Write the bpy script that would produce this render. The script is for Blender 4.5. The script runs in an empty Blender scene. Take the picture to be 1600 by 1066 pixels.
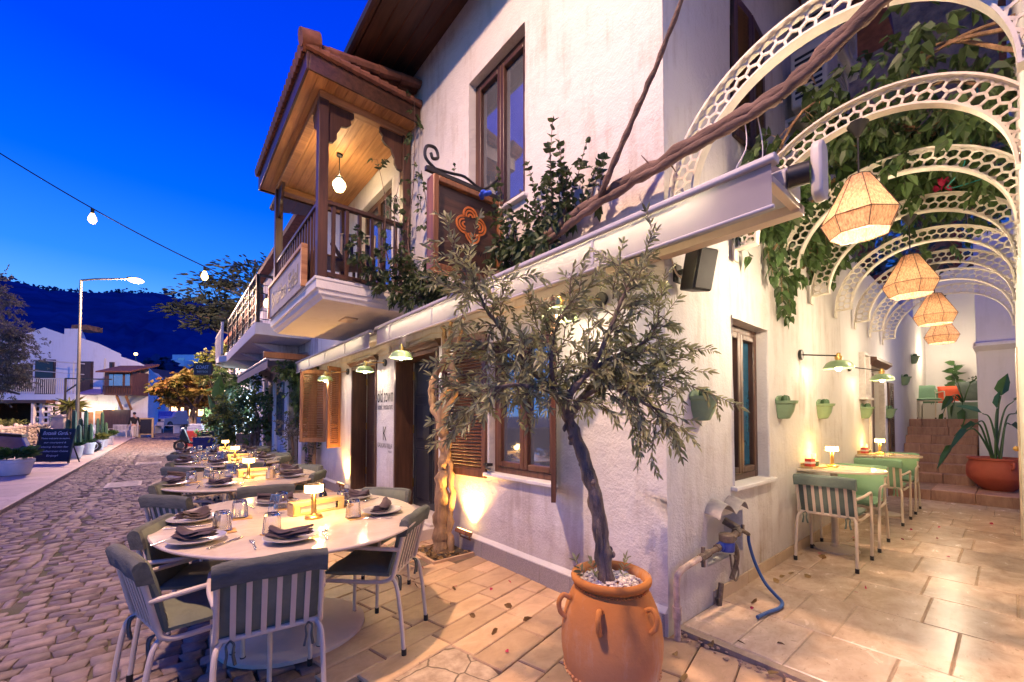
import bpy, math, random
import numpy as np
from mathutils import Vector, Matrix
S = bpy.context.scene
COL = S.collection
R = math.radians
pi = math.pi
rnd = random.Random(7)

# ------------------------------------------------------------------ mesh helpers
class MB:
    def __init__(s): s.v = []; s.f = []
    def add(s, vs, fs, M=None):
        n = len(s.v)
        s.v += [tuple(M @ Vector(p)) if M else tuple(p) for p in vs]
        s.f += [tuple(n+i for i in f) for f in fs]
        return s
    def box(s, x0, x1, y0, y1, z0, z1, M=None):
        v = [(x, y, z) for z in (z0, z1) for y in (y0, y1) for x in (x0, x1)]
        return s.add(v, [(0,2,3,1),(4,5,7,6),(0,1,5,4),(2,6,7,3),(0,4,6,2),(1,3,7,5)], M)
    def beam(s, p, q, w, h, up=(0,0,1)):
        p, q = Vector(p), Vector(q); d = (q-p).normalized(); u = Vector(up)
        a = d.cross(u)
        if a.length < 1e-4: a = d.cross(Vector((1,0,0)))
        a.normalize(); u = a.cross(d).normalized(); a *= w/2; u *= h/2
        v = [p-a-u, p+a-u, p+a+u, p-a+u, q-a-u, q+a-u, q+a+u, q-a+u]
        return s.add(v, [(0,3,2,1),(4,5,6,7),(0,1,5,4),(1,2,6,5),(2,3,7,6),(3,0,4,7)])
    def tube(s, pts, r, n=8, M=None, cap=True):
        pts = [Vector(p) for p in pts]; k = len(pts)
        rs = [r]*k if isinstance(r, (int, float)) else list(r)
        vs = []; fs = []; prev = None
        for i, p in enumerate(pts):
            t = (pts[min(i+1,k-1)]-pts[max(i-1,0)])
            t = t.normalized() if t.length > 1e-9 else Vector((0,0,1))
            if prev is None:
                a = t.orthogonal().normalized()
            else:
                a = prev - t*prev.dot(t)
                a = a.normalized() if a.length > 1e-6 else t.orthogonal().normalized()
            prev = a; b = t.cross(a)
            for j in range(n):
                th = 2*pi*j/n
                vs.append(p + (a*math.cos(th)+b*math.sin(th))*rs[i])
        for i in range(k-1):
            for j in range(n):
                fs.append((i*n+j, i*n+(j+1)%n, (i+1)*n+(j+1)%n, (i+1)*n+j))
        if cap:
            fs.append(tuple(reversed(range(n)))); fs.append(tuple((k-1)*n+j for j in range(n)))
        return s.add(vs, fs, M)
    def lathe(s, prof, c=(0,0,0), n=24, sx=1, sy=1, M=None, closed=True, flute=0, nf=20):
        vs = []; fs = []; k = len(prof)
        for r, z in prof:
            for j in range(n):
                th = 2*pi*j/n; rr = r*(1+(flute*math.cos(nf*th)))
                vs.append((c[0]+rr*sx*math.cos(th), c[1]+rr*sy*math.sin(th), c[2]+z))
        for i in range(k-1):
            for j in range(n):
                fs.append((i*n+j, i*n+(j+1)%n, (i+1)*n+(j+1)%n, (i+1)*n+j))
        if closed:
            if prof[0][0] > 1e-5: fs.append(tuple(reversed(range(n))))
            if prof[-1][0] > 1e-5: fs.append(tuple((k-1)*n+j for j in range(n)))
        return s.add(vs, fs, M)
    def prism(s, poly, axis, a, b, M=None):
        n = len(poly)
        def P(u, w, t): return ((t,u,w),(u,t,w),(u,w,t))[axis]
        vs = [P(u,w,a) for u,w in poly]+[P(u,w,b) for u,w in poly]
        fs = [tuple(range(n)), tuple(reversed(range(n,2*n)))]+[(i,n+i,n+(i+1)%n,(i+1)%n) for i in range(n)]
        return s.add(vs, fs, M)
    def ball(s, c, r, n=12, m=8, sc=(1,1,1), M=None):
        vs = []; fs = []
        for i in range(m+1):
            ph = pi*i/m
            for j in range(n):
                th = 2*pi*j/n
                vs.append((c[0]+r*sc[0]*math.sin(ph)*math.cos(th), c[1]+r*sc[1]*math.sin(ph)*math.sin(th), c[2]+r*sc[2]*math.cos(ph)))
        for i in range(m):
            for j in range(n):
                fs.append((i*n+j, (i+1)*n+j, (i+1)*n+(j+1)%n, i*n+(j+1)%n))
        return s.add(vs, fs, M)
    def build(s, name, mat, parent=None, smooth=35, bevel=0, base=None, W=False):
        """one mesh object; W: vertices are in world space, keep them there under an unrotated parent"""
        me = bpy.data.meshes.new(name)
        v = s.v; o = bpy.data.objects.new(name, me)
        if parent is None and base is None and v:
            a = np.array(v); base = ((a[:,0].min()+a[:,0].max())/2, (a[:,1].min()+a[:,1].max())/2, a[:,2].min())
        if parent is None:
            v = [(p[0]-base[0], p[1]-base[1], p[2]-base[2]) for p in v]; o.location = base
        elif W:
            L = rootloc(parent); v = [(p[0]-L[0], p[1]-L[1], p[2]-L[2]) for p in v]
        me.from_pydata([tuple(p) for p in v], [], s.f)
        import bmesh
        bm = bmesh.new(); bm.from_mesh(me)
        bmesh.ops.recalc_face_normals(bm, faces=bm.faces); bm.to_mesh(me); bm.free()
        if smooth:
            me.polygons.foreach_set('use_smooth', [True]*len(me.polygons))
            me.set_sharp_from_angle(angle=R(smooth))
        me.materials.append(mat); COL.objects.link(o)
        if parent: o.parent = parent
        if bevel:
            b = o.modifiers.new('bevel', 'BEVEL'); b.width = bevel; b.segments = 2; b.limit_method = 'ANGLE'; b.angle_limit = R(40)
        return o

def rootloc(o):
    L = Vector(o.location)
    while o.parent: o = o.parent; L = L+Vector(o.location)
    return L
def raw(name, v, f, mat, parent=None, smooth=False, W=False, base=None):
    """quick mesh from arrays (leaves, stones)"""
    v = np.asarray(v, dtype=float)
    me = bpy.data.meshes.new(name); o = bpy.data.objects.new(name, me)
    if parent is None:
        if base is None: base = ((v[:,0].min()+v[:,0].max())/2, (v[:,1].min()+v[:,1].max())/2, v[:,2].min())
        v = v-np.array(base); o.location = base
    elif W: v = v-np.array(rootloc(parent))
    me.from_pydata(v.tolist(), [], [tuple(int(i) for i in q) for q in f])
    if smooth: me.polygons.foreach_set('use_smooth', [True]*len(me.polygons))
    me.materials.append(mat); COL.objects.link(o)
    if parent: o.parent = parent
    return o
def tag(o, label=None, cat=None, group=None, kind=None):
    if label: o['label'] = label
    if cat: o['category'] = cat
    if group: o['group'] = group
    if kind: o['kind'] = kind
    return o
def T(name, label, cat, loc=(0,0,0), rz=0, group=None):
    o = bpy.data.objects.new(name, None); o.empty_display_size = .1; COL.objects.link(o)
    o.location = loc; o.rotation_euler = (0,0,rz)
    return tag(o, label, cat, group)
def struct(o): o['kind'] = 'structure'; return o
def kids(o): return list(o.children)
def copytree(o, loc=None, rz=None, label=None, parent=None):
    c = o.copy(); COL.objects.link(c)
    if parent: c.parent = parent
    if loc is not None: c.location = loc
    if rz is not None: c.rotation_euler = (0,0,rz)
    if label: c['label'] = label
    for k in kids(o): copytree(k, parent=c)
    return c
def text(name, body, size, mat, M, parent=None, ext=.002, align='CENTER', W=True, base=None):
    cu = bpy.data.curves.new(name, 'FONT'); cu.body = body; cu.size = size; cu.extrude = ext; cu.align_x = align; cu.align_y = 'CENTER'
    to = bpy.data.objects.new('tmp', cu); COL.objects.link(to)
    bpy.context.view_layer.update()
    me = bpy.data.meshes.new_from_object(to.evaluated_get(bpy.context.evaluated_depsgraph_get()))
    bpy.data.objects.remove(to); me.name = name
    me.transform(M)
    if W and parent is not None: me.transform(Matrix.Translation(-rootloc(parent)))
    me.materials.clear(); me.materials.append(mat)
    o = bpy.data.objects.new(name, me); COL.objects.link(o)
    if parent: o.parent = parent
    return o
def frameM(o, xd, yd):
    """matrix whose local x,y axes are xd,yd (text plane) at point o"""
    x = Vector(xd).normalized(); y = Vector(yd).normalized(); z = x.cross(y)
    m = Matrix((x,y,z)).transposed().to_4x4(); m.translation = Vector(o); return m

# ------------------------------------------------------------------ materials
def newmat(name):
    m = bpy.data.materials.new(name); m.use_nodes = True
    nt = m.node_tree; b = nt.nodes['Principled BSDF']; return m, nt, b
def N(nt, t, **kw):
    n = nt.nodes.new(t)
    for k, v in kw.items():
        if k in n.inputs: n.inputs[k].default_value = v
        else: setattr(n, k, v)
    return n
def c4(c): return (c[0], c[1], c[2], 1)
def mat(name, col, rough=.6, metal=0, var=.15, scale=5, bump=0, bs=80, col2=None, coat=0, spec=.5, stretch=None, island=0, trans=0, detail=4, dist=.01):
    m, nt, b = newmat(name); L = nt.links.new
    tc = N(nt, 'ShaderNodeTexCoord'); src = tc.outputs['Object']
    if stretch:
        mp = N(nt, 'ShaderNodeMapping'); mp.inputs['Scale'].default_value = stretch; L(src, mp.inputs[0]); src = mp.outputs[0]
    nz = N(nt, 'ShaderNodeTexNoise', Scale=scale, Detail=detail, Roughness=.6); L(src, nz.inputs['Vector'])
    rp = N(nt, 'ShaderNodeValToRGB'); rp.color_ramp.elements[0].position = .3; rp.color_ramp.elements[1].position = .7
    lo = col2 if col2 else tuple(x*(1-var) for x in col); hi = col if col2 else tuple(min(1,x*(1+var)) for x in col)
    rp.color_ramp.elements[0].color = c4(lo); rp.color_ramp.elements[1].color = c4(hi)
    L(nz.outputs['Fac'], rp.inputs[0]); out = rp.outputs[0]
    if island:
        ge = N(nt, 'ShaderNodeNewGeometry'); mr = N(nt, 'ShaderNodeMapRange'); mr.inputs[3].default_value = 1-island; mr.inputs[4].default_value = 1+island
        L(ge.outputs['Random Per Island'], mr.inputs[0])
        mx = N(nt, 'ShaderNodeVectorMath', operation='SCALE'); L(out, mx.inputs[0]); L(mr.outputs[0], mx.inputs['Scale']); out = mx.outputs[0]
    L(out, b.inputs['Base Color'])
    b.inputs['Roughness'].default_value = rough; b.inputs['Metallic'].default_value = metal
    b.inputs['Coat Weight'].default_value = coat; b.inputs['Specular IOR Level'].default_value = spec
    if bump:
        n2 = N(nt, 'ShaderNodeTexNoise', Scale=bs, Detail=5, Roughness=.65); L(src, n2.inputs['Vector'])
        bp = N(nt, 'ShaderNodeBump', Strength=bump, Distance=dist); L(n2.outputs['Fac'], bp.inputs['Height']); L(bp.outputs[0], b.inputs['Normal'])
    if trans:
        tr = N(nt, 'ShaderNodeBsdfTranslucent'); L(out, tr.inputs[0]); ms = N(nt, 'ShaderNodeMixShader', Fac=trans)
        L(b.outputs[0], ms.inputs[1]); L(tr.outputs[0], ms.inputs[2]); L(ms.outputs[0], nt.nodes['Material Output'].inputs[0])
    return m
def wood(name, c1, c2, axis=2, rough=.45, coat=0.0, sc=1.0, bump=.25):
    st = [9*sc]*3; st[axis] = .7*sc
    m, nt, b = newmat(name); L = nt.links.new
    tc = N(nt, 'ShaderNodeTexCoord'); mp = N(nt, 'ShaderNodeMapping'); mp.inputs['Scale'].default_value = st; L(tc.outputs['Object'], mp.inputs[0])
    n1 = N(nt, 'ShaderNodeTexNoise', Scale=2.2, Detail=6, Roughness=.65, Distortion=.6); L(mp.outputs[0], n1.inputs['Vector'])
    rp = N(nt, 'ShaderNodeValToRGB'); e = rp.color_ramp.elements; e[0].position = .32; e[1].position = .68; e[0].color = c4(c1); e[1].color = c4(c2)
    L(n1.outputs['Fac'], rp.inputs[0])
    n3 = N(nt, 'ShaderNodeTexNoise', Scale=1.3, Detail=3); L(tc.outputs['Object'], n3.inputs['Vector'])
    mr = N(nt, 'ShaderNodeMapRange'); mr.inputs[1].default_value = .3; mr.inputs[2].default_value = .7; mr.inputs[3].default_value = .7; mr.inputs[4].default_value = 1.25; L(n3.outputs['Fac'], mr.inputs[0])
    sm = N(nt, 'ShaderNodeVectorMath', operation='SCALE'); L(rp.outputs[0], sm.inputs[0]); L(mr.outputs[0], sm.inputs['Scale'])
    L(sm.outputs[0], b.inputs['Base Color']); b.inputs['Roughness'].default_value = rough; b.inputs['Coat Weight'].default_value = coat
    bp = N(nt, 'ShaderNodeBump', Strength=bump, Distance=.004); L(n1.outputs['Fac'], bp.inputs['Height']); L(bp.outputs[0], b.inputs['Normal'])
    return m
def stucco(name, col, grime=(.45,.40,.33), amt=.5, bump=.55, bs=70):
    m, nt, b = newmat(name); L = nt.links.new
    tc = N(nt, 'ShaderNodeTexCoord'); src = tc.outputs['Object']
    n1 = N(nt, 'ShaderNodeTexNoise', Scale=1.1, Detail=7, Roughness=.7); L(src, n1.inputs['Vector'])
    mp = N(nt, 'ShaderNodeMapping'); mp.inputs['Scale'].default_value = (3,3,.35); L(src, mp.inputs[0])
    n2 = N(nt, 'ShaderNodeTexNoise', Scale=2.5, Detail=6, Roughness=.7); L(mp.outputs[0], n2.inputs['Vector'])
    mu = N(nt, 'ShaderNodeMath', operation='MULTIPLY'); L(n1.outputs['Fac'], mu.inputs[0]); L(n2.outputs['Fac'], mu.inputs[1])
    mr = N(nt, 'ShaderNodeMapRange'); mr.inputs[1].default_value = .25; mr.inputs[2].default_value = .42; mr.inputs[3].default_value = 0; mr.inputs[4].default_value = amt; L(mu.outputs[0], mr.inputs[0])
    # dirt that has risen from the pavement into the foot of the wall
    sx = N(nt, 'ShaderNodeSeparateXYZ'); L(src, sx.inputs[0])
    mz = N(nt, 'ShaderNodeMapRange'); mz.inputs[1].default_value = .55; mz.inputs[2].default_value = 0; mz.inputs[3].default_value = 0; mz.inputs[4].default_value = 1.0; L(sx.outputs['Z'], mz.inputs[0])
    m2 = N(nt, 'ShaderNodeMath', operation='MULTIPLY'); L(mz.outputs[0], m2.inputs[0]); L(n1.outputs['Fac'], m2.inputs[1])
    ad = N(nt, 'ShaderNodeMath', operation='ADD', use_clamp=True); L(mr.outputs[0], ad.inputs[0]); L(m2.outputs[0], ad.inputs[1])
    mx = N(nt, 'ShaderNodeMix', data_type='RGBA'); mx.inputs[6].default_value = c4(col); mx.inputs[7].default_value = c4(grime); L(ad.outputs[0], mx.inputs[0])
    L(mx.outputs[2], b.inputs['Base Color']); b.inputs['Roughness'].default_value = .85; b.inputs['Specular IOR Level'].default_value = .25
    n3 = N(nt, 'ShaderNodeTexNoise', Scale=bs, Detail=4, Roughness=.6); L(src, n3.inputs['Vector'])
    n4 = N(nt, 'ShaderNodeTexNoise', Scale=6, Detail=3); L(src, n4.inputs['Vector'])
    a2 = N(nt, 'ShaderNodeMath', operation='MULTIPLY_ADD'); a2.inputs[1].default_value = 3.0; L(n4.outputs['Fac'], a2.inputs[0]); L(n3.outputs['Fac'], a2.inputs[2])
    bp = N(nt, 'ShaderNodeBump', Strength=bump, Distance=.006); L(a2.outputs[0], bp.inputs['Height']); L(bp.outputs[0], b.inputs['Normal'])
    return m
def glow(name, col, st):
    m, nt, b = newmat(name); b.inputs['Base Color'].default_value = c4(col); b.inputs['Emission Color'].default_value = c4(col); b.inputs['Emission Strength'].default_value = st
    return m
def glass(name, col=(1,1,1), rough=.02):
    m, nt, b = newmat(name); b.inputs['Base Color'].default_value = c4(col); b.inputs['Transmission Weight'].default_value = 1; b.inputs['Roughness'].default_value = rough; b.inputs['IOR'].default_value = 1.45
    return m
def stone_floor(name, c1, c2, rough=(.25,.5), island=.12, vein=(.30,.22,.15), sc=1.0, pit=.35):
    m, nt, b = newmat(name); L = nt.links.new
    tc = N(nt, 'ShaderNodeTexCoord'); src = tc.outputs['Object']
    mp = N(nt, 'ShaderNodeMapping'); mp.inputs['Scale'].default_value = (1.5*sc,2.2*sc,1); L(src, mp.inputs[0])
    n1 = N(nt, 'ShaderNodeTexNoise', Scale=2.5, Detail=8, Roughness=.68, Distortion=.5); L(mp.outputs[0], n1.inputs['Vector'])
    rp = N(nt, 'ShaderNodeValToRGB'); e = rp.color_ramp.elements; e[0].position = .3; e[1].position = .7; e[0].color = c4(c1); e[1].color = c4(c2); L(n1.outputs['Fac'], rp.inputs[0])
    mp2 = N(nt, 'ShaderNodeMapping'); mp2.inputs['Scale'].default_value = (9*sc,16*sc,1); L(src, mp2.inputs[0])
    n2 = N(nt, 'ShaderNodeTexNoise', Scale=1.6, Detail=6, Roughness=.75); L(mp2.outputs[0], n2.inputs['Vector'])
    mr = N(nt, 'ShaderNodeMapRange'); mr.inputs[1].default_value = .60; mr.inputs[2].default_value = .70; L(n2.outputs['Fac'], mr.inputs[0])
    mv = N(nt, 'ShaderNodeMath', operation='MULTIPLY'); mv.inputs[1].default_value = pit; L(mr.outputs[0], mv.inputs[0])
    mx = N(nt, 'ShaderNodeMix', data_type='RGBA'); L(mv.outputs[0], mx.inputs[0]); L(rp.outputs[0], mx.inputs[6]); mx.inputs[7].default_value = c4(vein)
    ge = N(nt, 'ShaderNodeNewGeometry'); m3 = N(nt, 'ShaderNodeMapRange'); m3.inputs[3].default_value = 1-island; m3.inputs[4].default_value = 1+island; L(ge.outputs['Random Per Island'], m3.inputs[0])
    sm = N(nt, 'ShaderNodeVectorMath', operation='SCALE'); L(mx.outputs[2], sm.inputs[0]); L(m3.outputs[0], sm.inputs['Scale'])
    L(sm.outputs[0], b.inputs['Base Color'])
    mr2 = N(nt, 'ShaderNodeMapRange'); mr2.inputs[3].default_value = rough[0]; mr2.inputs[4].default_value = rough[1]; L(n1.outputs['Fac'], mr2.inputs[0]); L(mr2.outputs[0], b.inputs['Roughness'])
    ad = N(nt, 'ShaderNodeMath', operation='SUBTRACT'); L(n1.outputs['Fac'], ad.inputs[0]); L(mr.outputs[0], ad.inputs[1])
    bp = N(nt, 'ShaderNodeBump', Strength=.25, Distance=.004); L(ad.outputs[0], bp.inputs['Height']); L(bp.outputs[0], b.inputs['Normal'])
    return m

M = {}
M['white'] = stucco('white_stucco', (.66,.63,.59), (.36,.29,.22), amt=.6, bump=1.0, bs=55)
M['white2'] = stucco('pale_plaster', (.68,.66,.63), amt=.3, bump=.4)
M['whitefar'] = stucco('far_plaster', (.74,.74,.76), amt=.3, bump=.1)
M['pinkwall'] = stucco('alley_end_plaster', (.78,.72,.70), amt=.25, bump=.35)
M['granite'] = mat('grey_granite', (.30,.27,.26), .6, var=.3, scale=160, bump=.1, bs=150)
M['dwood'] = wood('dark_wood', (.035,.016,.010), (.10,.045,.026), 2, .4)
M['dwoodx'] = wood('dark_wood_x', (.035,.016,.010), (.10,.045,.026), 0, .4)
M['dwoody'] = wood('dark_wood_y', (.035,.016,.010), (.10,.045,.026), 1, .4)
M['shutter'] = wood('shutter_wood', (.07,.028,.015), (.17,.07,.036), 2, .4)
M['shutter2'] = wood('warm_shutter_wood', (.16,.065,.025), (.30,.13,.05), 2, .4)
M['ceil'] = wood('pine_boards', (.36,.16,.06), (.62,.33,.13), 1, .5, sc=.9)
M['ceilx'] = wood('pine_beam', (.28,.12,.05), (.50,.26,.11), 0, .5, sc=.9)
M['tile'] = mat('terracotta_tile', (.20,.075,.042), .8, var=.35, scale=9, bump=.3)
M['terra'] = stucco('terracotta_pot', (.50,.185,.040), (.52,.38,.26), amt=.8, bump=.3, bs=45)
M['terra2'] = mat('terracotta_red', (.42,.09,.05), .7, var=.12, scale=5, bump=.1)
M['cream'] = mat('cream_metal', (.62,.51,.39), .4, var=.05, scale=12)
M['lattice'] = mat('cream_lattice_metal', (.72,.66,.54), .5, var=.12, scale=14, bump=.1)
M['black'] = mat('black_metal', (.012,.012,.014), .45, var=.3, scale=20)
M['blackp'] = mat('black_plastic', (.010,.009,.009), .5, var=.3, scale=40, bump=.1, bs=200)
M['sage'] = mat('sage_fabric', (.145,.16,.115), .95, var=.2, scale=7, bump=.4, bs=24, dist=.008)
M['sagehood'] = mat('sage_hood_fabric', (.10,.105,.088), .95, var=.25, scale=9, bump=.6, bs=22, stretch=(1,2.5,2.5), dist=.012)
M['mint'] = mat('mint_fabric', (.20,.36,.22), .9, var=.10, scale=6, bump=.2, bs=260)
M['greyfab'] = mat('grey_green_fabric', (.13,.17,.14), .95, var=.2, scale=6, bump=.5, bs=24, dist=.01)
M['awn'] = mat('awning_fabric', (.25,.225,.275), .8, var=.08, scale=3, bump=.12, bs=9, trans=.25)
M['awnmetal'] = mat('awning_metal', (.50,.48,.48), .35, var=.05, scale=6)
M['lampgreen'] = mat('sage_enamel', (.22,.33,.17), .35, var=.06, scale=8, coat=.4)
M['brass'] = mat('brass', (.62,.40,.14), .3, 1, var=.1, scale=20)
M['chrome'] = mat('steel', (.62,.60,.58), .2, 1, var=.08, scale=20)
M['potgreen'] = mat('sage_plastic_pot', (.20,.30,.17), .55, var=.1, scale=12)
M['table'] = stone_floor('cream_marble', (.60,.49,.35), (.74,.62,.45), (.06,.14), 0, (.45,.36,.28), 1.5, .2)
M['plate'] = mat('stoneware', (.40,.37,.33), .3, var=.12, scale=18, coat=.3)
M['napkin'] = mat('taupe_napkin', (.075,.050,.048), .9, var=.2, scale=12, bump=.5, bs=45, dist=.006)
M['glass'] = glass('clear_glass')
M['acrylic'] = glass('acrylic', (.98,.98,.98))
M['coaster'] = mat('kraft_coaster', (.55,.32,.10), .8, var=.1, scale=30)
M['boxwood'] = wood('pale_wood', (.50,.33,.13), (.66,.47,.22), 0, .5)
M['cup'] = mat('ivory_ceramic', (.66,.56,.42), .4)
M['bottle'] = mat('dark_bottle', (.012,.010,.006), .1, coat=.5)
M['lampglow'] = glow('lamp_shade_glow', (1,.62,.22), 9)
M['bulb'] = glow('bulb_glow', (1,.70,.36), 22)
M['streetglow'] = glow('street_bulb_glow', (1,.55,.18), 6)
M['led'] = glow('led_strip_glow', (1,.86,.46), 6)
M['ledw'] = glow('niche_led_glow', (1,.85,.62), 9)
M['leaf'] = mat('vine_leaf', (.055,.085,.028), .5, var=.35, scale=3, island=.45, trans=.25)
M['leafb'] = mat('pergola_leaf', (.075,.13,.04), .45, var=.35, scale=2, island=.5, trans=.3)
M['olive'] = mat('olive_leaf', (.28,.285,.13), .5, var=.4, scale=4, island=.45, trans=.25)
M['olivef'] = mat('silver_olive_leaf', (.13,.12,.09), .6, var=.4, scale=2, island=.5, trans=.15)
M['darkleaf'] = mat('dark_conifer_leaf', (.035,.05,.035), .6, var=.3, scale=2, island=.4, trans=.1)
M['yleaf'] = mat('yellow_green_leaf', (.17,.16,.03), .55, var=.5, scale=1.2, island=.5, trans=.3, col2=(.08,.13,.03))
M['oleaf'] = mat('bougainvillea_leaf', (.30,.12,.03), .55, scale=1.0, island=.5, trans=.3, col2=(.12,.16,.03))
M['palm'] = mat('broad_leaf', (.05,.12,.035), .4, var=.25, scale=6, island=.3, trans=.2)
M['cactus'] = mat('cactus_skin', (.05,.11,.045), .6, var=.3, scale=14)
M['petal'] = mat('magenta_petal', (.50,.02,.08), .6, var=.3, scale=20)
M['dryleaf'] = mat('dry_leaf', (.25,.15,.05), .8, var=.4, scale=9)
M['bark'] = mat('grey_brown_bark', (.14,.10,.07), .9, var=.4, scale=10, bump=.6, bs=22, stretch=(1,1,.3), dist=.02)
M['barkd'] = mat('dark_bark', (.17,.13,.10), .9, var=.55, scale=22, bump=1, bs=34, stretch=(1,1,.3), dist=.03)
M['barkv'] = mat('vine_bark', (.32,.20,.10), .9, var=.5, scale=12, bump=1, bs=20, stretch=(1,1,.25), dist=.03)
M['branch'] = mat('old_branch_bark', (.16,.10,.075), .9, var=.45, scale=16, bump=.8, bs=30, stretch=(1,.35,1), dist=.02)
M['pebble'] = mat('white_pebble', (.62,.55,.48), .6, var=.1, scale=30, island=.3)
M['soil'] = mat('soil', (.06,.045,.03), .95, var=.4, scale=30, bump=.8, bs=40)
M['pane'] = mat('dark_pane', (.30,.33,.38), .04, .75, var=.1, spec=.9)
M['panel'] = mat('blue_black_door', (.020,.022,.028), .35, var=.25, scale=8)
M['plastic'] = mat('cream_plastic', (.60,.55,.46), .5, var=.12, scale=8)
M['acwhite'] = mat('aircon_casing', (.62,.58,.50), .5, var=.08, scale=6)
M['hood'] = mat('stained_plastic', (.50,.46,.38), .6, col2=(.22,.19,.20), scale=9)
M['pipe'] = mat('old_pipe', (.50,.38,.29), .65, var=.35, scale=20, bump=.4, bs=60)
M['rust'] = mat('rusty_fitting', (.17,.13,.10), .7, .4, var=.4, scale=30, bump=.5, bs=70)
M['hose'] = mat('blue_hose', (.012,.07,.26), .45, var=.1)
M['blue'] = mat('blue_cap', (.02,.05,.30), .35)
M['text'] = mat('black_lettering', (.012,.012,.014), .6)
M['chalk'] = mat('chalk', (.62,.60,.68), .9)
M['boardblk'] = mat('chalkboard', (.018,.016,.022), .7, var=.3, scale=12)
M['orangecarve'] = mat('carved_orange', (.55,.16,.03), .6)
M['stonewall'] = mat('rubble_stone', (.36,.30,.24), .9, var=.3, scale=4, bump=.6, bs=20, island=.35)
M['brownstone'] = mat('hill_house_stone', (.30,.16,.08), .95, var=.55, scale=2.5, bump=1, bs=8, dist=.05, col2=(.05,.03,.025))
M['redwood'] = mat('red_painted_wood', (.14,.022,.018), .6, var=.25, scale=9)
M['peel'] = stucco('peeling_plaster', (.56,.52,.56), (.20,.15,.12), 1.0, .9, 24)
M['hill'] = mat('hill_scrub', (.03,.065,.19), 1, var=.5, scale=.03, spec=0, col2=(.014,.035,.11))  # scrub is green; the blue of dusk haze is put into its colour
M['cushion_o'] = mat('coral_cushion', (.75,.12,.05), .9)
M['skin'] = mat('skin', (.45,.26,.18), .6, var=.05)
M['hair'] = mat('dark_hair', (.015,.011,.009), .7)
M['jacket'] = mat('black_jacket', (.012,.012,.015), .9)
M['trous'] = mat('pale_trousers', (.52,.48,.44), .9)
M['trousd'] = mat('dark_trousers', (.015,.015,.02), .9)
M['ccar'] = mat('silver_paint', (.42,.45,.50), .25, .3, var=.05, coat=.6)
M['planterw'] = mat('white_planter', (.66,.66,.70), .5, var=.1, scale=6)
M['planterb'] = mat('navy_planter', (.012,.014,.12), .5, var=.2, scale=5)
M['wplank'] = wood('white_painted_wood', (.55,.50,.46), (.70,.66,.62), 0, .6)
M['rope'] = mat('raffia', (.62,.38,.23), .9, var=.5, scale=110, bump=.8, bs=120, stretch=(1,1,.06), trans=.14)
M['cloth_blue'] = mat('blue_cloth', (.03,.10,.62), .8)
M['mat_red'] = mat('red_packet', (.60,.05,.03), .5)
M['paper'] = mat('white_card', (.72,.66,.60), .7)
M['cable'] = mat('black_cable', (.008,.008,.008), .5)
M['post'] = mat('galvanised_post', (.13,.12,.10), .45, .6, var=.12, scale=5)
M['wire'] = mat('teal_wire', (.02,.30,.28), .5)
M['scoot'] = mat('violet_grey_paint', (.16,.14,.22), .25, .2, coat=.6)
M['skirt'] = stone_floor('beige_skirting', (.42,.30,.18), (.58,.44,.29), (.5,.7), .1)
# ------------------------------------------------------------------ foliage helpers
def leaf_arrays(P, D, Ln, W, seed=0, shape='lance', droop=.25, var=.3):
    """P points, D directions -> one folded leaf each (two quads)"""
    g = np.random.default_rng(seed); P = np.asarray(P, float); D = np.asarray(D, float); n = len(P)
    D = D/np.maximum(np.linalg.norm(D, axis=1, keepdims=True), 1e-6)
    q = g.normal(size=(n,3)); q[:,2] += .0
    s = np.cross(D, q); s /= np.maximum(np.linalg.norm(s, axis=1, keepdims=True), 1e-6)
    u = np.cross(s, D); u = np.where(u[:,2:3] < 0, -u, u)
    k = (1+var*g.uniform(-1,1,size=(n,1))); L = Ln*k; w = W*k
    a, b, wa, wb = (.28,.68,.5,.42) if shape == 'lance' else (.22,.58,.5,.42)
    Z = np.array([[0,0,-1.]])
    tip = P+D*L+Z*L*droop
    v = np.stack([P, P+D*L*a+s*w*wa+u*w*.15, P+D*L*b+s*w*wb+u*w*.12+Z*L*droop*.4, tip,
                  P+D*L*b-s*w*wb+u*w*.12+Z*L*droop*.4, P+D*L*a-s*w*wa+u*w*.15], axis=1).reshape(-1,3)
    i = np.arange(n)[:,None]*6
    f = np.concatenate([i+np.array([[0,1,2,3]]), i+np.array([[0,3,4,5]])], axis=1).reshape(-1,4)
    return v, f
class Leaves:
    def __init__(s): s.P = []; s.D = []
    def put(s, p, d): s.P.append(tuple(p)); s.D.append(tuple(d))
    def build(s, name, mt, parent, Ln, W, shape='lance', droop=.25, seed=1, world=False):
        v, f = leaf_arrays(s.P, s.D, Ln, W, seed, shape, droop)
        return raw(name, v, f, mt, parent, W=world)
def rv(r, s=1): return Vector((r.gauss(0,1), r.gauss(0,1), r.gauss(0,1)))*s
def curve(pts, n=6):
    """catmull-rom through points"""
    P = [Vector(p) for p in pts]; P = [P[0]*2-P[1]]+P+[P[-1]*2-P[-2]]; out = []
    for i in range(1, len(P)-2):
        for k in range(n):
            t = k/n; a, b, c, d = P[i-1], P[i], P[i+1], P[i+2]
            out.append(.5*((2*b)+(c-a)*t+(2*a-5*b+4*c-d)*t*t+(3*b-a-3*c+d)*t**3))
    out.append(P[-2]); return out
def taper(n, a, b): return [a+(b-a)*i/(n-1) for i in range(n)]
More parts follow.
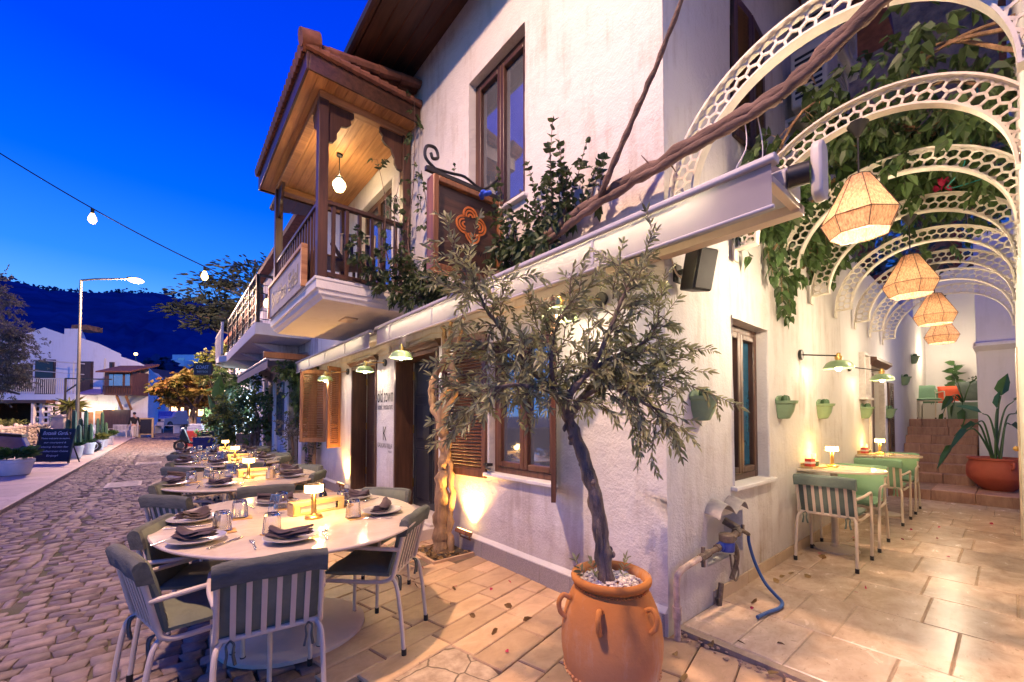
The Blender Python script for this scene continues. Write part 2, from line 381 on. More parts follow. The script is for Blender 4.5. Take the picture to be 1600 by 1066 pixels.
def twig(lv, st, r, p, d, L, step, spread=.7, grav=0.0, rad=.003, curl=.25):
    """a thin shoot with leaves set along it"""
    p = Vector(p); d = Vector(d).normalized(); n = max(3, int(L/step)); pts = [p.copy()]
    for i in range(n):
        d = (d+rv(r, curl*.35)+Vector((0,0,-grav))).normalized(); p = p+d*step; pts.append(p.copy())
        if i > 0:
            a = d.orthogonal().normalized(); th = r.uniform(0, 2*pi)
            a = a*math.cos(th)+d.cross(a)*math.sin(th)
            lv.put(p, d*.75+a*spread); lv.put(p, d*.75-a*spread)
    lv.put(p, d)
    if st is not None: st.tube(pts, taper(len(pts), rad, rad*.4), 4, cap=False)
    return pts
def cloud(r, c, rad, n, lv, clumps=12, cs=.35, up=.3):
    """leaves gathered in clumps through an ellipsoid's volume"""
    C = []
    for i in range(clumps):
        while 1:
            q = Vector((r.uniform(-1,1), r.uniform(-1,1), r.uniform(-1,1)))
            if .25 < q.length < 1: break
        C.append((Vector(c)+Vector((q.x*rad[0], q.y*rad[1], q.z*rad[2])), r.uniform(.6,1.25)))
    for i in range(n):
        k, sc = r.choice(C); o = rv(r, .5*cs*sc); o = Vector((o.x*rad[0], o.y*rad[1], o.z*rad[2]*.75))
        lv.put(k+o, (o.x+r.gauss(0,.3*rad[0]), o.y+r.gauss(0,.3*rad[1]), o.z+up*rad[2]*r.uniform(-.6,1)))
    return C

# ------------------------------------------------------------------ camera
cam = bpy.data.cameras.new('camera'); co = bpy.data.objects.new('camera', cam); COL.objects.link(co)
CX, CY, CZ = -2.449, -1.409, 1.4
co.location = (CX, CY, CZ); co.rotation_euler = (R(91.5), 0, R(-39.66))
cam.sensor_width = 36; cam.lens = 646.6/1600*36; cam.shift_y = (653-646.6*math.tan(R(1.5))-533)/1600
cam.clip_end = 3000; cam.clip_start = .05; S.camera = co
FV = Vector((math.cos(R(50.34)), math.sin(R(50.34)), 0)); RV = Vector((math.sin(R(50.34)), -math.cos(R(50.34)), 0))
def at(px, D, z=0):
    """the place D metres ahead of the viewpoint in the direction of a picture column"""
    p = Vector((CX, CY, 0))+FV*D+RV*((px-800)/646.6*D); return Vector((p.x, p.y, z))
FACE = R(-39.66)     # turns local +Y to the viewing direction
def gz(y):           # the street climbs a little in the distance
    return 0 if y < 40 else min(3.0, (y-40)*.012)

# ------------------------------------------------------------------ ground
bm_ = MB()
ys = [-30,-10,0,10,20,30,40,60,80,120,200,400,900]; xs = [-900,-200,-60,-20,-4.35,-.2,20,60,200,900]
vs = [(x, y, gz(y)-.014) for y in ys for x in xs]; nx = len(xs)
bm_.add(vs, [(j*nx+i, j*nx+i+1, (j+1)*nx+i+1, (j+1)*nx+i) for j in range(len(ys)-1) for i in range(nx-1)])
m_joint = mat('mossy_joint', (.13,.10,.075), .95, scale=2.2, col2=(.075,.085,.025), bump=.8, bs=60)
struct(bm_.build('ground', m_joint, base=(0,0,0)))

def setts(name, x0, x1, y0, y1, sx, sy, mt, seed, h=.0, skew=0.0, hole=None):
    """rows of hewn stones, each with its own size, tilt and height"""
    r = random.Random(seed); V = []; F = []
    y = y0
    while y < y1:
        ry = sy*r.uniform(.80,1.2); x = x0-r.uniform(0,sx)
        while x < x1:
            rx = sx*r.uniform(.7,1.35); a, b = max(x, x0), min(x+rx, x1)
            if b-a > .04:
                cx, cy = (a+b)/2, y+ry/2+.07*math.sin(x*1.9+y*.5)+r.gauss(0,.006)+skew*(x-x0)
                if not (hole and hole(cx, cy)):
                    w, d = (b-a)/2-.003, ry/2-.003; z = gz(cy)+h+r.uniform(-.004,.004)
                    base = len(V); tx, ty = r.gauss(0,.018), r.gauss(0,.018)
                    near = cy < 14
                    rings = ((1,-.035),(.99,-.006),(.955,.0)) if near else ((1,-.03),(.92,0))
                    ca_, sa_ = math.cos(r.gauss(0,.06)), r.gauss(0,.06)
                    jit = [(r.uniform(-.013,.013), r.uniform(-.011,.011)) for _ in range(8)]
                    for s, dz in rings:
                        for k, (ux, uy) in enumerate(((-1,-.82),(-.86,-1),(.86,-1),(1,-.82),(1,.82),(.86,1),(-.86,1),(-1,.82))):
                            px, py = ux*w*s+jit[k][0], uy*d*s+jit[k][1]; px, py = px-py*sa_, py+px*sa_
                            V.append((cx+px, cy+py, z+dz+px*tx+py*ty))
                    for q in range(len(rings)-1):
                        for k in range(8): F.append((base+q*8+k, base+q*8+(k+1)%8, base+(q+1)*8+(k+1)%8, base+(q+1)*8+k))
                    F.append(tuple(base+(len(rings)-1)*8+k for k in range(8)))
            x += rx
        y += ry
    return raw(name, V, F, mt, smooth=True, base=(0,0,0))
def in_strip(x, y): return -3.62 < x < -3.30
m_sett = mat('granite_setts', (.27,.20,.165), .72, col2=(.12,.09,.08), scale=11, detail=7, bump=.5, bs=70, island=.30, dist=.008)
def terrace_edge(y): return -1.05 if y > 1.7 else -1.05
struct(setts('cobbled_street', -4.3, -.95, -2.5, 46, .138, .122, m_sett, 3, hole=lambda x, y: in_strip(x, y) or (x > -1.62 and y < 9) or x > -1.12))
struct(setts('drain_course', -3.6, -3.32, -2.5, 40, .135, .24, m_sett, 5, h=-.008))
struct(setts('shop_front_paving', -1.12, .0, 8.6, 46, .4, .3, m_sett, 9))
# pavement on the far side: long slabs and a kerb
def slabs(name, x0, x1, y0, y1, lx, ly, mt, seed, h, gap=.004, along='x', thick=.05, M_=None, jit=.004, keep=None, base=(0,0,0)):
    r = random.Random(seed); B = MB(); row = 0; t = y0 if along == 'x' else x0
    T1 = y1 if along == 'x' else x1; q0, q1 = (x0, x1) if along == 'x' else (y0, y1)
    lq, lt = (lx, ly) if along == 'x' else (ly, lx)
    while t < T1-.01:
        tt = min(T1, t+lt*r.uniform(.88,1.12)); q = q0-r.uniform(0,lq)
        while q < q1:
            qq = q+lq*r.uniform(.65,1.35); a, b = max(q,q0), min(qq,q1)
            if b-a > .05:
                z = h+r.uniform(-jit,jit)*.5
                bx = (a+gap,b-gap,t+gap,tt-gap) if along == 'x' else (t+gap,tt-gap,a+gap,b-gap)
                if keep is None or keep((bx[0]+bx[1])/2, (bx[2]+bx[3])/2):
                    i0 = len(B.v); e = .006
                    B.add([(bx[0],bx[2],z-thick),(bx[1],bx[2],z-thick),(bx[1],bx[3],z-thick),(bx[0],bx[3],z-thick),
                           (bx[0],bx[2],z-e),(bx[1],bx[2],z-e),(bx[1],bx[3],z-e),(bx[0],bx[3],z-e),
                           (bx[0]+e,bx[2]+e,z),(bx[1]-e,bx[2]+e,z),(bx[1]-e,bx[3]-e,z),(bx[0]+e,bx[3]-e,z)],
                          [(i,(i+1)%4,4+(i+1)%4,4+i) for i in range(4)]+[(4+i,4+(i+1)%4,8+(i+1)%4,8+i) for i in range(4)]+[(8,9,10,11)], M_)
            q = qq
        t = tt
    return B.build(name, mt, base=base, smooth=0)
m_pave = stone_floor('pavement_slab', (.34,.26,.23), (.48,.39,.34), (.5,.7), .12)
struct(slabs('left_pavement', -7.7, -4.45, -3, 44, 1.2, .5, m_pave, 4, .05, along='y'))
kb = MB(); y = -3
while y < 44: kb.box(-4.45, -4.31, y+.006, y+.99, -.1, .06); y += 1
struct(kb.build('kerb', m_pave, base=(0,0,0), bevel=.01))
# terrace in front of the facade
m_terr = stone_floor('terrace_travertine', (.42,.26,.14), (.62,.42,.25), (.28,.5), .22, (.20,.13,.075), 1.4, .7)
rt = Matrix.Translation((-.6,1.5,0)) @ Matrix.Rotation(R(13),4,'Z') @ Matrix.Translation((.6,-1.5,0))
def keep_t(x, y):
    p = rt @ Vector((x,y,0))
    return -1.74 < p.x < .1 and -3 < p.y < 9 and not (-.47 < p.x and 2.13 < p.y < 2.62) and not (p.x < -1.12 and p.y < .80)
tr = slabs('terrace_paving', -4, 2, -4, 11, .46, .205, m_terr, 12, .012, M_=rt, keep=keep_t)
struct(tr)
bed = MB(); bed.add([(x,y,-.006) for x,y in ((-1.66,-4),(.3,-4),(.3,9),(-1.66,9))], [(0,1,2,3)])
m_mortar = mat('mortar', (.15,.11,.07), .95, var=.35, scale=9, bump=.6, bs=50)
struct(bed.build('terrace_bed', m_mortar, base=(0,0,0)))
# the cracked concrete corner and the worn threshold at the mouth of the alley
def crackmat(name):
    m, nt, b = newmat(name); L = nt.links.new; tc = N(nt, 'ShaderNodeTexCoord')
    nz = N(nt, 'ShaderNodeTexNoise', Scale=3, Detail=4); L(tc.outputs['Object'], nz.inputs['Vector'])
    ad = N(nt, 'ShaderNodeMix', data_type='RGBA'); ad.inputs[0].default_value = .12; L(tc.outputs['Object'], ad.inputs[6]); L(nz.outputs['Color'], ad.inputs[7])
    vo = N(nt, 'ShaderNodeTexVoronoi', Scale=5.5, feature='DISTANCE_TO_EDGE'); L(ad.outputs[2], vo.inputs['Vector'])
    mr = N(nt, 'ShaderNodeMapRange'); mr.inputs[1].default_value = .008; mr.inputs[2].default_value = .03; L(vo.outputs['Distance'], mr.inputs[0])
    n2 = N(nt, 'ShaderNodeTexNoise', Scale=14, Detail=7, Roughness=.7); L(tc.outputs['Object'], n2.inputs['Vector'])
    rp = N(nt, 'ShaderNodeValToRGB'); e = rp.color_ramp.elements; e[0].position = .32; e[1].position = .68; e[0].color = (.30,.20,.13,1); e[1].color = (.56,.42,.29,1); L(n2.outputs['Fac'], rp.inputs[0])
    mx = N(nt, 'ShaderNodeMix', data_type='RGBA'); L(mr.outputs[0], mx.inputs[0]); mx.inputs[6].default_value = (.13,.085,.05,1); L(rp.outputs[0], mx.inputs[7])
    L(mx.outputs[2], b.inputs['Base Color']); b.inputs['Roughness'].default_value = .6
    bp = N(nt, 'ShaderNodeBump', Strength=.5, Distance=.01); sm = N(nt, 'ShaderNodeMath', operation='MULTIPLY'); L(mr.outputs[0], sm.inputs[0]); L(n2.outputs['Fac'], sm.inputs[1])
    L(sm.outputs[0], bp.inputs['Height']); L(bp.outputs[0], b.inputs['Normal']); return m
cr = MB(); cr.prism([(-1.75,-1.2),(-1.25,-1.2),(-1.04,.45),(-1.0,.95),(-1.40,.90),(-1.72,.78)], 2, -.05, .004)
struct(cr.build('cracked_concrete', crackmat('cracked_concrete'), base=(0,0,0)))
# alley floor: polished travertine, a hand higher than the terrace
m_alley = stone_floor('alley_travertine', (.42,.29,.19), (.66,.51,.37), (.12,.36), .19, (.24,.15,.08), 1.3, .8)
al = slabs('alley_floor', .16, 7.2, -1.95, -.0, .62, .40, m_alley, 21, .05, along='y', gap=.003, jit=.002)
struct(al)
ab = MB(); ab.box(.10, 9.3, -3, 0, -.2, .044); struct(ab.build('alley_bed', mat('sandy_joint', (.36,.27,.18), .95, var=.3, scale=12, bump=.4), base=(0,0,0)))
rb = random.Random(5); rub = MB()
for i in range(170):
    t = rb.random(); x, yv = .02+.14*rb.random()+.05*t, -.02-1.6*t; s = rb.uniform(.004,.016)
    rub.ball((x,yv,.008+rb.uniform(0,.025)), s, 6, 4, (rb.uniform(.8,1.6),rb.uniform(.8,1.6),.6))
tag(rub.build('rubble', m_terr), 'broken mortar and stone crumbs along the worn alley threshold', 'rubble', kind='stuff')
# drain covers in the cobbles
for (x, y, w, l) in ((-3.15,10.5,.28,.42), (-2.9,15.6,.3,.4)):
    g_ = MB(); g_.box(x-w, x+w, y-l, y+l, -.01, .012)
    for k in range(5): g_.box(x-w+.05, x+w-.05, y-l+.1+k*.15, y-l+.14+k*.15, .012, .017)
    o = g_.build('drain_cover', mat('drain_stone%d' % int(y), (.42,.36,.29), .7, var=.2, scale=9), bevel=.004)
    tag(o, 'nearer pale drain cover set in the cobbled street' if y < 12 else 'farther small drain cover in the cobbled street', 'drain cover', 'drain covers in the cobbles')
# the wooded hill behind the town
hv = []; hf = []; g0 = np.random.default_rng(4)
na, nd = 150, 18
for j in range(nd):
    for i in range(na):
        a = R(-75+110*i/(na-1)); d = 260+j*34
        px_ = 264+(i-75)*9.0
        ridge = 175+14*math.sin(i*.11+.6)+7*math.sin(i*.31)+22*math.exp(-((i-40)/22)**2)
        t = j/(nd-1); z = ridge*min(1, (t**.85)*1.02)+g0.normal()*2.2*(t > .05)
        dirv = FV*math.cos(a)+RV*math.sin(a)
        p = Vector((CX,CY,0))+dirv*d; hv.append((p.x,p.y,z-4))
for j in range(nd-1):
    for i in range(na-1): hf.append((j*na+i, j*na+i+1, (j+1)*na+i+1, (j+1)*na+i))
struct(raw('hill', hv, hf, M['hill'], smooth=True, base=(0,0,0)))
# trees standing along the ridge so that the skyline is not a clean line
rl = Leaves(); rr = random.Random(8)
for i in range(0, na):
    b0 = Vector(hv[(nd-1)*na+i])
    for k in range(5):
        p = b0+Vector((rr.uniform(-5,5), rr.uniform(-5,5), rr.uniform(-2,5)))
        for q in range(5): rl.put(p+rv(rr,2.0), rv(rr))
v_, f_ = leaf_arrays(rl.P, rl.D, 5, 4, 3, 'ovate')
tag(raw('hill_scrub', v_, f_, M['hill'], base=(0,0,0)), 'dark scrub and trees along the ridge of the hill', 'scrub', kind='stuff')
# ------------------------------------------------------------------ the hotel
H = T('hotel_building', 'white stucco corner hotel with wooden balcony, shutters and lettering by its door', 'building')
def wallgrid(B, plane, u0, u1, z0, z1, holes, c, dep, sgn):
    us = sorted({u0,u1}|{h[0] for h in holes}|{h[1] for h in holes}); zs = sorted({z0,z1}|{h[2] for h in holes}|{h[3] for h in holes})
    def P(u, z, d): return (c+sgn*d, u, z) if plane == 0 else (u, c+sgn*d, z)
    for i in range(len(us)-1):
        for j in range(len(zs)-1):
            a, b, p, q = us[i], us[i+1], zs[j], zs[j+1]
            if any(h[0] <= a and b <= h[1] and h[2] <= p and q <= h[3] for h in holes): continue
            B.add([P(a,p,0),P(b,p,0),P(b,q,0),P(a,q,0)], [(0,1,2,3)])
    for h in holes:
        a, b, p, q = h[:4]; d = h[4] if len(h) > 4 else dep
        for (s, t) in (((a,p),(b,p)),((b,p),(b,q)),((b,q),(a,q)),((a,q),(a,p))):
            B.add([P(*s,0),P(*t,0),P(*t,d),P(*s,d)], [(0,1,2,3)])
B = MB()
fh = [(4.78,5.90,.16,2.27,.32),(2.90,4.12,.16,2.24,.32),(1.0,1.9,.86,2.15,.16),(6.55,7.32,.92,2.33,.16),(1.36,2.28,3.42,5.03,.18),(4.3,5.6,3.05,4.9,.2)]
ah = [(.98,1.77,.86,2.20,.2),(.54,1.15,.33,.655,.16),(5.98,7.0,.05,2.22,.2),(1.05,1.72,3.70,4.90,.12),(7.42,7.85,.75,2.05,.1)]
wallgrid(B, 0, 0, 8.1, -.1, 6.0, fh, 0, .16, 1)
wallgrid(B, 1, 0, 4.3, -.1, 6.0, [h for h in ah if h[1] < 4.3], 0, .2, 1)
B.add([(4.3,0,-.1),(4.3,8.1,-.1),(4.3,8.1,6),(4.3,0,6)], [(0,1,2,3)])
B.add([(0,8.1,-.1),(4.3,8.1,-.1),(4.3,8.1,6),(0,8.1,6)], [(0,1,2,3)])
import bmesh
def merged(o):
    bm = bmesh.new(); bm.from_mesh(o.data); bmesh.ops.remove_doubles(bm, verts=bm.verts, dist=1e-4); bm.to_mesh(o.data); bm.free(); return o
def rough_edges(o, seed, amp=.006, cut=.18):
    """old hand-trowelled plaster: subdivide and let the surface waver"""
    bm = bmesh.new(); bm.from_mesh(o.data)
    for _ in range(6):
        es = [e for e in bm.edges if e.calc_length() > cut*1.9]
        if not es: break
        bmesh.ops.subdivide_edges(bm, edges=es, cuts=1, use_grid_fill=True)
    from mathutils import noise
    for v in bm.verts:
        n = noise.noise_vector(v.co*1.7+Vector((seed,0,0)))*amp+noise.noise_vector(v.co*6)*amp*.35
        v.co += n
    bm.to_mesh(o.data); bm.free()
w = merged(B.build('wall', M['white'], H, W=True, smooth=0)); rough_edges(w, 3)
w.data.polygons.foreach_set('use_smooth', [True]*len(w.data.polygons)); w.data.set_sharp_from_angle(angle=R(50))
bv = w.modifiers.new('bevel', 'BEVEL'); bv.width = .014; bv.segments = 2; bv.angle_limit = R(60)
B = MB()
wallgrid(B, 1, 4.3, 11.0, -.1, 3.7, [h for h in ah if h[0] > 4.3], 0, .2, 1)
B.add([(11,0,-.1),(11,4,-.1),(11,4,3.7),(11,0,3.7)], [(0,1,2,3)]); B.add([(4.3,0,3.7),(11,0,3.7),(11,4,3.7),(4.3,4,3.7)], [(0,1,2,3)])
w = merged(B.build('rear_wing_wall', M['white2'], H, W=True, smooth=0)); rough_edges(w, 9)
w.data.polygons.foreach_set('use_smooth', [True]*len(w.data.polygons)); w.data.set_sharp_from_angle(angle=R(50))
# roof with boarded soffit
rf = MB(); rf.prism([(-.78,5.87),(0,6.0),(4.3,6.0),(4.3,6.02),(2.1,7.2),(-.78,5.94)], 1, -.6, 8.6)
roof = rf.build('roof', M['tile'], H, W=True, smooth=0)
sf = MB()
for k in range(5): sf.add([(-.78+.156*k+.004,-.62,5.835+.026*k),(-.78+.156*(k+1)-.004,-.62,5.835+.026*(k+1)),(-.78+.156*(k+1)-.004,8.62,5.835+.026*(k+1)),(-.78+.156*k+.004,8.62,5.835+.026*k)], [(0,1,2,3)])
sf.build('soffit', M['dwoody'], roof, W=True, smooth=0)
g_ = MB(); g_.tube([(-.82,-.6,5.88),(-.82,8.6,5.88)], .055, 10); g_.build('gutter', M['dwoody'], roof, W=True)
for k in range(34):
    pass
nb_ = MB(); nb_.box(.55,1.15,.15,.17,.32,.67); nb_.build('niche_back', M['white2'], H, W=True, smooth=0)
# plinth and skirting
p = MB(); y = .02
for k, L_ in enumerate((.42,.36,.34,.44,.40,.42)): p.box(-.035, .02, y+.002, y+L_-.002, -.05, .165); y += L_
p.build('plinth', M['granite'], H, W=True, bevel=.004); p = MB(); y = 6.02
for L_ in (.5,.45,.5,.55): p.box(-.035, .02, y+.002, y+L_-.002, -.05, .165); y += L_
p.build('plinth', M['granite'], H, W=True, bevel=.004)
p = MB(); p.prism([(-.034,.1655),(-.034,.172),(.01,.215),(.01,.1655)], 1, .0, 2.4); p.build('plinth_cap', M['white2'], H, W=True); p = MB(); p.prism([(-.034,.1655),(-.034,.172),(.01,.215),(.01,.1655)], 1, 6.02, 8.05)
p.build('plinth_cap', M['white2'], H, W=True)
p = MB(); x = .62
while x < 5.95: p.box(x+.003, x+.597, -.014, .02, .03, .145); x += .6
p.build('skirting', M['skirt'], H, W=True, bevel=.003)
# door step
p = MB(); p.box(-.42, .02, 2.86, 4.44, -.05, .13); p.box(-.42, .02, 4.45, 5.98, -.05, .13); p.box(-.1,.34,2.91,4.11,.131,.165); p.box(-.1,.34,4.79,5.89,.131,.165)
p.build('door_step', stone_floor('step_stone', (.52,.46,.38), (.68,.60,.50), (.4,.6), .05), H, W=True, bevel=.008)
# doors
def panel_door(y0, y1, z0, z1, x, matl, knob_side):
    d = MB(); d.box(x, x+.045, y0, y1, z0, z1)
    o = d.build('door', matl, H, W=True, bevel=.003)
    pn = MB(); w = (y1-y0); rows = ((z0+.10, z0+(z1-z0)*.40), (z0+(z1-z0)*.46, z0+(z1-z0)*.70), (z0+(z1-z0)*.76, z1-.10))
    for (a, b) in rows:
        for (s, t) in ((y0+.10, y0+w/2-.04), (y0+w/2+.04, y1-.10)):
            pn.prism([(s,a),(t,a),(t,b),(s,b)], 0, x-.004, x-.002)
            pn.box(x-.016, x-.003, s+.02, t-.02, a+.02, b-.02)
            for (u0,u1,v0,v1) in ((s-.012,t+.012,a-.012,a),(s-.012,t+.012,b,b+.012),(s-.012,s,a,b),(t,t+.012,a,b)): pn.box(x-.013, x-.001, u0,u1,v0,v1)
    pn.build('door_panel', matl, o, W=True, bevel=.004)
    k = MB(); ky = y0+.08 if knob_side < 0 else y1-.08
    k.ball((x-.05,ky,z0+1.0), .028); k.tube([(x,ky,z0+1.0),(x-.05,ky,z0+1.0)], .011); k.build('handle', M['brass'], o, W=True)
    hg = MB()
    for hz in (z0+.25, z0+(z1-z0)/2, z1-.25): hg.box(x-.02, x-.005, (y1-.01) if knob_side < 0 else y0-.02, (y1+.02) if knob_side < 0 else y0+.01, hz, hz+.12)
    hg.build('hinge', M['brass'], o, W=True)
panel_door(4.84, 5.84, .17, 2.22, .24, M['dwood'], -1)
panel_door(2.96, 4.06, .17, 2.19, .26, M['panel'], -1)
def casing(y0, y1, z0, z1, dep):
    c = MB(); c.box(-.022, dep, y0, y0+.055, z0, z1); c.box(-.022, dep, y1-.055, y1, z0, z1); c.box(-.022, dep, y0+.055, y1-.055, z1-.055, z1)
    o = c.build('door_frame', M['dwood'], H, W=True, bevel=.006)
    l = MB(); l.prism([(0,z1+.006),(-.03,z1+.006),(-.05,z1+.04),(-.085,z1+.06),(-.085,z1+.085),(0,z1+.10)], 1, y0-.05, y1+.05)
    l.build('door_cornice', M['dwoody'], H, W=True, bevel=.003)
casing(4.78, 5.90, .165, 2.27, .23); casing(2.90, 4.12, .165, 2.24, .25)
# windows
def window(plane, u0, u1, z0, z1, d, sashes, matl=None, sill=True, pane=None):
    """frame, sashes and panes in a reveal; plane 0 = street front, 1 = alley side"""
    matl = matl or M['dwood']; P = (lambda a,b,c,e,z,y: (a,b,c,e,z,y)) if plane == 0 else (lambda a,b,c,e,z,y: (c,e,a,b,z,y))
    f = MB(); t = .06
    for (a,b,p_,q) in ((u0,u0+t,z0,z1),(u1-t,u1,z0,z1),(u0+t,u1-t,z0,z0+t),(u0+t,u1-t,z1-t,z1)): f.box(*P(d-.05,d+.03,a,b,p_,q))
    o = f.build('window', matl, H, W=True, bevel=.006)
    n = sashes; w = (u1-u0-2*t)/n; sB = MB(); pB = MB()
    for k in range(n):
        a, b = u0+t+k*w, u0+t+(k+1)*w; s = .055
        for (c0,c1,p_,q) in ((a,a+s,z0+t,z1-t),(b-s,b,z0+t,z1-t),(a+s,b-s,z0+t,z0+t+s),(a+s,b-s,z1-t-s,z1-t)): sB.box(*P(d-.065,d+.012,c0+.001,c1-.001,p_+.001,q-.001))
        pB.box(*P(d-.02,d-.012,a+s-.01,b-s+.01,z0+t+s-.01,z1-t-s+.01))
    sB.build('sash', matl, o, W=True, bevel=.008); pB.build('pane', pane or M['pane'], o, W=True, smooth=0)
    if sill:
        sl = MB(); sl.box(*P(-.05,d,u0-.04,u1+.04,z0-.035,z0)); sl.build('window_sill', M['white2'], H, W=True, bevel=.008)
    return o
window(0, 1.0, 1.9, .862, 2.148, .12, 2, M['shutter'])
window(0, 6.55, 7.32, .922, 2.328, .12, 2)
window(0, 1.36, 2.28, 3.42, 5.03, .14, 2)
window(0, 4.3, 5.6, 3.05, 4.9, .14, 2, sill=False)
window(1, .98, 1.77, .862, 2.198, .15, 2, pane=mat('blue_dusk_pane', (.02,.09,.16), .03, spec=.9))
# coloured bottles seen on a shelf behind the ground floor window would be lost at this size; the room stays dark
# louvred shutters
def louvre(p, q, z0, z1, mt, name='shutter'):
    """a shutter leaf standing on the line p-q"""
    p, q = Vector((*p,0)), Vector((*q,0)); d = (q-p); w = d.length; d.normalize(); n = d.cross(Vector((0,0,1)))
    M_ = Matrix((d, n, Vector((0,0,1)))).transposed().to_4x4(); M_.translation = p
    f = MB(); s = .06; h = z1-z0
    for bx in ((0,s,0,h),(w-s,w,0,h),(s,w-s,0,s*1.3),(s,w-s,h-s*1.3,h),): f.box(bx[0],bx[1],-.017,.017,z0+bx[2],z0+bx[3],M_)
    o = f.build(name, mt, H, W=True, bevel=.004)
    l = MB(); z = z0+s*1.3+.014
    while z < z1-s*1.3-.01:
        mm = M_ @ Matrix.Translation((0,0,z)) @ Matrix.Rotation(R(38),4,'X'); l.box(s-.006,w-s+.006,-.017,.017,-.0035,.0035,mm); z += .034
    l.build('louvres', mt, o, W=True, smooth=0)
    return o
louvre((-.012,1.93), (-.10,2.63), .80, 2.27, M['shutter'])
louvre((-.012,.985), (-.35,.665), .80, 2.27, M['shutter'])
louvre((-.02,7.36), (-.46,7.56), .92, 2.36, M['shutter2'])
louvre((-.012,6.52), (-.28,6.36), .86, 2.33, M['shutter2'])
hk = MB()
for yy in (1.93,): hk.box(-.06,-.0,yy-.09,yy-.01,.93,.955); hk.tube([(-.05,yy-.06,.95),(-.09,yy-.10,.92),(-.07,yy-.14,.90)], .012, 6)
hk.build('shutter_catch', M['black'], H, W=True)
# upper alley shutters
louvre((1.06,-.012), (1.38,-.03), 3.70, 4.90, M['dwood']); louvre((1.39,-.03), (1.71,-.012), 3.70, 4.90, M['dwood'])
louvre((7.43,-.02), (7.84,-.02), .78, 2.03, M['dwood'])
# alley door with a white surround
d = MB(); d.box(6.03,6.95,.10,.15,.06,2.17); o = d.build('door', M['dwoodx'], H, W=True, bevel=.004)
d = MB()
for (a,b) in ((.2,.95),(1.1,2.0)):
    for (s,t) in ((6.13,6.45),(6.53,6.85)): d.box(s,t,.085,.102,a,b)
d.build('door_panel', M['dwoodx'], o, W=True, bevel=.01)
d = MB(); d.box(5.90,5.98,-.03,.05,.05,2.23); d.box(7.0,7.08,-.03,.05,.05,2.23); d.build('door_surround', M['wplank'], H, W=True, bevel=.004)
d = MB(); d.prism([(0.02,2.23),(-.05,2.23),(-.12,2.29),(-.12,2.33),(0.02,2.36)], 0, 5.84, 7.14); d.build('door_cornice', M['dwoodx'], H, W=True)
# wall lettering between the two doors
def fit_text(name, body, width, mt, o, xd, yd, parent, ext=.0015, high=None):
    t = text(name, body, 1, mt, Matrix.Identity(4), None, 0)
    vs = [v.co for v in t.data.vertices]; x0, x1 = min(v.x for v in vs), max(v.x for v in vs); y0, y1 = min(v.y for v in vs), max(v.y for v in vs)
    s = width/(x1-x0); sy = high/(y1-y0) if high else s
    t.data.transform(Matrix.Translation((-(x0+x1)/2, -(y0+y1)/2, 0))); t.data.transform(Matrix.Diagonal((s,sy,1,1)))
    t.data.transform(frameM(o, xd, yd))
    if parent: t.data.transform(Matrix.Translation(-rootloc(parent))); t.parent = parent
    return t
fx = (0,-1,0); up = (0,0,1); ly = 4.455
fit_text('lettering', 'old town', .56, M['text'], (-.010,ly,1.73), fx, up, H, high=.20)
fit_text('lettering', 'hotel : restaurant', .54, M['text'], (-.010,ly,1.565), fx, up, H, high=.085)
fit_text('lettering', 'K', .13, M['text'], (-.010,ly,1.17), fx, up, H, high=.20)
fit_text('lettering', 'KALKAN VILLA', .52, M['text'], (-.010,ly,.995), fx, up, H, high=.07)
fit_text('lettering', 'hotel', .11, M['text'], (-.010,ly-.19,.915), fx, up, H, high=.035)
# ---- balcony
x0, y0, y1, zb = -1.2, 3.6, 6.35, 3.02
sl = MB()
prof = [(0,0),(0,-.03),(.015,-.04),(.015,-.13),(.035,-.14),(.05,-.165),(.05,-.185),(.085,-.215),(.10,-.24)]
def ring(o_, z): return [(.0,y0+o_*.6,z),(x0+o_,y0+o_*.6,z),(x0+o_,y1-o_,z),(0,y1-o_,z)]
vs = []; fs = []
for (o_, dz) in prof: vs += ring(o_, zb+dz)
k = len(prof)
for i in range(k-1):
    for j in range(3): fs.append((i*4+j, i*4+j+1, (i+1)*4+j+1, (i+1)*4+j))
fs += [(0,1,2,3), tuple((k-1)*4+j for j in (3,2,1,0))]
sl.add(vs, fs); sl.build('balcony_slab', M['white2'], H, W=True, smooth=0)
ve = MB(); ve.box(-.62,-.45,4.35,4.65,2.762,2.778); ve.build('ceiling_vent', M['cream'], H, W=True)
for yy in (3.66,): pass
def post(x, y, z0, z1, s=.055):
    b = MB(); b.box(x-s,x+s,y-s,y+s,z0,z1); return b.build('balcony_post', M['dwood'], H, W=True, bevel=.006)
px0 = x0+.09; ztop = 5.14
for (x, y) in ((px0,y0+.10),(px0,y1-.12),(-.07,y0+.10),(-.07,y1-.12)): post(x, y, zb, ztop)
def bracket(cx, cy, dx, dy, z):
    """a fretted wooden bracket under the beam"""
    pr = [(0,0),(.30,0),(.30,-.06),(.26,-.10),(.27,-.15),(.22,-.20),(.15,-.22),(.13,-.28),(.10,-.33),(.10,-.40),(.06,-.46),(0,-.47)]
    b = MB(); P = []
    for t in (-.02,.02): P += [(cx+dx*u+(t if dx == 0 else 0), cy+dy*u+(t if dy == 0 else 0), z+w) for u, w in pr]
    n = len(pr); b.add(P, [tuple(range(n)), tuple(reversed(range(n,2*n)))]+[(i,n+i,n+(i+1)%n,(i+1)%n) for i in range(n)])
    b.build('post_bracket', M['dwood'], H, W=True, smooth=0, bevel=.003)
bracket(px0+.056, y0+.10, 1, 0, ztop-.002); bracket(-.126, y0+.10, -1, 0, ztop-.002); bracket(px0, y1-.176, 0, -1, ztop-.002); bracket(px0, y0+.156, 0, 1, ztop-.002)
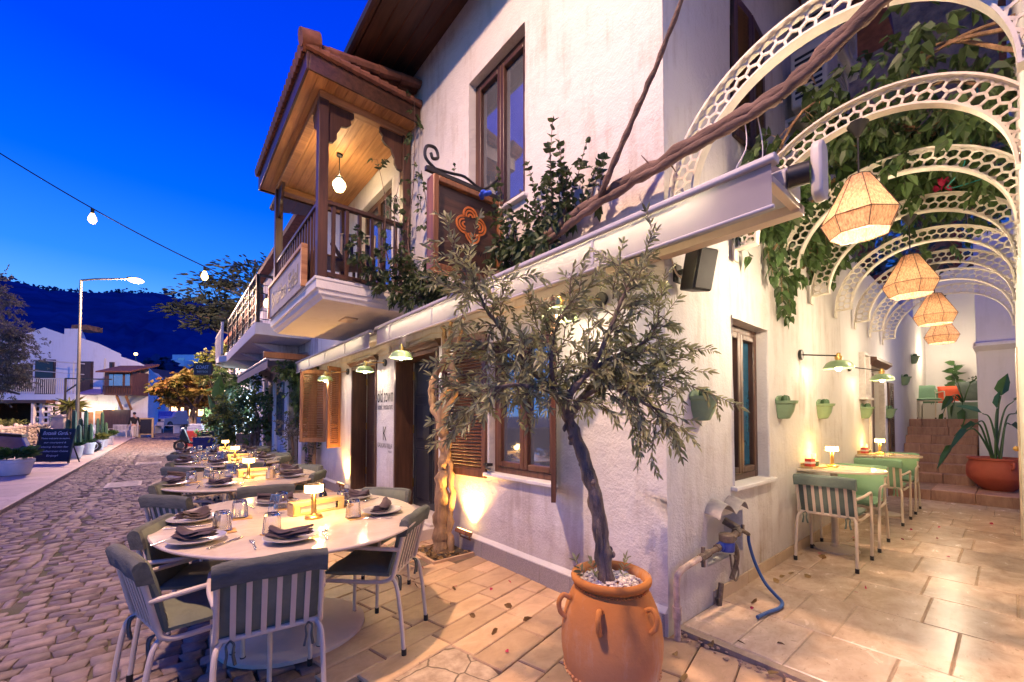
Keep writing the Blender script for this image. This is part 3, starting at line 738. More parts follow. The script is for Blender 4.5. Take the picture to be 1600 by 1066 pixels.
bm2 = MB(); bm2.box(px0-.05,0,y0+.05,y0+.15,ztop,ztop+.09); bm2.box(px0-.05,0,y1-.17,y1-.07,ztop,ztop+.09); bm2.box(px0-.051,px0+.051,y0+.151,y1-.171,ztop+.001,ztop+.089)
bm2.build('balcony_beam', M['ceilx'], H, W=True, bevel=.006)
rx0, ry0, ry1, rz = -1.36, y0-.20, y1+.22, ztop+.095
cl = MB(); x = rx0+.03
while x < -.01:
    cl.box(x+.002, min(x+.107,0), ry0+.025, ry1-.025, rz, rz+.02); x += .11
roofb = cl.build('balcony_ceiling', M['ceil'], H, W=True, smooth=0)
fa = MB(); fa.box(rx0,rx0+.028,ry0,ry1,rz-.03,rz+.19); fa.box(rx0+.029,0,ry0,ry0+.024,rz-.029,rz+.189); fa.box(rx0+.029,0,ry1-.024,ry1,rz-.029,rz+.189)
fa.build('fascia', M['dwoody'], H, W=True, bevel=.004)
rt_ = MB()
# rounded clay tiles: covers running up from the edge toward the ridge and a row along the near gable
def tile_row(p, q, n, r0):
    p, q = Vector(p), Vector(q)
    for k in range(n):
        a = p.lerp(q, k/n); b = p.lerp(q, (k+1.12)/n); rt_.tube([a, b+Vector((0,0,.006))], [r0, r0*.82], 8)
k = 0; yy = ry0+.02
while yy < ry1:
    tile_row((rx0-.05, yy, rz+.215), (0, yy, rz+.50), 5, .062); yy += .118
rt_.add([(rx0-.03,ry0,rz+.195),(rx0-.03,ry1,rz+.195),(0,ry1,rz+.47),(0,ry0,rz+.47)], [(0,1,2,3)])
rt_.tube([(rx0-.07,ry0-.02,rz+.26),(rx0+.12,ry0-.02,rz+.30)], [.085,.095], 12)
rt_.build('balcony_roof', M['tile'], H, W=True)
# scalloped clay edge along the near gable
ge_ = MB(); n_ = 12
for k in range(n_):
    xx = rx0-.02+(0-rx0)*k/n_; ge_.tube([(xx, ry0-.02, rz+.205+.01*k/n_), (xx+.125, ry0-.02, rz+.205+.01*k/n_)], [.032,.05], 8)
ge_.build('gable_tiles', M['tile'], H, W=True)
def railing(p, q, z0, z1, n, name='balcony_railing'):
    p, q = Vector((*p,0)), Vector((*q,0)); r = MB()
    r.beam(p+Vector((0,0,z1)), q+Vector((0,0,z1)), .075, .05)
    o = r.build(name, M['dwood'], H, W=True, bevel=.008)
    br = MB(); br.beam(p+Vector((0,0,z0)), q+Vector((0,0,z0)), .05, .05); br.build('bottom_rail', M['dwood'], o, W=True, bevel=.006)
    b = MB()
    for k in range(n):
        t = p.lerp(q, (k+.5)/n); b.box(t.x-.02,t.x+.02,t.y-.02,t.y+.02,z0+.025,z1-.025)
    b.build('balusters', M['dwood'], o, W=True)
railing((px0+.055,y0+.10), (-.125,y0+.10), zb+.07, zb+.92, 6)
railing((px0,y0+.155), (px0,y1-.175), zb+.07, zb+.92, 17)
sg = MB(); sy0, sy1 = y0+.42, y1-.12
sgz0, sgz1 = zb-.02, zb+.50
for bx in ((sy0,sy1,sgz1-.05,sgz1),(sy0,sy0+.06,sgz0,sgz1-.05),(sy1-.06,sy1,sgz0,sgz1-.05)): sg.box(x0-.05,x0+.02,*bx)
sgn = sg.build('sign_frame', M['ceilx'], H, W=True, bevel=.004)
sb = MB(); sb.box(x0-.028,x0-.01,sy0+.055,sy1-.055,sgz0,sgz1-.045); sb.build('sign_panel', mat('dull_sign_panel', (.30,.29,.33), .8, var=.15), sgn, W=True)
fit_text('sign_lettering', 'BritHan Edel', 1.7, M['text'], (x0-.034,(sy0+sy1)/2,(sgz0+sgz1)/2-.04), fx, up, sgn, high=.24)
# ------------------------------------------------------------------ light
W_ = bpy.data.worlds.new('World'); S.world = W_; W_.use_nodes = True
nt = W_.node_tree; L = nt.links.new; bg = nt.nodes['Background']
tc = N(nt, 'ShaderNodeTexCoord'); sx = N(nt, 'ShaderNodeSeparateXYZ'); L(tc.outputs['Generated'], sx.inputs[0])
rp = N(nt, 'ShaderNodeValToRGB'); e = rp.color_ramp.elements
for pos, c in ((0,(.17,.44,.95)), (.18,(.11,.36,.92)), (.27,(.022,.20,.88)), (.40,(.0,.10,.80)), (.55,(.0,.045,.70)), (.80,(.0,.024,.55))):
    if pos == 0: e[0].position = 0; e[0].color = c4(c); e[1].position = 1; e[1].color = (0,.02,.5,1)
    else: q = e.new(pos); q.color = c4(c)
L(sx.outputs['Z'], rp.inputs[0])
cn = N(nt, 'ShaderNodeTexNoise', Scale=2.2, Detail=6, Roughness=.6); mp = N(nt, 'ShaderNodeMapping'); mp.inputs['Scale'].default_value = (1,1,5); L(tc.outputs['Generated'], mp.inputs[0]); L(mp.outputs[0], cn.inputs['Vector'])
cm = N(nt, 'ShaderNodeMapRange'); cm.inputs[1].default_value = .66; cm.inputs[2].default_value = .90; cm.inputs[3].default_value = 0; cm.inputs[4].default_value = .22; L(cn.outputs['Fac'], cm.inputs[0])
mx = N(nt, 'ShaderNodeMix', data_type='RGBA'); L(cm.outputs[0], mx.inputs[0]); L(rp.outputs[0], mx.inputs[6]); mx.inputs[7].default_value = (.20,.32,.9,1)
L(mx.outputs[2], bg.inputs[0]); bg.inputs[1].default_value = SKY = 1.0
S.view_settings.view_transform = 'Standard'; S.view_settings.look = 'None'; S.view_settings.gamma = 1; S.view_settings.exposure = .58
S.render.engine = 'CYCLES'; S.cycles.use_denoising = True; S.cycles.max_bounces = 7; S.cycles.diffuse_bounces = 3; S.cycles.glossy_bounces = 3
S.cycles.transmission_bounces = 7; S.cycles.transparent_max_bounces = 6; S.cycles.sample_clamp_indirect = 4; S.cycles.caustics_refractive = False; S.cycles.caustics_reflective = False
try: S.cycles.denoiser = 'OPENIMAGEDENOISE'
except Exception: pass
WARM = (1,.60,.26); WARM2 = (1,.79,.55)
def point(name, loc, P, col=WARM, rad=.03, parent=None):
    l = bpy.data.lights.new(name, 'POINT'); l.energy = P; l.color = col; l.shadow_soft_size = rad
    o = bpy.data.objects.new(name, l); COL.objects.link(o); o.location = loc
    if parent: o.parent = parent
    return o
def spot(name, loc, d, P, col=WARM, ang=60, blend=.5, rad=.02, parent=None):
    l = bpy.data.lights.new(name, 'SPOT'); l.energy = P; l.color = col; l.shadow_soft_size = rad; l.spot_size = R(ang); l.spot_blend = blend
    o = bpy.data.objects.new(name, l); COL.objects.link(o); o.location = loc
    o.rotation_euler = Vector(d).to_track_quat('-Z','Y').to_euler()
    if parent: o.parent = parent
    return o
def Wp(o, root):  # put a world-placed child under an unrotated thing
    o.parent = root; o.location = Vector(o.location)-Vector(root.location); return o

# ------------------------------------------------------------------ awnings
def awning(y0, y1, label, cap):
    t = T('awning', label, 'awning', (-.2,(y0+y1)/2,2.3), 0, 'awnings along the facade')
    c = MB(); c.prism([(.0,2.49),(-.20,2.49),(-.22,2.51),(-.22,2.575),(-.19,2.60),(0,2.62)], 1, y0+.03, y1-.01); c.build('cassette', M['awnmetal'], t, W=True, bevel=.006)
    r = MB(); r.prism([(-.40,2.515),(-.455,2.515),(-.462,2.525),(-.46,2.545),(-.445,2.555),(-.40,2.55)], 1, y0, y1); r.tube([(-.438,y0+.01,2.322),(-.438,y1-.01,2.322)], .011, 8)
    r.build('front_bar', M['awnmetal'], t, W=True, bevel=.004)
    top = MB(); top.add([(-.21,y0+.05,2.59),(-.21,y1-.03,2.59),(-.41,y1-.03,2.553),(-.41,y0+.05,2.553)], [(0,1,2,3)]); top.build('canopy', M['awn'], t, W=True)
    v = MB(); n = int((y1-y0)/.06); vs = []
    for i in range(n+1):
        y = y0+.02+(y1-y0-.04)*i/n
        for z, o in ((2.518,0),(2.455,.5),(2.39,1),(2.328,.6)):
            vs.append((-.437-.010*o*math.sin(y*5.1)*math.sin(y*1.7+.6), y, z))
    v.add(vs, [(i*4+k, i*4+k+1, (i+1)*4+k+1, (i+1)*4+k) for i in range(n) for k in range(3)])
    v.build('valance', M['awn'], t, W=True)
    se = MB(); y = y0+1.0
    while y < y1-.2: se.box(-.4475,-.4465+.006,y,y+.02,2.35,2.5); y += 1.02
    se.build('seam', M['awnmetal'], t, W=True)
    if cap:
        e_ = MB(); e_.tube([(-.22,y0+.02,2.53),(-.20,y0-.06,2.53)], .05, 14); e_.build('roller', M['black'], t, W=True)
        e_ = MB(); pr = [(-.16+.058*math.cos(a)-.02*0, 2.535+ (.085 if math.sin(a) > 0 else -.085)+.055*math.sin(a)) for a in [2*pi*k/20 for k in range(20)]]
        e_.prism(pr, 1, y0-.11, y0-.065); e_.build('end_cap', M['acwhite'], t, W=True, bevel=.012)
        b = MB(); b.box(-.42,-.02,y0+.02,y0+.06,2.44,2.47); b.box(-.06,.02,y0+.02,y0+1.2,2.425,2.472); b.build('bracket', M['cream'], t, W=True, bevel=.003)
    l = MB(); l.box(-.395,-.385,y0+.45,y1-.1,2.497,2.503); l.build('led_strip', M['led'], t, W=True)
    ar = bpy.data.lights.new('led_light','AREA'); ar.shape = 'RECTANGLE'; ar.size = .02; ar.size_y = y1-y0-.6; ar.energy = 7.5*(y1-y0); ar.color = (1,.82,.42)
    ao = bpy.data.objects.new('led_light', ar); COL.objects.link(ao); ao.location = (-.33,(y0+y1)/2,2.50); ao.rotation_euler = (0,R(62),0); Wp(ao, t)
    return t
awning(-.78, 3.72, 'long pale awning rolled up over the big window, rounded end cap at the corner', True)
awning(3.92, 8.0, 'shorter pale awning beneath the wooden balcony', False)

# ------------------------------------------------------------------ wall lamps
def walllamp(base, axis, shade, label, group, P=5):
    P *= 1.5
    b, s = Vector(base), Vector(shade); t = T('wall_lamp', label, 'wall lamp', base, 0, group)
    m = MB(); n = Vector((-1,0,0)) if axis == 0 else Vector((0,-1,0))
    m.tube([b, b+n*.028], .055, 16); m.build('mounting_plate', M['black'], t, W=True, bevel=.004)
    a = MB(); top = s+Vector((0,0,.13)); a.tube([b+n*.02, top], .007, 8); a.build('arm', M['black'] if axis else M['brass'], t, W=True)
    c = MB(); c.lathe([(.012,.16),(.02,.15),(.02,.13),(.032,.125),(.032,.10),(.026,.095),(.026,.075)], s, 16); c.build('socket', M['brass'], t, W=True)
    d = MB(); pr = [(.028,.085),(.07,.078),(.105,.055),(.125,.02),(.130,0),(.126,0),(.118,.02),(.098,.05),(.065,.07),(.028,.078)]
    d.lathe(pr, s, 28, closed=False); d.build('shade', M['lampgreen'], t, W=True)
    u = MB(); u.ball(s+Vector((0,0,.012)), .030, 12, 8, (1,1,1.25)); u.build('bulb', M['bulb'], t, W=True)
    Wp(point('lamp_light', s+Vector((0,0,-.035)), P, WARM2, .03), t)
    return t
fg = 'green wall lamps along the street front'; ag = 'green wall lamps in the alley'
walllamp((-.002,.50,2.27), 0, (-.33,.62,2.10), 'green dome lamp half hidden by the olive tree crown', fg, 7)
walllamp((-.002,3.58,2.26), 0, (-.42,3.02,2.08), 'green dome lamp hanging in front of the vine trunk by the blue-black door', fg, 6)
walllamp((-.002,4.46,2.21), 0, (-.26,4.58,2.07), 'dark green dome lamp above the black lettering between the doors', fg, 6)
walllamp((-.002,6.1,2.22), 0, (-.32,6.35,2.06), 'green dome lamp beside the brown louvred shutters, farthest on the front', fg, 5)
walllamp((2.64,-.002,2.06), 1, (2.78,-.30,1.90), 'green dome lamp above the nearer alley table', ag, 3)
walllamp((4.68,-.002,2.09), 1, (4.86,-.32,1.90), 'green dome lamp above the farther alley table', ag, 3)
# uplights at the foot of the facade
for (y, lab) in ((2.18,'rust brown floodlight on the plinth behind the vine trunk, lighting the wall'), (6.12,'rust brown floodlight beside the first door, lighting a narrow strip of wall')):
    t = T('floodlight', lab, 'floodlight', (-.13,y,.17), 0, 'floodlights on the plinth')
    b = MB(); mm = Matrix.Translation((-.11,y,.235)) @ Matrix.Rotation(R(24),4,'Y'); b.box(-.05,.04,-.10,.10,-.025,.02,mm); b.build('housing', M['shutter2'], t, W=True, bevel=.008)
    b = MB(); b.box(-.035,.028,-.088,.088,.0205,.0235,mm); b.build('lens', glow('floodlight_glow%d' % int(y), (1,.66,.22), 9), t, W=True)
    b = MB(); b.tube([(-.11,y-.09,.22),(-.09,y-.09,.17),(-.09,y+.09,.17),(-.11,y+.09,.22)], .008, 6); b.build('bracket', M['shutter'], t, W=True)
    Wp(spot('flood_beam', (-.085,y,.275), (.10,0,1) , 150, (1,.50,.13), 110, .9, .03), t)
# the street lamp that lights the whole corner, and its twin across the street
def streetlamp(base, h, arm, label, P, aim=None):
    t = T('street_lamp', label, 'street lamp', base, 0, 'street lamps')
    b = Vector(base); p = MB(); p.tube([b, b+Vector((0,0,1.2)), b+Vector((0,0,h))], [.085,.075,.05], 14); p.lathe([(.14,0),(.14,.02),(.095,.05),(.09,.35)], b, 14); p.build('pole', M['post'], t, W=True)
    a = Vector((*arm,0)); q = b+Vector((0,0,h)); e_ = q+a
    m = MB(); m.tube([q+Vector((0,0,-.02)), q+a*.3+Vector((0,0,.04)), e_+Vector((0,0,.05))], .04, 10); m.build('arm', M['post'], t, W=True)
    u = a.normalized(); hd = MB(); hd.ball(e_+u*.25+Vector((0,0,.05)), 1, 14, 8, (.30 if abs(u.x) > .7 else .17,.30 if abs(u.y) > .7 else .17,.075)); hd.build('lamp_head', M['post'], t, W=True)
    g_ = MB(); g_.ball(e_+u*.3+Vector((0,0,-.03)), 1, 12, 8, (.30,.22,.12)); g_.build('lens', M['streetglow'], t, W=True)
    p_ = e_+u*.3+Vector((0,0,-.22))
    if aim: Wp(spot('street_light', p_, Vector(aim)-p_, P, (1,.63,.43), 150, 1.0, .10), t)
    else: Wp(point('street_light', p_, P, (1,.60,.40), .10), t)
    return t
lp = at(121, 19.5)
streetlamp((lp.x,lp.y,.0), 7.95, (RV.x*2.3,RV.y*2.3), 'tall grey street lamp with a single arm standing by the cactus planters', 6000)
streetlamp((-6.6,-2.8,0), 7.4, (2.9,2.9), 'grey street lamp on the near kerb, its light falling on the hotel corner', 1900, (-1.6,.4,0))
# string of bulbs across the street
t = T('string_lights', 'black cable with three glowing bulbs strung from the hotel balcony across the street', 'string lights', (-3.5,5,4.2))
pa = Vector((-8.6,1.2,6.2)); pa = at(-140,5.0,5.26); pb = Vector((-1.16,6.5,3.44))
pts = [pa.lerp(pb, k/24)+Vector((0,0,-.15*math.sin(pi*k/24))) for k in range(25)]
m = MB(); m.tube(pts, .008, 6); m.build('cable', M['cable'], t, W=True)
for k in (9.9, 18.2, 23.6):
    i = min(int(k),23); p = pts[i].lerp(pts[i+1], k-i)
    m = MB(); m.tube([p, p+Vector((0,0,-.075))], .02, 8); s_ = m.build('bulb_socket', M['cable'], t, W=True)
    m = MB(); m.lathe([(.018,0),(.03,-.03),(.045,-.07),(.047,-.10),(.03,-.135),(0,-.148)], p+Vector((0,0,-.07)), 14); m.build('bulb', M['streetglow'], s_, W=True)
    Wp(point('bulb_light', p+Vector((0,0,-.30)), 9, WARM2, .05), t)

# ------------------------------------------------------------------ pergola arches over the alley
def arch(mt):
    """a flat lattice arch: two flanged rims and a honeycomb web between them"""
    yc, ro, ri = 0, .745, .592; SQ = 1
    SE = lambda t: math.copysign(abs(t)**1.0, t)
    WY = 1.06
    rim = MB(); n = 40
    for r0, r1 in ((ro,ro-.012),(ri+.012,ri)):
        vs = []
        for i in range(n+1):
            a = pi*i/n; c, s = SE(math.cos(a)), SE(math.sin(a))
            for (rr, xx) in ((r0,-.035),(r0,.035),(r1,.035),(r1,-.035)): vs.append((xx, WY*rr*c, (rr-ri*0)*s*SQ+(rr-ri)*s*(1-SQ)))
        rim.add(vs, [(i*4+k,i*4+(k+1)%4,(i+1)*4+(k+1)%4,(i+1)*4+k) for i in range(n) for k in range(4)]+[(0,1,2,3),tuple(n*4+k for k in (3,2,1,0))])
    for sgn in (-1,1): rim.box(-.035,.035,min(sgn*ri,sgn*ro)*WY,max(sgn*ri,sgn*ro)*WY,-.012,0)
    web = MB(); wr = (ro-ri-.02); rows = 2; hr = wr/ (1.5*rows+.5); 
    rm = (ro+ri)/2; ncol = int(pi*rm/(hr*math.sqrt(3)*.98))
    def P(u, v): a = pi*u/ncol; rr = ri+.01+v; c, s = SE(math.cos(a)), SE(math.sin(a)); return (WY*rr*c, rr*s*SQ+(rr-ri)*s*(1-SQ))
    th = .006
    def bar(a, b):
        p, q = P(*a), P(*b); web.beam((0,p[0],p[1]), (0,q[0],q[1]), .013, .010, up=(1,0,0))
    for j in range(rows+1):
        for i in range(-1, ncol+1):
            off = .5*(j%2); vb = hr*1.5*j
            # zigzag edge
            a, b, c = (i+off, vb+hr*.5 if j%2 == 0 else vb+hr*.5), (i+.5+off, vb), (i+1+off, vb+hr*.5)
            for s, t_ in ((a,b),(b,c)):
                if 0 <= s[0] <= ncol and 0 <= t_[0] <= ncol: bar(s, t_)
            if j < rows and 0 <= i+off <= ncol: bar((i+off, vb+hr*.5), (i+off, vb+hr*1.5))
    return rim, web
rim, web = arch(None)
names = ['nearest','second','third','fourth','fifth','sixth','seventh','farthest']
T0 = None
for k in range(8):
    lab = '%s cream honeycomb arch spanning the alley%s' % (names[k], ' beside the awning end' if k == 0 else ' counted from the street' if k < 7 else ' before the steps')
    loc = (.02+.985*k, -.822, 2.745)
    if T0 is None:
        T0 = T('pergola_arch', lab, 'arch', loc, 0, 'cream honeycomb arches over the alley')
        rim.build('rim', M['lattice'], T0, smooth=30); web.build('lattice', M['lattice'], T0, smooth=0)
        for q_ in (-1,1): b = MB(); b.box(-.04,.04,min(q_*.78,q_*.795),max(q_*.78,q_*.795),-.10,.02); b.build('bracket', M['lattice'], T0)
    else: copytree(T0, loc, 0, lab)
# raffia pendant lamps
def pendant(loc, ctop, label, P):
    t = T('pendant_lamp', label, 'pendant lamp', loc, 0, 'raffia pendant lamps in the alley')
    n = 7; pr = [(.062,.385),(.205,.105),(.158,0)]
    s = MB(); nn = 70
    for (a, b) in ((0,1),(1,2)):
        vs = []; (ra,za),(rb_,zb_) = pr[a], pr[b]; r2 = random.Random(3)
        for j in range(nn):
            # facets between the ribs, with the strands standing slightly proud of each other
            u = j/nn*n; fr = u-int(u); c0 = 2*pi*int(u)/n; c1 = 2*pi*(int(u)+1)/n
            d = r2.uniform(.0,.006)
            for (r_, z_) in ((ra,za),(rb_,zb_)):
                x = r_*((1-fr)*math.cos(c0)+fr*math.cos(c1)); y = r_*((1-fr)*math.sin(c0)+fr*math.sin(c1))
                vs.append((x*(1-d*2), y*(1-d*2), z_))
        s.add(vs, [(2*j,2*j+1,2*((j+1)%nn)+1,2*((j+1)%nn)) for j in range(nn)])
    s.build('shade', M['rope'], t, smooth=0)
    w = MB()
    for k in range(n):
        a = 2*pi*k/n; P_ = [(r_*1.01*math.cos(a), r_*1.01*math.sin(a), z_) for r_, z_ in pr]; w.tube(P_, .0026, 5)
    for r_, z_ in pr: w.tube([(r_*1.01*math.cos(2*pi*k/n), r_*1.01*math.sin(2*pi*k/n), z_) for k in range(n+1)], .003, 5)
    w.build('shade_frame', M['dwood'], t)
    c = MB(); h = ctop-loc[2]; c.tube([(0,0,.385),(0,0,h)], .005, 6); c.build('cord', M['black'], t)
    c = MB(); c.lathe([(.0,h-.09),(.012,h-.085),(.062,h),(.0,h+.004)], (0,0,0), 16); c.build('canopy', M['black'], t)
    b = MB(); b.ball((0,0,.16), .055, 14, 10); b.build('bulb', M['bulb'], t)
    c = MB(); c.tube([(0,0,.385),(0,0,.22)], .02, 10); c.build('socket', M['brass'], t)
    point('pendant_light', (0,0,-.22), P*(3.2 if loc[0] < 2 else 2.0), WARM2, .07, t); point('pendant_glow', (0,0,.15), 13, WARM2, .06, t)
for k, (x, y, z, lab) in enumerate(((1.02,-.80,2.60,'nearest and largest-looking raffia pendant lamp, glowing under the second arch'), (3.0,-.82,2.57,'raffia pendant lamp second from the street, under the fourth arch'),
        (5.0,-.82,2.585,'raffia pendant lamp third from the street, bright white inside'), (7.0,-.73,2.59,'farthest raffia pendant lamp, in front of the white niche'))):
    pendant((x,y,z), 3.34, lab, (16,15,13,11)[k])

# ------------------------------------------------------------------ wall pots with little cacti
def wallpot(x, z, label, s=1.0, plant=True):
    t = T('wall_planter', label, 'wall planter', (x,0,z), 0, 'green half-round planters on the alley wall')
    m = MB(); n = 14; rows = [(.045,-.17),(.06,-.165),(.085,-.10),(.10,-.03),(.112,-.025),(.118,0),(.106,0),(.095,-.02),(.0,-.025)]
    vs = []
    for r_, z_ in rows:
        for j in range(n+1):
            a = pi+pi*j/n; fl = 1+.03*math.cos(a*14)*(z_ < -.03); vs.append((r_*1.12*s*fl*math.cos(a), min(-.004, r_*1.25*s*fl*math.sin(a)-.004), z_*s))
    m.add(vs, [(i*(n+1)+j,i*(n+1)+j+1,(i+1)*(n+1)+j+1,(i+1)*(n+1)+j) for i in range(len(rows)-1) for j in range(n)])
    m.add([(math.cos(pi*j/12)*.13*s, -.003, math.sin(pi*j/12)*.055*s) for j in range(13)]+[(math.cos(pi*j/12)*.13*s, -.014, math.sin(pi*j/12)*.055*s) for j in range(13)],
          [tuple(range(13)), tuple(range(25,12,-1))]+[(j,j+1,14+j,13+j) for j in range(12)])
    m.build('pot', M['potgreen'], t, smooth=40)
    if plant:
        c = MB(); r = random.Random(int(x*10))
        for k in range(3): c.lathe([(.0,-.03),(.022,-.02),(.028,.02),(.022,.05),(0,.062)], (r.uniform(-.045,.045), -.055+r.uniform(-.02,.02), -.005), 12, flute=.10, nf=6)
        c.build('cactus', M['cactus'], t)
    return t
for x, z, lab in ((.42,1.55,'dark green wall planter holding a cactus, nearest the corner'), (2.04,1.56,'green wall planter under the nearer alley lamp, to the left of it'), (3.31,1.56,'light green wall planter between the two alley lamps'),
        (5.45,1.56,'light green wall planter beside the alley door frame, beyond the second lamp'), (7.3,1.56,'green wall planter in front of the narrow alley shutter'),
        (9.05,2.23,'dark wall planter beyond the alley door, the lower of the last two'), (10.4,2.78,'dark wall planter highest up, beside the niche')):
    wallpot(x, z, lab)
# ------------------------------------------------------------------ chairs
def make_chair(name, label, group, seatm, hoodm):
    """armchair of bent tube, local +Y is the way it faces"""
    t = T(name, label, 'chair', (0,0,0), 0, group); c = M['cream']; w = .225; r = .0125
    for s in (-1,1):
        # back upright runs down into the seat rail, the rear leg springs from it with a bend
        for nm, pts in (('leg', curve([(s*w*1.02,-.30,.012),(s*w*1.0,-.275,.25),(s*w*.97,-.245,.41),(s*w*.86,-.20,.452)], 5)),
                        ('leg', curve([(s*w*1.06,.24,.012),(s*w*1.08,.235,.35),(s*w*1.09,.215,.56)], 5))):
            m = MB(); m.tube(pts, r, 10); o = m.build(nm, c, t)
            f = MB(); f.tube([Vector(pts[0])+Vector((0,0,-.012)), Vector(pts[0])+Vector((0,0,.028))], .0155, 10); f.build('foot_cap', M['blackp'], o)
        m = MB(); m.tube(curve([(s*w*1.09,.215,.555),(s*w*1.10,.20,.625),(s*w*1.12,.14,.648),(s*w*1.10,-.08,.640),(s*w*.98,-.265,.628)], 6), r, 10); m.build('armrest', c, t)
    m = MB()
    m.tube([(-w*.97,-.205,.452),(w*.97,-.205,.452)], r, 10)
    for s in (-1,1):
        m.tube(curve([(s*w,.22,.43),(s*w,-.10,.43),(s*w*.98,-.205,.45),(s*w*.96,-.235,.52),(s*w*.95,-.30,.795)], 6), r, 10)
    m.tube([(-w,.20,.43),(w,.20,.43)], r, 10); m.tube([(-w*.95,-.30,.795),(w*.95,-.30,.795)], r, 10)
    m.build('frame', c, t)
    m = MB()
    for k in range(6):
        x = -w*.95+2*w*.95*(k+1)/7
        m.beam((x*1.0,-.214,.455), (x,-.303,.79), .024, .006, up=(0,1,0))
    m.build('back_slats', c, t, smooth=0, bevel=.002)
    # seat pad with rounded edges
    def pad(M_, w_, l_, th, n=10):
        m = MB(); vs = []; fs = []
        def prof(i): return math.sin(pi*min(max(i,0),1))
        g = 9
        for side in (1,-1):
            for i in range(g+1):
                for j in range(g+1):
                    u, v = 2*i/g-1, 2*j/g-1
                    e_ = max(abs(u),abs(v)); k = 1-(e_**6)*.75
                    vs.append((u*w_/2*(1-.03*v*v), v*l_/2*(1-.03*u*u), side*th/2*k+.004*math.sin(u*5+v*3)))
        def I(s, i, j): return s*(g+1)**2+i*(g+1)+j
        for i in range(g):
            for j in range(g):
                fs.append((I(0,i,j),I(0,i+1,j),I(0,i+1,j+1),I(0,i,j+1))); fs.append((I(1,i,j),I(1,i,j+1),I(1,i+1,j+1),I(1,i+1,j)))
        for i in range(g):
            fs += [(I(0,i,0),I(1,i,0),I(1,i+1,0),I(0,i+1,0)),(I(0,i,g),I(0,i+1,g),I(1,i+1,g),I(1,i,g)),(I(0,0,i),I(0,0,i+1),I(1,0,i+1),I(1,0,i)),(I(0,g,i),I(1,g,i),I(1,g,i+1),I(0,g,i+1))]
        return m.add(vs, fs, M_)
    pad(Matrix.Translation((0,.015,.472)), .43, .43, .065).build('seat_cushion', seatm, t, smooth=60)
    tilt = math.atan2(.09,.34)
    o = pad(Matrix.Translation((0,-.232,.635)) @ Matrix.Rotation(pi/2+tilt,4,'X'), .42, .36, .055).build('back_cushion', seatm, t, smooth=60)
    # the hood that folds over the top rail
    m = MB(); vs = []; ww = w*.95+.02; n = 12; lv = [(-.246,.715),(-.268,.80),(-.278,.816),(-.300,.824),(-.319,.814),(-.326,.797),(-.308,.722)]
    for (y_, z_) in lv:
        for i in range(n+1):
            u = 2*i/n-1; sag = .0018*math.sin(i*1.1+z_*30)
            vs.append((u*ww, y_+sag, z_+sag*.8-(.010*abs(u)**8)))
    k = len(lv)
    m.add(vs, [(a*(n+1)+i,a*(n+1)+i+1,(a+1)*(n+1)+i+1,(a+1)*(n+1)+i) for a in range(k-1) for i in range(n)]+[tuple(a*(n+1) for a in range(k)), tuple(a*(n+1)+n for a in reversed(range(k)))])
    m.build('hood', hoodm, o, smooth=50)
    for s in (-1,1):
        m = MB(); b = Vector((s*w*.72,-.225,.455))
        for d in (-1,1): m.tube(curve([b, b+Vector((d*.015,-.02,-.012)), b+Vector((d*.012,-.024,-.05)), b+Vector((d*.02,-.018,-.10))], 4), taper(13,.004,.008), 4)
        m.build('tie_ribbon', hoodm, t)
    return t
seats = {'a':'front left','b':'front right','c':'left side','d':'right front','e':'right rear'}
def face(a): return R(-a)
ca = make_chair('armchair', 'x', 'cream tube armchairs around the street tables', M['sage'], M['sagehood'])
tables = [('foreground table',(-1.79,1.62)), ('second street table',(-1.83,3.93)), ('third street table',(-1.73,6.2)), ('farthest street table',(-1.68,8.3))]
ca.scale = (.93,.96,.97)
chairs = [(-2.06,.93,6,'slatted armchair seen from behind at the foreground table, its back nearest the viewer'), (-2.31,1.20,75,'armchair at the left of the foreground table, seen from its side'),
          (-2.24,1.68,111,'armchair tucked into the left of the foreground table, its yellowish pad facing the viewer'), (-1.42,1.24,-45,'armchair right of the foreground table beside the cracked concrete, slats turned outward'), (-1.24,1.82,-128,'armchair at the far right of the foreground table with its grey pad facing the viewer')]
q = 'armchair with cream slats'
for k, (nm, c) in enumerate(tables[1:]):
    for key, (dx, dy, an) in zip('abcde', ((-.41,-1.0,53),(.09,-.86,12),(-.38,-.36,111),(.43,-.25,-52),(.52,.23,-128))):
        lab = {'a':'slatted armchair at the near left of the %s, its back to the viewer','b':'slatted armchair at the near right of the %s, its back to the viewer','c':'armchair tucked into the left end of the %s','d':'armchair seen from its side at the right of the %s','e':'armchair at the far right of the %s, grey pad showing'}[key] % nm
        chairs.append((c[0]+dx, c[1]+dy, an+rnd.uniform(-7,7), lab))
for i, (x, y, a, lab) in enumerate(chairs):
    if i == 0: ca.location = (x,y,.01); ca.rotation_euler[2] = face(a); ca['label'] = lab
    else: copytree(ca, (x,y,.01), face(a), lab)
cb = make_chair('armchair', 'grey-green slatted armchair at the nearer alley table, back to the viewer', 'cream tube armchairs in the alley', M['greyfab'], M['greyfab'])
cb.location = (2.47,-.30,.05); cb.rotation_euler[2] = face(90)
cm_ = make_chair('armchair', 'mint green armchair on the far side of the nearer alley table, pad facing the viewer', 'cream tube armchairs in the alley', M['mint'], M['mint'])
cm_.location = (3.30,-.30,.05); cm_.rotation_euler[2] = face(-90)
copytree(cm_, (4.92,-.29,.05), face(90), 'mint green slatted armchair at the farther alley table, back to the viewer')
copytree(cm_, (5.85,-.29,.05), face(-90), 'mint green armchair at the far side of the farther alley table, pad facing the viewer')

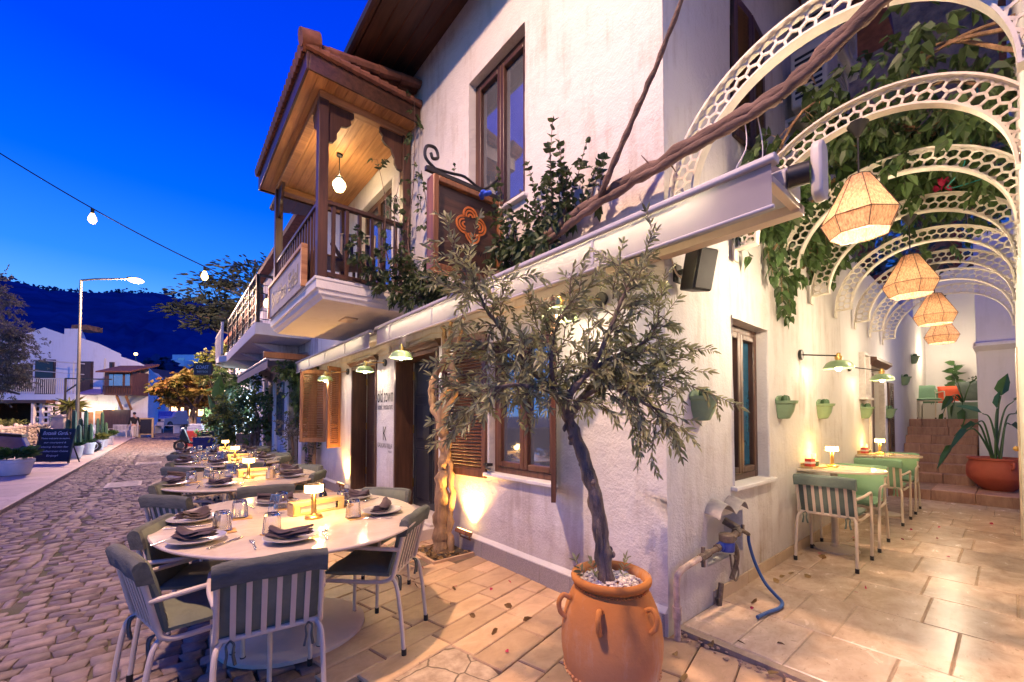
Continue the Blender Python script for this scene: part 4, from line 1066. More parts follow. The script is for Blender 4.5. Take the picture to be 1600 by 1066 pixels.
# ------------------------------------------------------------------ street tables
def make_table():
    t = T('oval_table', 'x', 'table', (0,0,0), 0, 'oval marble tables along the street')
    m = MB(); m.lathe([(.0,.722),(.93,.722),(.985,.728),(1.0,.737),(1.0,.744),(.994,.750),(.0,.750)], (0,0,0), 72, .74, .91); m.build('table_top', M['table'], t, smooth=25)
    m = MB(); m.lathe([(.43,.0),(.43,.022),(.42,.03),(.15,.075),(.06,.11),(.05,.16),(.05,.60)], (0,0,0), 40); m.build('pedestal', M['cream'], t, smooth=30)
    m = MB(); m.lathe([(.05,.60),(.20,.70),(.22,.722)], (0,0,0), 32); m.build('top_support', M['cream'], t)
    return t
t0 = make_table()
tabs = []
for i, (nm, c) in enumerate(tables):
    lab = {0:'large oval marble table in the foreground',1:'oval marble table second from the foreground',2:'oval marble table third from the foreground',3:'oval marble table farthest down the street'}[i]
    if i == 0: t0.location = (c[0],c[1],.01); t0.rotation_euler[2] = R(4); t0['label'] = lab; tabs.append(t0)
    else: tabs.append(copytree(t0, (c[0],c[1],.01), R(rnd.uniform(-6,6)), lab))
TZ = .7612
def first(make, *a): return make(*a)
protos = {}
def place(kind, make, pos, rz, label, group):
    if kind not in protos: protos[kind] = make(); o = protos[kind]; o.location = pos; o.rotation_euler = (0,0,rz); o['label'] = label
    else: o = copytree(protos[kind], pos, rz, label)
    o['group'] = group; return o
def mk_plate():
    m = MB(); m.lathe([(.0,.004),(.075,.004),(.085,.010),(.125,.022),(.130,.026),(.127,.028),(.085,.016),(.075,.010),(.0,.009)], (0,0,0), 40); o = m.build('plate', M['plate'], base=(0,0,0)); return tag(o, 'x', 'plate')
def mk_napkin():
    # a folded cloth: two stacked tapering folds with raised, twisted ends
    m = MB(); 
    for k in range(3):
        n = 16; vs = []
        for i in range(n+1):
            u = i/n; x = -.115+.23*u; wd = (.055-.012*k)*(1-.75*abs(u-.35)**1.3); z = .012+.012*k+.035*(abs(u-.35)**1.6)*(1+.4*k)+.004*math.sin(u*9+k)
            y = .012*math.sin(u*4+k*1.3)
            for (yy, zz) in ((-wd,0),(-wd*.4,.012),(wd*.4,.009),(wd,0),(0,-.004)): vs.append((x, y+yy, z+zz))
        m.add(vs, [(i*5+a,i*5+(a+1)%5,(i+1)*5+(a+1)%5,(i+1)*5+a) for i in range(n) for a in range(5)]+[(0,1,2,3,4),tuple(n*5+a for a in (4,3,2,1,0))])
    return tag(m.build('napkin', M['napkin'], base=(0,0,0), smooth=50), 'x', 'napkin')
def mk_glass():
    # tumbler standing on its rim
    m = MB(); m.lathe([(.040,0),(.041,.003),(.0375,.05),(.034,.088),(.031,.096),(.0,.097),(.0,.084),(.030,.083),(.0345,.05),(.0375,.003)], (0,0,0), 60, closed=False, flute=.022, nf=15)
    m.v = [(x*1.12,y*1.12,z*1.15) for x,y,z in m.v]; return tag(m.build('tumbler', M['glass'], base=(0,0,0), smooth=50), 'x', 'glass')
def mk_coaster():
    m = MB(); m.box(-.052,.052,-.052,.052,0,.004); return tag(m.build('coaster', M['coaster'], base=(0,0,0)), 'x', 'coaster')
def mk_fork():
    m = MB(); m.beam((0,-.09,.004),(0,.02,.006),.010,.003); m.beam((0,.02,.006),(0,.05,.008),.018,.003)
    for k in range(4): m.beam((-.0085+.0057*k,.05,.008),(-.0085+.0057*k,.095,.006),.003,.003)
    return tag(m.build('fork', M['chrome'], base=(0,0,0), bevel=.001), 'x', 'fork')
def mk_knife():
    m = MB(); m.beam((0,-.11,.005),(0,.0,.005),.012,.006); m.prism([(-.008,.0),(.008,.0),(.009,.09),(.0,.115),(-.006,.09)], 2, .003,.006); return tag(m.build('knife', M['chrome'], base=(0,0,0), bevel=.001), 'x', 'knife')
def mk_spoon():
    m = MB(); m.beam((0,-.09,.004),(0,.05,.007),.008,.003); m.ball((0,.07,.008),1,12,8,(.018,.028,.005)); return tag(m.build('spoon', M['chrome'], base=(0,0,0)), 'x', 'spoon')
def mk_lamp():
    t = T('table_lamp', 'x', 'table lamp')
    m = MB(); m.lathe([(.052,0),(.052,.014),(.046,.02),(.02,.024),(.016,.03),(.0145,.165),(.0,.165)], (0,0,0), 28); m.build('lamp_stem', M['brass'], t, smooth=30)
    m = MB(); m.lathe([(.0,.166),(.052,.166),(.055,.168),(.055,.210),(.052,.213),(.0,.213)], (0,0,0), 28); m.build('lamp_shade', M['lampglow'], t, smooth=30)
    m = MB(); m.lathe([(.0,.2131),(.053,.2131),(.053,.2165),(.0,.2175)], (0,0,0), 28); m.build('shade_cap', M['brass'], t)
    point('table_light', (0,-.075,.150), 3.3, (1,.56,.13), .03, t); point('table_light', (0,.075,.150), 3.3, (1,.58,.14), .03, t)
    return tag(t, 'x', 'table lamp')
def mk_box():
    t = T('napkin_box', 'x', 'napkin box'); m = MB(); w, d, h = .175, .045, .085
    m.box(-w,w,-d,d,0,.012)
    for s in (-1,1): m.box(s*w-(.012 if s > 0 else -.0),s*w+(.0 if s > 0 else .012),-d,d,.0125,h-.0125); 
    m.box(-w,w,-d,-d+.010,h-.028,h); m.box(-w,w,d-.010,d,h-.028,h); m.box(-w,w,-d+.0105,d-.0105,h-.008,h)
    for s in (-1,1):
        for e_ in (-1,1): m.box(min(s*w,s*(w-.045)),max(s*w,s*(w-.045)),e_*d-(.010 if e_ > 0 else 0),e_*d+(0 if e_ > 0 else .010),.0125,h-.0285)
    m.build('box', M['boxwood'], t, smooth=0, bevel=.002)
    m = MB(); m.box(-.12,.12,-.028,.028,.013,.06); m.build('paper_napkins', M['paper'], t, smooth=0)
    return tag(t, 'x', 'napkin box')
def mk_menu():
    t = T('menu_stand', 'x', 'menu stand'); m = MB(); mm = Matrix.Rotation(R(-14),4,'X')
    m.box(-.035,.035,-.0015,.0015,.0,.13,mm); m.box(-.035,.035,-.03,.03,-.002,.001); m.build('acrylic_holder', M['acrylic'], t, smooth=0)
    e_ = MB()
    for (a,b,c_,d_) in ((-.036,-.034,0,.131),(.034,.036,0,.131),(-.034,.034,.129,.131)): e_.box(a,b,-.0022,.0022,c_,d_,mm)
    e_.build('bright_edge', M['chrome'], t, smooth=0); return tag(t, 'x', 'menu stand')
def mk_cup():
    m = MB(); m.lathe([(.026,0),(.034,.004),(.036,.05),(.033,.05),(.031,.01),(.0,.008)], (0,0,0), 24, closed=False); return tag(m.build('cup', M['cup'], base=(0,0,0)), 'x', 'cup')
def mk_bottle():
    t = T('oil_bottle', 'x', 'bottle'); m = MB(); m.lathe([(.026,0),(.028,.006),(.028,.07),(.022,.09),(.011,.105),(.010,.135),(.0,.135)], (0,0,0), 20); m.build('bottle', M['bottle'], t)
    m = MB(); m.lathe([(.012,.1352),(.012,.155),(.0,.157)], (0,0,0), 14); m.build('cap', M['blackp'], t); return tag(t, 'x', 'bottle')
seatp = [(-.56,-.30,-140,'left front'),(-.20,-.60,-100,'nearest'),(-.52,.24,165,'left rear'),(.43,-.35,-35,'right front'),(.50,.26,25,'right rear'),(.0,.50,90,'far')]
for ti, (nm, c) in enumerate(tables):
    tb = tabs[ti]; A = tb.rotation_euler[2]; rot = Matrix.Rotation(A,3,'Z'); gr = random.Random(ti)
    def G(x, y, z=TZ): p = rot @ Vector((x,y,0)); return (c[0]+p.x, c[1]+p.y, z)
    short = nm
    for (x, y, ang, sn) in seatp:
        a = R(ang)+A; o = Vector((math.cos(R(ang)), math.sin(R(ang)), 0)); s = Vector((-o.y, o.x, 0))  # outward, sideways
        place('plate', mk_plate, G(x,y), gr.uniform(0,6), 'round stoneware plate at the %s place of the %s' % (sn, short), 'stoneware plates on the street tables')
        place('napkin', mk_napkin, G(x,y,TZ+.012), a+gr.uniform(.2,1.9), 'taupe folded napkin on the %s plate of the %s' % (sn, short), 'taupe napkins on the plates')
        f = Vector((x,y,0))+s*-.165; k = Vector((x,y,0))+s*.165
        place('fork', mk_fork, G(f.x,f.y), a+pi/2+gr.uniform(-.12,.12), 'steel fork beside the %s plate of the %s' % (sn, short), 'forks on the street tables')
        place('knife', mk_knife, G(k.x,k.y), a+pi/2+gr.uniform(-.12,.12), 'steel knife beside the %s plate of the %s' % (sn, short), 'knives on the street tables')
    place('spoon', mk_spoon, G(-.03,-.62), R(-100)+pi/2, 'small steel spoon right of the nearest plate on the %s' % short, 'spoons on the street tables')
    gl = [(-.43,-.155,'left front'),(-.29,.15,'left rear'),(-.24,-.40,'near'),(.235,-.35,'right front'),(.33,.06,'right rear'),(-.02,.27,'far')]
    for (x, y, sn) in gl:
        place('coaster', mk_coaster, G(x+.012,y-.012), gr.uniform(-.5,.5), 'square kraft coaster under the %s tumbler of the %s' % (sn, short), 'kraft coasters on the street tables')
        place('tumbler', mk_glass, G(x,y,TZ+.0045), gr.uniform(0,6), 'ribbed tumbler upside down at the %s coaster of the %s' % (sn, short), 'upturned tumblers on the street tables')
    place('lamp', mk_lamp, G(.05,-.18), 0, 'glowing brass table lamp on the %s' % short, 'glowing table lamps on the street tables')
    place('box', mk_box, G(.13,.0), R(8)+A+gr.uniform(-.3,.1), 'pale wooden napkin box behind the lamp of the %s' % short, 'wooden napkin boxes on the street tables')
    place('menu', mk_menu, G(-.12,.10), R(-50)+gr.uniform(-.4,.4), 'clear acrylic menu stand left of the box on the %s' % short, 'acrylic menu stands')
    place('cup', mk_cup, G(.10,.22), 0, 'small ivory cup behind the napkin box on the %s' % short, 'ivory cups on the street tables')
    place('bottle', mk_bottle, G(.24,.20), 0, 'dark oil bottle behind the napkin box on the %s' % short, 'dark oil bottles on the street tables')

# ------------------------------------------------------------------ alley tables fixed to the wall
def alleytable(x, label):
    t = T('wall_table', label, 'table', (x,-.005,.05), 0, 'half-oval tables against the alley wall')
    m = MB(); pr = [(-.38,0),(.38,0)]+[(.38*math.cos(a)*(1), -.08-.56*math.sin(a)) for a in [pi*k/28 for k in range(29)]]
    m.prism(pr, 2, .81, .835); m.build('table_top', M['table'], t, smooth=25, bevel=.006)
    m = MB(); m.tube([(0,-.22,.03),(0,-.22,.81)], .03, 12); m.lathe([(.20,0),(.20,.012),(.05,.03),(.03,.06)], (0,-.22,0), 24); m.build('pedestal', M['cream'], t)
    return t
for x, lab, sn in ((2.86,'half-oval cream table nearer to the street, fixed to the alley wall','nearer'),(5.33,'half-oval cream table farther up the alley','farther')):
    alleytable(x, lab); z = .8862
    place('lamp', mk_lamp, (x+.06,-.20,z), 0, 'glowing table lamp on the %s alley table' % sn, 'glowing table lamps in the alley')
    t = T('condiment_tray', 'pale wooden tray of red and green packets on the %s alley table' % sn, 'condiment tray', (x-.17,-.10,z), R(-15), 'condiment trays on the alley tables')
    m = MB(); m.box(-.13,.13,-.06,.06,0,.016); m.box(-.13,.13,.05,.06,.0165,.05); m.build('tray', M['boxwood'], t, smooth=0, bevel=.003)
    m = MB(); m.box(-.11,-.03,-.03,.03,.017,.095); m.build('packet', M['mat_red'], t, smooth=0, bevel=.004)
    m = MB(); m.box(-.112,-.028,-.032,.032,.045,.066); m.build('packet_band', M['paper'], t, smooth=0)
    m = MB(); m.box(-.02,.03,-.03,.03,.017,.07); m.build('packet', M['palm'], t, smooth=0, bevel=.004)
    t = T('card_stand', 'small white card on a stand beside the lamp of the %s alley table' % sn, 'card', (x-.03,-.06,z), R(-20), 'card stands on the alley tables')
    m = MB(); m.box(-.005,.005,-.004,.004,0,.06); m.box(-.03,.03,-.015,.015,0,.004); m.build('stand', M['chrome'], t, smooth=0)
    m = MB(); m.box(-.035,.035,-.003,.003,.06,.13); m.build('card', M['paper'], t, smooth=0)
    # small print block in place of the code square
# ------------------------------------------------------------------ the olive tree in its terracotta jar
PX, PY = -.735, -.115
ot = T('potted_olive_tree', 'olive tree in a big terracotta jar with pebbles at the hotel corner', 'potted tree', (PX,PY,.004))
m = MB(); m.lathe([(.150,0),(.16,.005),(.178,.05),(.205,.12),(.222,.165),(.2275,.172),(.230,.180),(.243,.25),(.2465,.31),(.240,.40),(.220,.47),(.195,.53),(.176,.56),(.172,.568),(.174,.575),(.186,.582),(.195,.592),(.197,.605),(.193,.618),(.182,.624),(.168,.618),(.160,.60),(.160,.57),(.0,.565)], (0,0,0), 56)
for k in range(56):  # finger-pressed band
    a = 2*pi*k/56; m.ball((.2285*math.cos(a),.2285*math.sin(a),.174+.002*math.sin(k*2.3)), 1, 6, 4, (.011,.011,.008))
for k in range(64):
    a = 2*pi*k/64; m.ball((.175*math.cos(a),.175*math.sin(a),.566), 1, 6, 4, (.008,.008,.006))
pot = m.build('pot', M['terra'], ot, smooth=50)
for ang in (-95, 25, 150, 205):
    a = R(ang); o = Vector((math.cos(a), math.sin(a), 0)); h = MB()
    h.tube(curve([o*.212+Vector((0,0,.515)), o*.245+Vector((0,0,.53)), o*.268+Vector((0,0,.50)), o*.262+Vector((0,0,.455)), o*.236+Vector((0,0,.425))], 5), [.013,.0125,.012,.012,.012]*4+[.013], 10); h.build('handle', M['terra'], pot)
pb = MB(); r = random.Random(2)
for i in range(420):
    a = r.uniform(0,2*pi); q = .154*math.sqrt(r.random()); s = r.uniform(.006,.0125)
    pb.ball((q*math.cos(a), q*math.sin(a), .572+r.uniform(0,.014)+.012*(1-q/.17)), s, 6, 4, (r.uniform(.9,1.5),r.uniform(.8,1.2),r.uniform(.6,.9)), Matrix.Identity(4))
o = pb.build('pebbles', M['pebble'], ot); o['kind'] = 'stuff'
def LP(r_, u, d=0):   # tree-local place: r_ to the right of the viewer, u up, d towards depth
    return Vector((RV.x*r_+FV.x*d, RV.y*r_+FV.y*d, u))
tk = MB(); trunk = curve([LP(-.02,.55),LP(-.035,.70,.01),LP(-.05,.86,.015),LP(-.085,1.03,.0),LP(-.125,1.18,.02),LP(-.175,1.32,.03),LP(-.215,1.42,.02)], 7)
tr_ = [ .042-.014*i/(len(trunk)-1)+.003*math.sin(i*1.1) for i in range(len(trunk))]; tk.tube(trunk, tr_, 14)
sec = curve([LP(-.03,.55,-.03),LP(-.055,.66,-.028),LP(-.06,.80,-.02),LP(-.062,.95,.0),LP(-.09,1.05,.01)], 5); tk.tube(sec, taper(len(sec),.018,.010), 8)
for i in range(26):
    j = rnd.randrange(4,len(trunk)-2); tk.ball(trunk[j]+rv(rnd,.02), .012, 7, 5, (1,1,1.4))
fork = LP(-.215,1.42,.02)
limbs = [[fork, LP(-.28,1.52,.0), LP(-.38,1.62,.06), LP(-.55,1.72,.05)], [fork, LP(-.20,1.52,-.03), LP(-.10,1.63,-.05), LP(.06,1.72,-.02), LP(.22,1.80,.02)],
         [LP(-.20,1.40,.03), LP(-.13,1.50,.08), LP(.0,1.62,.12), LP(.12,1.62,.10), LP(.28,1.60,.06)], [LP(-.28,1.52,0), LP(-.30,1.66,-.06), LP(-.28,1.82,-.03), LP(-.20,1.98,.0)],
         [LP(-.38,1.62,.06), LP(-.52,1.80,.0), LP(-.64,1.98,-.02), LP(-.72,2.16,.0)], [LP(-.10,1.63,-.05), LP(-.02,1.82,-.10), LP(.06,2.0,-.06), LP(.16,2.12,0)],
         [LP(-.13,1.50,.08), LP(-.02,1.55,-.05), LP(.12,1.48,-.08), LP(.26,1.42,-.06)], [LP(-.28,1.52,0), LP(-.42,1.55,-.10), LP(-.56,1.54,-.12), LP(-.66,1.46,-.1)]]
ol = Leaves(); st = MB(); r = random.Random(11)
for q, lm in enumerate(limbs):
    c = curve(lm, 6); tk.tube(c, taper(len(c), .022 if q < 3 else .013, .006), 9)
    for i in range(3, len(c)):
        for k in range(2 if i > 7 else 1):
            d = (c[min(i+1,len(c)-1)]-c[i-1]).normalized()*.55+rv(r,.55)+Vector((0,0,.12)); p = c[i]
            tw = twig(ol, st, r, p, d, r.uniform(.10,.30), .021, .62, r.choice((0,.05,.12,-.03)), .0035, .35)
            for _ in range(1):
                j = r.randrange(1, len(tw)); twig(ol, st, r, tw[j], (tw[j]-p)*1.5+rv(r,.10), r.uniform(.07,.17), .020, .62, r.choice((0,.1,.18)), .0025, .35)
# the long shoots that break the outline
for p, d, L_ in ((LP(-.72,2.10),LP(-.1,.9,0),.42),(LP(-.60,2.0),LP(-.5,.6,0),.38),(LP(-.64,1.98),LP(-.9,.35,.0),.30),(LP(.22,1.82),LP(.35,.8,0),.30),(LP(.16,2.10),LP(.3,1,0),.26),(LP(.02,2.0),LP(.1,1,.1),.26),
                 (LP(.28,1.60),LP(.9,-.22,0),.40),(LP(.24,1.74),LP(1,.10,0),.26),(LP(.26,1.42),LP(.3,-.4,0),.14),(LP(.10,1.48),LP(.1,-1,0),.22),(LP(-.20,1.98),LP(.1,1,0),.20),
                 (LP(-.66,1.46),LP(-.6,-.3,0),.24),(LP(-.6,1.75),LP(-1,-.1,0),.30),(LP(-.62,1.6),LP(-1,-.35,0),.28),(LP(-.55,1.72),LP(-.7,.3,0),.3)):
    tw = twig(ol, st, r, p, d, L_, .021, .62, .02, .004, .2)
    for j in range(2, len(tw), 3): twig(ol, st, r, tw[j], Vector(d)*.7+rv(r,.5), r.uniform(.06,.14), .02, .62, .05, .0025, .3)
cc = [LP(-.42,1.70),LP(-.1,1.76),LP(.05,1.68),LP(-.55,1.60),LP(-.3,1.6)]
for i in range(45):
    k = r.choice(cc); p = k+Vector((RV.x*r.gauss(0,.13)+FV.x*r.gauss(0,.12), RV.y*r.gauss(0,.13)+FV.y*r.gauss(0,.12), r.gauss(0,.10)))
    twig(ol, st, r, p, rv(r)+Vector((0,0,-.1)), r.uniform(.08,.18), .021, .62, .1, .0025, .3)
# suckers in the jar
for p, d in ((LP(-.12,.58,-.02),LP(-.5,1,0)),(LP(-.07,.58,-.06),LP(-.2,1,0)),(LP(.04,.58,-.03),LP(.4,1,0))): twig(ol, None, r, p, d, .13, .02, .7, 0, .003, .1)
from mathutils import noise as nz_
tk.v = [tuple(Vector(p)+nz_.noise_vector(Vector(p)*26)*.006+nz_.noise_vector(Vector((p[0]*55,p[1]*55,p[2]*12)))*.0065) for p in tk.v]
tk.build('trunk', M['barkd'], ot, smooth=60); st.build('twigs', M['bark'], ot); ol.build('foliage', M['olive'], ot, .045, .0115, 'lance', .12, 5)

# ------------------------------------------------------------------ old vine climbing by the door
vt = T('climbing_vine', 'gnarled twisting vine trunk climbing the facade beside the blue-black door', 'vine', (-.22,2.40,0))
m = MB()
def gn(pts, a, b, n=9, amp=.018, sd=1):
    c = curve(pts, 7); r = random.Random(sd); c = [p+rv(r,amp*.35) for p in c]; k = len(c)
    m.tube(c, [(a+(b-a)*i/(k-1))*(1+.16*math.sin(i*1.7+sd)) for i in range(k)], n); return c
gn([(-.24,2.42,-.03),(-.22,2.46,.3),(-.20,2.46,.7),(-.17,2.44,1.05),(-.20,2.46,1.35),(-.17,2.42,1.7)], .085, .055, 12, .02, 1)
gn([(-.16,2.34,-.03),(-.14,2.40,.3),(-.14,2.36,.75),(-.19,2.40,1.1),(-.17,2.46,1.35)], .040, .028, 9, .02, 2)
gn([(-.19,2.45,1.3),(-.24,2.58,1.5),(-.22,2.68,1.7),(-.16,2.64,1.92),(-.12,2.50,2.1),(-.10,2.46,2.44)], .045, .022, 9, .015, 3)
gn([(-.17,2.42,1.62),(-.13,2.36,1.85),(-.16,2.44,2.05),(-.10,2.58,2.2),(-.08,2.66,2.44)], .045, .025, 9, .015, 4)
gn([(-.18,2.42,1.5),(-.12,2.30,1.7),(-.14,2.36,1.95),(-.12,2.28,2.2),(-.10,2.2,2.45)], .03, .016, 8, .015, 5)
gn([(-.2,2.47,1.45),(-.25,2.40,1.62),(-.2,2.30,1.72)], .02, .012, 7, .01, 6)
m.build('trunk', M['barkv'], vt, W=True, smooth=60)
# the part above the awning, climbing past the balcony and the sign
m = MB(); vl = Leaves(); r = random.Random(31)
stems = [[(-.06,2.6,2.62),(-.10,2.95,2.95),(-.14,3.28,3.2),(-.18,3.38,3.7),(-.12,3.36,4.3),(-.10,3.36,5.0),(-.12,3.34,5.42)], [(-.10,2.95,2.95),(-.24,3.42,3.1),(-.42,3.50,3.5),(-.40,3.55,4.1),(-.45,3.70,4.7)], [(-.1,2.6,2.7),(-.18,2.9,3.0),(-.3,3.3,3.3),(-.35,3.40,3.9),(-.28,3.45,4.3)],
         [(-.08,2.5,2.65),(-.12,2.7,3.0),(-.12,2.95,3.5),(-.10,3.05,4.0),(-.14,3.1,4.4)], [(-.1,2.7,2.7),(-.25,3.1,2.85),(-.5,3.4,3.0),(-.72,3.46,3.3),(-.78,3.5,3.7)], [(-.06,2.3,2.65),(-.10,2.5,2.8),(-.10,2.8,2.75)]]
for s_ in stems:
    c = curve(s_, 8); m.tube(c, taper(len(c), .011, .003), 6)
    for i in range(2, len(c)):
        low = c[i].z < 3.5
        for k in range(3 if low else 1):
            if r.random() < (.95 if low else .7): twig(vl, m, r, c[i], rv(r)+Vector((-.35,0,.1)), r.uniform(.06,.20 if low else .10), .034, .8, .12, .0025, .4)
for i in range(60):
    p = Vector((-.06-.22*r.random(), r.uniform(2.35,3.5), r.uniform(2.68,3.15))); twig(vl, None, r, p, rv(r), .11, .032, .8, .15)
m.build('stems', M['branch'], vt, W=True); vl.build('foliage', M['leaf'], vt, .062, .036, 'ovate', .35, 8, True)
m = MB(); m.box(-.50,-.47,2.10,2.64,-.02,.035); m.box(-.469,-.0355,2.10,2.13,-.02,.035); m.box(-.469,-.0355,2.61,2.64,-.02,.035)
tb_ = T('tree_pit', 'stone-edged planting pit at the foot of the vine, strewn with dry leaves', 'planting pit', (-.27,2.37,0)); m.build('stone_edge', m_terr, tb_, W=True, smooth=0)
m = MB(); m.add([(-.47,2.13,.012),(-.036,2.13,.012),(-.036,2.61,.012),(-.47,2.61,.012)], [(0,1,2,3)]); m.build('soil', M['soil'], tb_, W=True)
dl = Leaves()
for i in range(90): dl.put((r.uniform(-.46,-.05), r.uniform(2.14,2.6), .02+r.uniform(0,.02)), (r.gauss(0,1), r.gauss(0,1), .1))
o = dl.build('leaf_litter', M['dryleaf'], tb_, .05, .03, 'ovate', .1, 4, True); o['kind'] = 'stuff'
# bougainvillea bush on the ledge over the awning, with its thick branches crossing to the pergola
bb = T('bougainvillea', 'thick bare twin branch with leafy bushy shoots above the awning, crossing to the pergola', 'climber', (-.12,.6,2.62))
m = MB()
gn([(-.02,1.55,2.72),(-.10,1.25,2.80),(-.13,.85,2.88),(-.13,.4,2.95),(-.14,-.05,2.97),(-.15,-.42,2.985),(-.16,-.72,3.0),(-.17,-.92,3.08),(-.17,-1.2,3.24),(-.17,-1.5,3.5)], .050, .032, 10, .012, 7)
gn([(-.04,1.4,2.66),(-.14,1.1,2.74),(-.17,.7,2.84),(-.17,.3,2.90),(-.18,-.05,2.92),(-.19,-.40,2.93),(-.19,-.70,2.96),(-.19,-.95,3.06),(-.19,-1.2,3.18),(-.19,-1.45,3.4)], .030, .022, 9, .012, 8)
gn([(-.14,.42,2.92),(-.22,.28,3.0),(-.24,.12,3.2),(-.25,-.05,3.42),(-.26,-.2,3.64),(-.27,-.38,3.95)], .024, .012, 8, .006, 9)
gn([(-.06,1.5,2.70),(-.10,1.7,2.78),(-.10,1.95,2.84),(-.06,2.2,2.82)], .045, .02, 9, .012, 10)
for k in range(30):  # thorns and stubs
    y = r.uniform(-1.2,1.0); z = 2.95+max(0,-y-.7)*.5; p = Vector((-.16,y,z)); m.tube([p, p+rv(r,.035)], [.008,.002], 5)
vl = Leaves()
for (y, z, h, n) in ((1.45,2.75,.50,9),(1.25,2.8,.72,10),(1.05,2.85,.66,10),(.85,2.88,.80,10),(.68,2.9,.62,8),(.95,2.72,.2,8),(1.85,2.85,.95,7),(2.05,2.85,1.3,5),(1.62,2.85,1.2,5),(1.9,2.9,.6,8),(2.15,2.85,.5,8),(.45,2.95,.35,3)):
    for k in range(max(2,n//2)):
        d = Vector((r.gauss(-.12,.18), r.gauss(0,.26), 1)); p = Vector((-.10+r.uniform(-.06,.03), y+r.uniform(-.10,.10), z))
        tw = twig(vl, m, r, p, d, h*r.uniform(.55,1), .045, .75, .0, .005, .13)
        for j in range(1, len(tw)-1, 3):
            if tw[j].z < z+h*.5: twig(vl, m, r, tw[j], rv(r)+Vector((-.3,0,.2)), r.uniform(.05,.13), .032, .8, .1, .0025, .4)
for i in range(75):
    p = Vector((-.10-.16*r.random(), r.uniform(.78,1.5), r.uniform(2.68,2.98))); twig(vl, None, r, p, rv(r)+Vector((0,0,-.4)), .12, .03, .8, .2)
m.build('branches', M['branch'], bb, W=True, smooth=60); vl.build('foliage', M['leaf'], bb, .060, .036, 'ovate', .35, 9, True)
# blue cloth caught in the shoots
m = MB(); r2 = random.Random(4)
for k in range(9): m.ball((-.30+r2.uniform(-.02,.02), 1.58+r2.uniform(-.07,.07), 3.40+r2.uniform(-.02,.02)), r2.uniform(.014,.03), 8, 6, (1,1.3,.7))
tag(m.build('plastic_bag', M['cloth_blue'], smooth=60), 'crumpled bright blue bag caught in the shoots above the sign', 'bag')

# ------------------------------------------------------------------ pergola bougainvillea
pv = T('pergola_climber', 'leafy bougainvillea spread over the first arches of the alley with tan stems', 'climber', (2,-.7,3.4))
m = MB(); vl = Leaves(); r = random.Random(77)
for k in range(15):
    x = r.uniform(.9,3.2); c = curve([(x,-.02,2.9+r.random()*.3),(x+.4,-.12,3.35),(x+r.uniform(.3,.9),-.5,3.75+.1*r.random()),(x+r.uniform(.6,1.6),-.9,3.78+.2*r.random()),(x+r.uniform(.8,1.8),-1.35,3.6+.3*r.random())], 6)
    m.tube(c, taper(len(c), .014, .005), 6)
    for i in range(2, len(c)):
        for q in range(2): twig(vl, m, r, c[i], rv(r)+Vector((0,0,-.2)), r.uniform(.10,.30), .055, .8, .22, .003, .4)
for i in range(190):
    x = r.uniform(1.15,3.2); a = r.uniform(.10,.80)*pi; rr = .80+r.uniform(0,.40); p = Vector((x,-.75+rr*math.cos(a),2.95+.72*rr*math.sin(a)))
    twig(vl, None, r, p, rv(r)+Vector((0,0,-.5)), r.uniform(.12,.28), .055, .8, .25)
for i in range(55):   # the curtain of leaves by the wall
    x = r.uniform(1.25,2.5); p = Vector((x,-.04-.14*r.random(),3.40-abs(r.gauss(0,.26)))); twig(vl, None, r, p, rv(r)+Vector((0,-.2,-.8)), r.uniform(.10,.22), .05, .8, .25)
for (x, z0_, L_) in ((1.95,2.9,.5),(2.05,2.95,.62),(2.25,2.95,.45),(1.6,3.0,.4)): twig(vl, m, r, (x,-.06,z0_), (.05,-.05,-1), L_, .045, .8, .1, .004, .15)
for i in range(70):
    p = Vector((r.uniform(3.0,5.2), -.25-.9*r.random(), 3.62+r.uniform(-.1,.25))); twig(vl, m, r, p, rv(r)+Vector((0,0,-.5)), r.uniform(.12,.28), .06, .8, .25)
for i in range(130):
    p = Vector((r.uniform(1.0,3.6), r.uniform(-1.45,-.35), 3.62+r.uniform(0,.75))); twig(vl, None, r, p, rv(r)+Vector((0,0,-.3)), r.uniform(.12,.30), .055, .8, .2)
for k in range(9):
    x = r.uniform(1.0,2.6); c = curve([(x,-1.5,3.3+.4*r.random()),(x+.5,-1.1,3.85+.3*r.random()),(x+1.2,-.6,3.8+.5*r.random()),(x+1.6,-.3,4.3)], 5); m.tube(c, taper(len(c),.013,.006), 6)
m.build('stems', M['barkv'], pv, W=True); vl.build('foliage', M['leafb'], pv, .080, .058, 'ovate', .35, 19, True)
pt = Leaves()
for i in range(14):
    k = (2.95,-1.05,3.52); pt.put(Vector(k)+rv(r,.03), rv(r))
pt.build('bracts', M['petal'], pv, .05, .045, 'ovate', .1, 3, True)
m = MB(); m.tube(curve([(2.3,-1.30,4.3),(2.35,-1.28,3.75),(2.5,-1.20,3.45),(2.8,-1.1,3.42),(3.0,-1.42,3.5)],6), .005, 6); tag(m.build('wire', M['wire']), 'thin teal wire hanging over the third arch', 'wire')
m = MB(); m.tube(curve([(-.17,-.55,3.0),(-.19,-.57,2.8),(-.40,-.60,2.58)],5), .003, 5); m.tube(curve([(-.16,-.60,3.02),(-.12,-.62,2.8),(-.10,-.60,2.64)],5), .003, 5); tag(m.build('twine', M['paper']), 'pale twine tying the thick branch to the awning', 'twine')

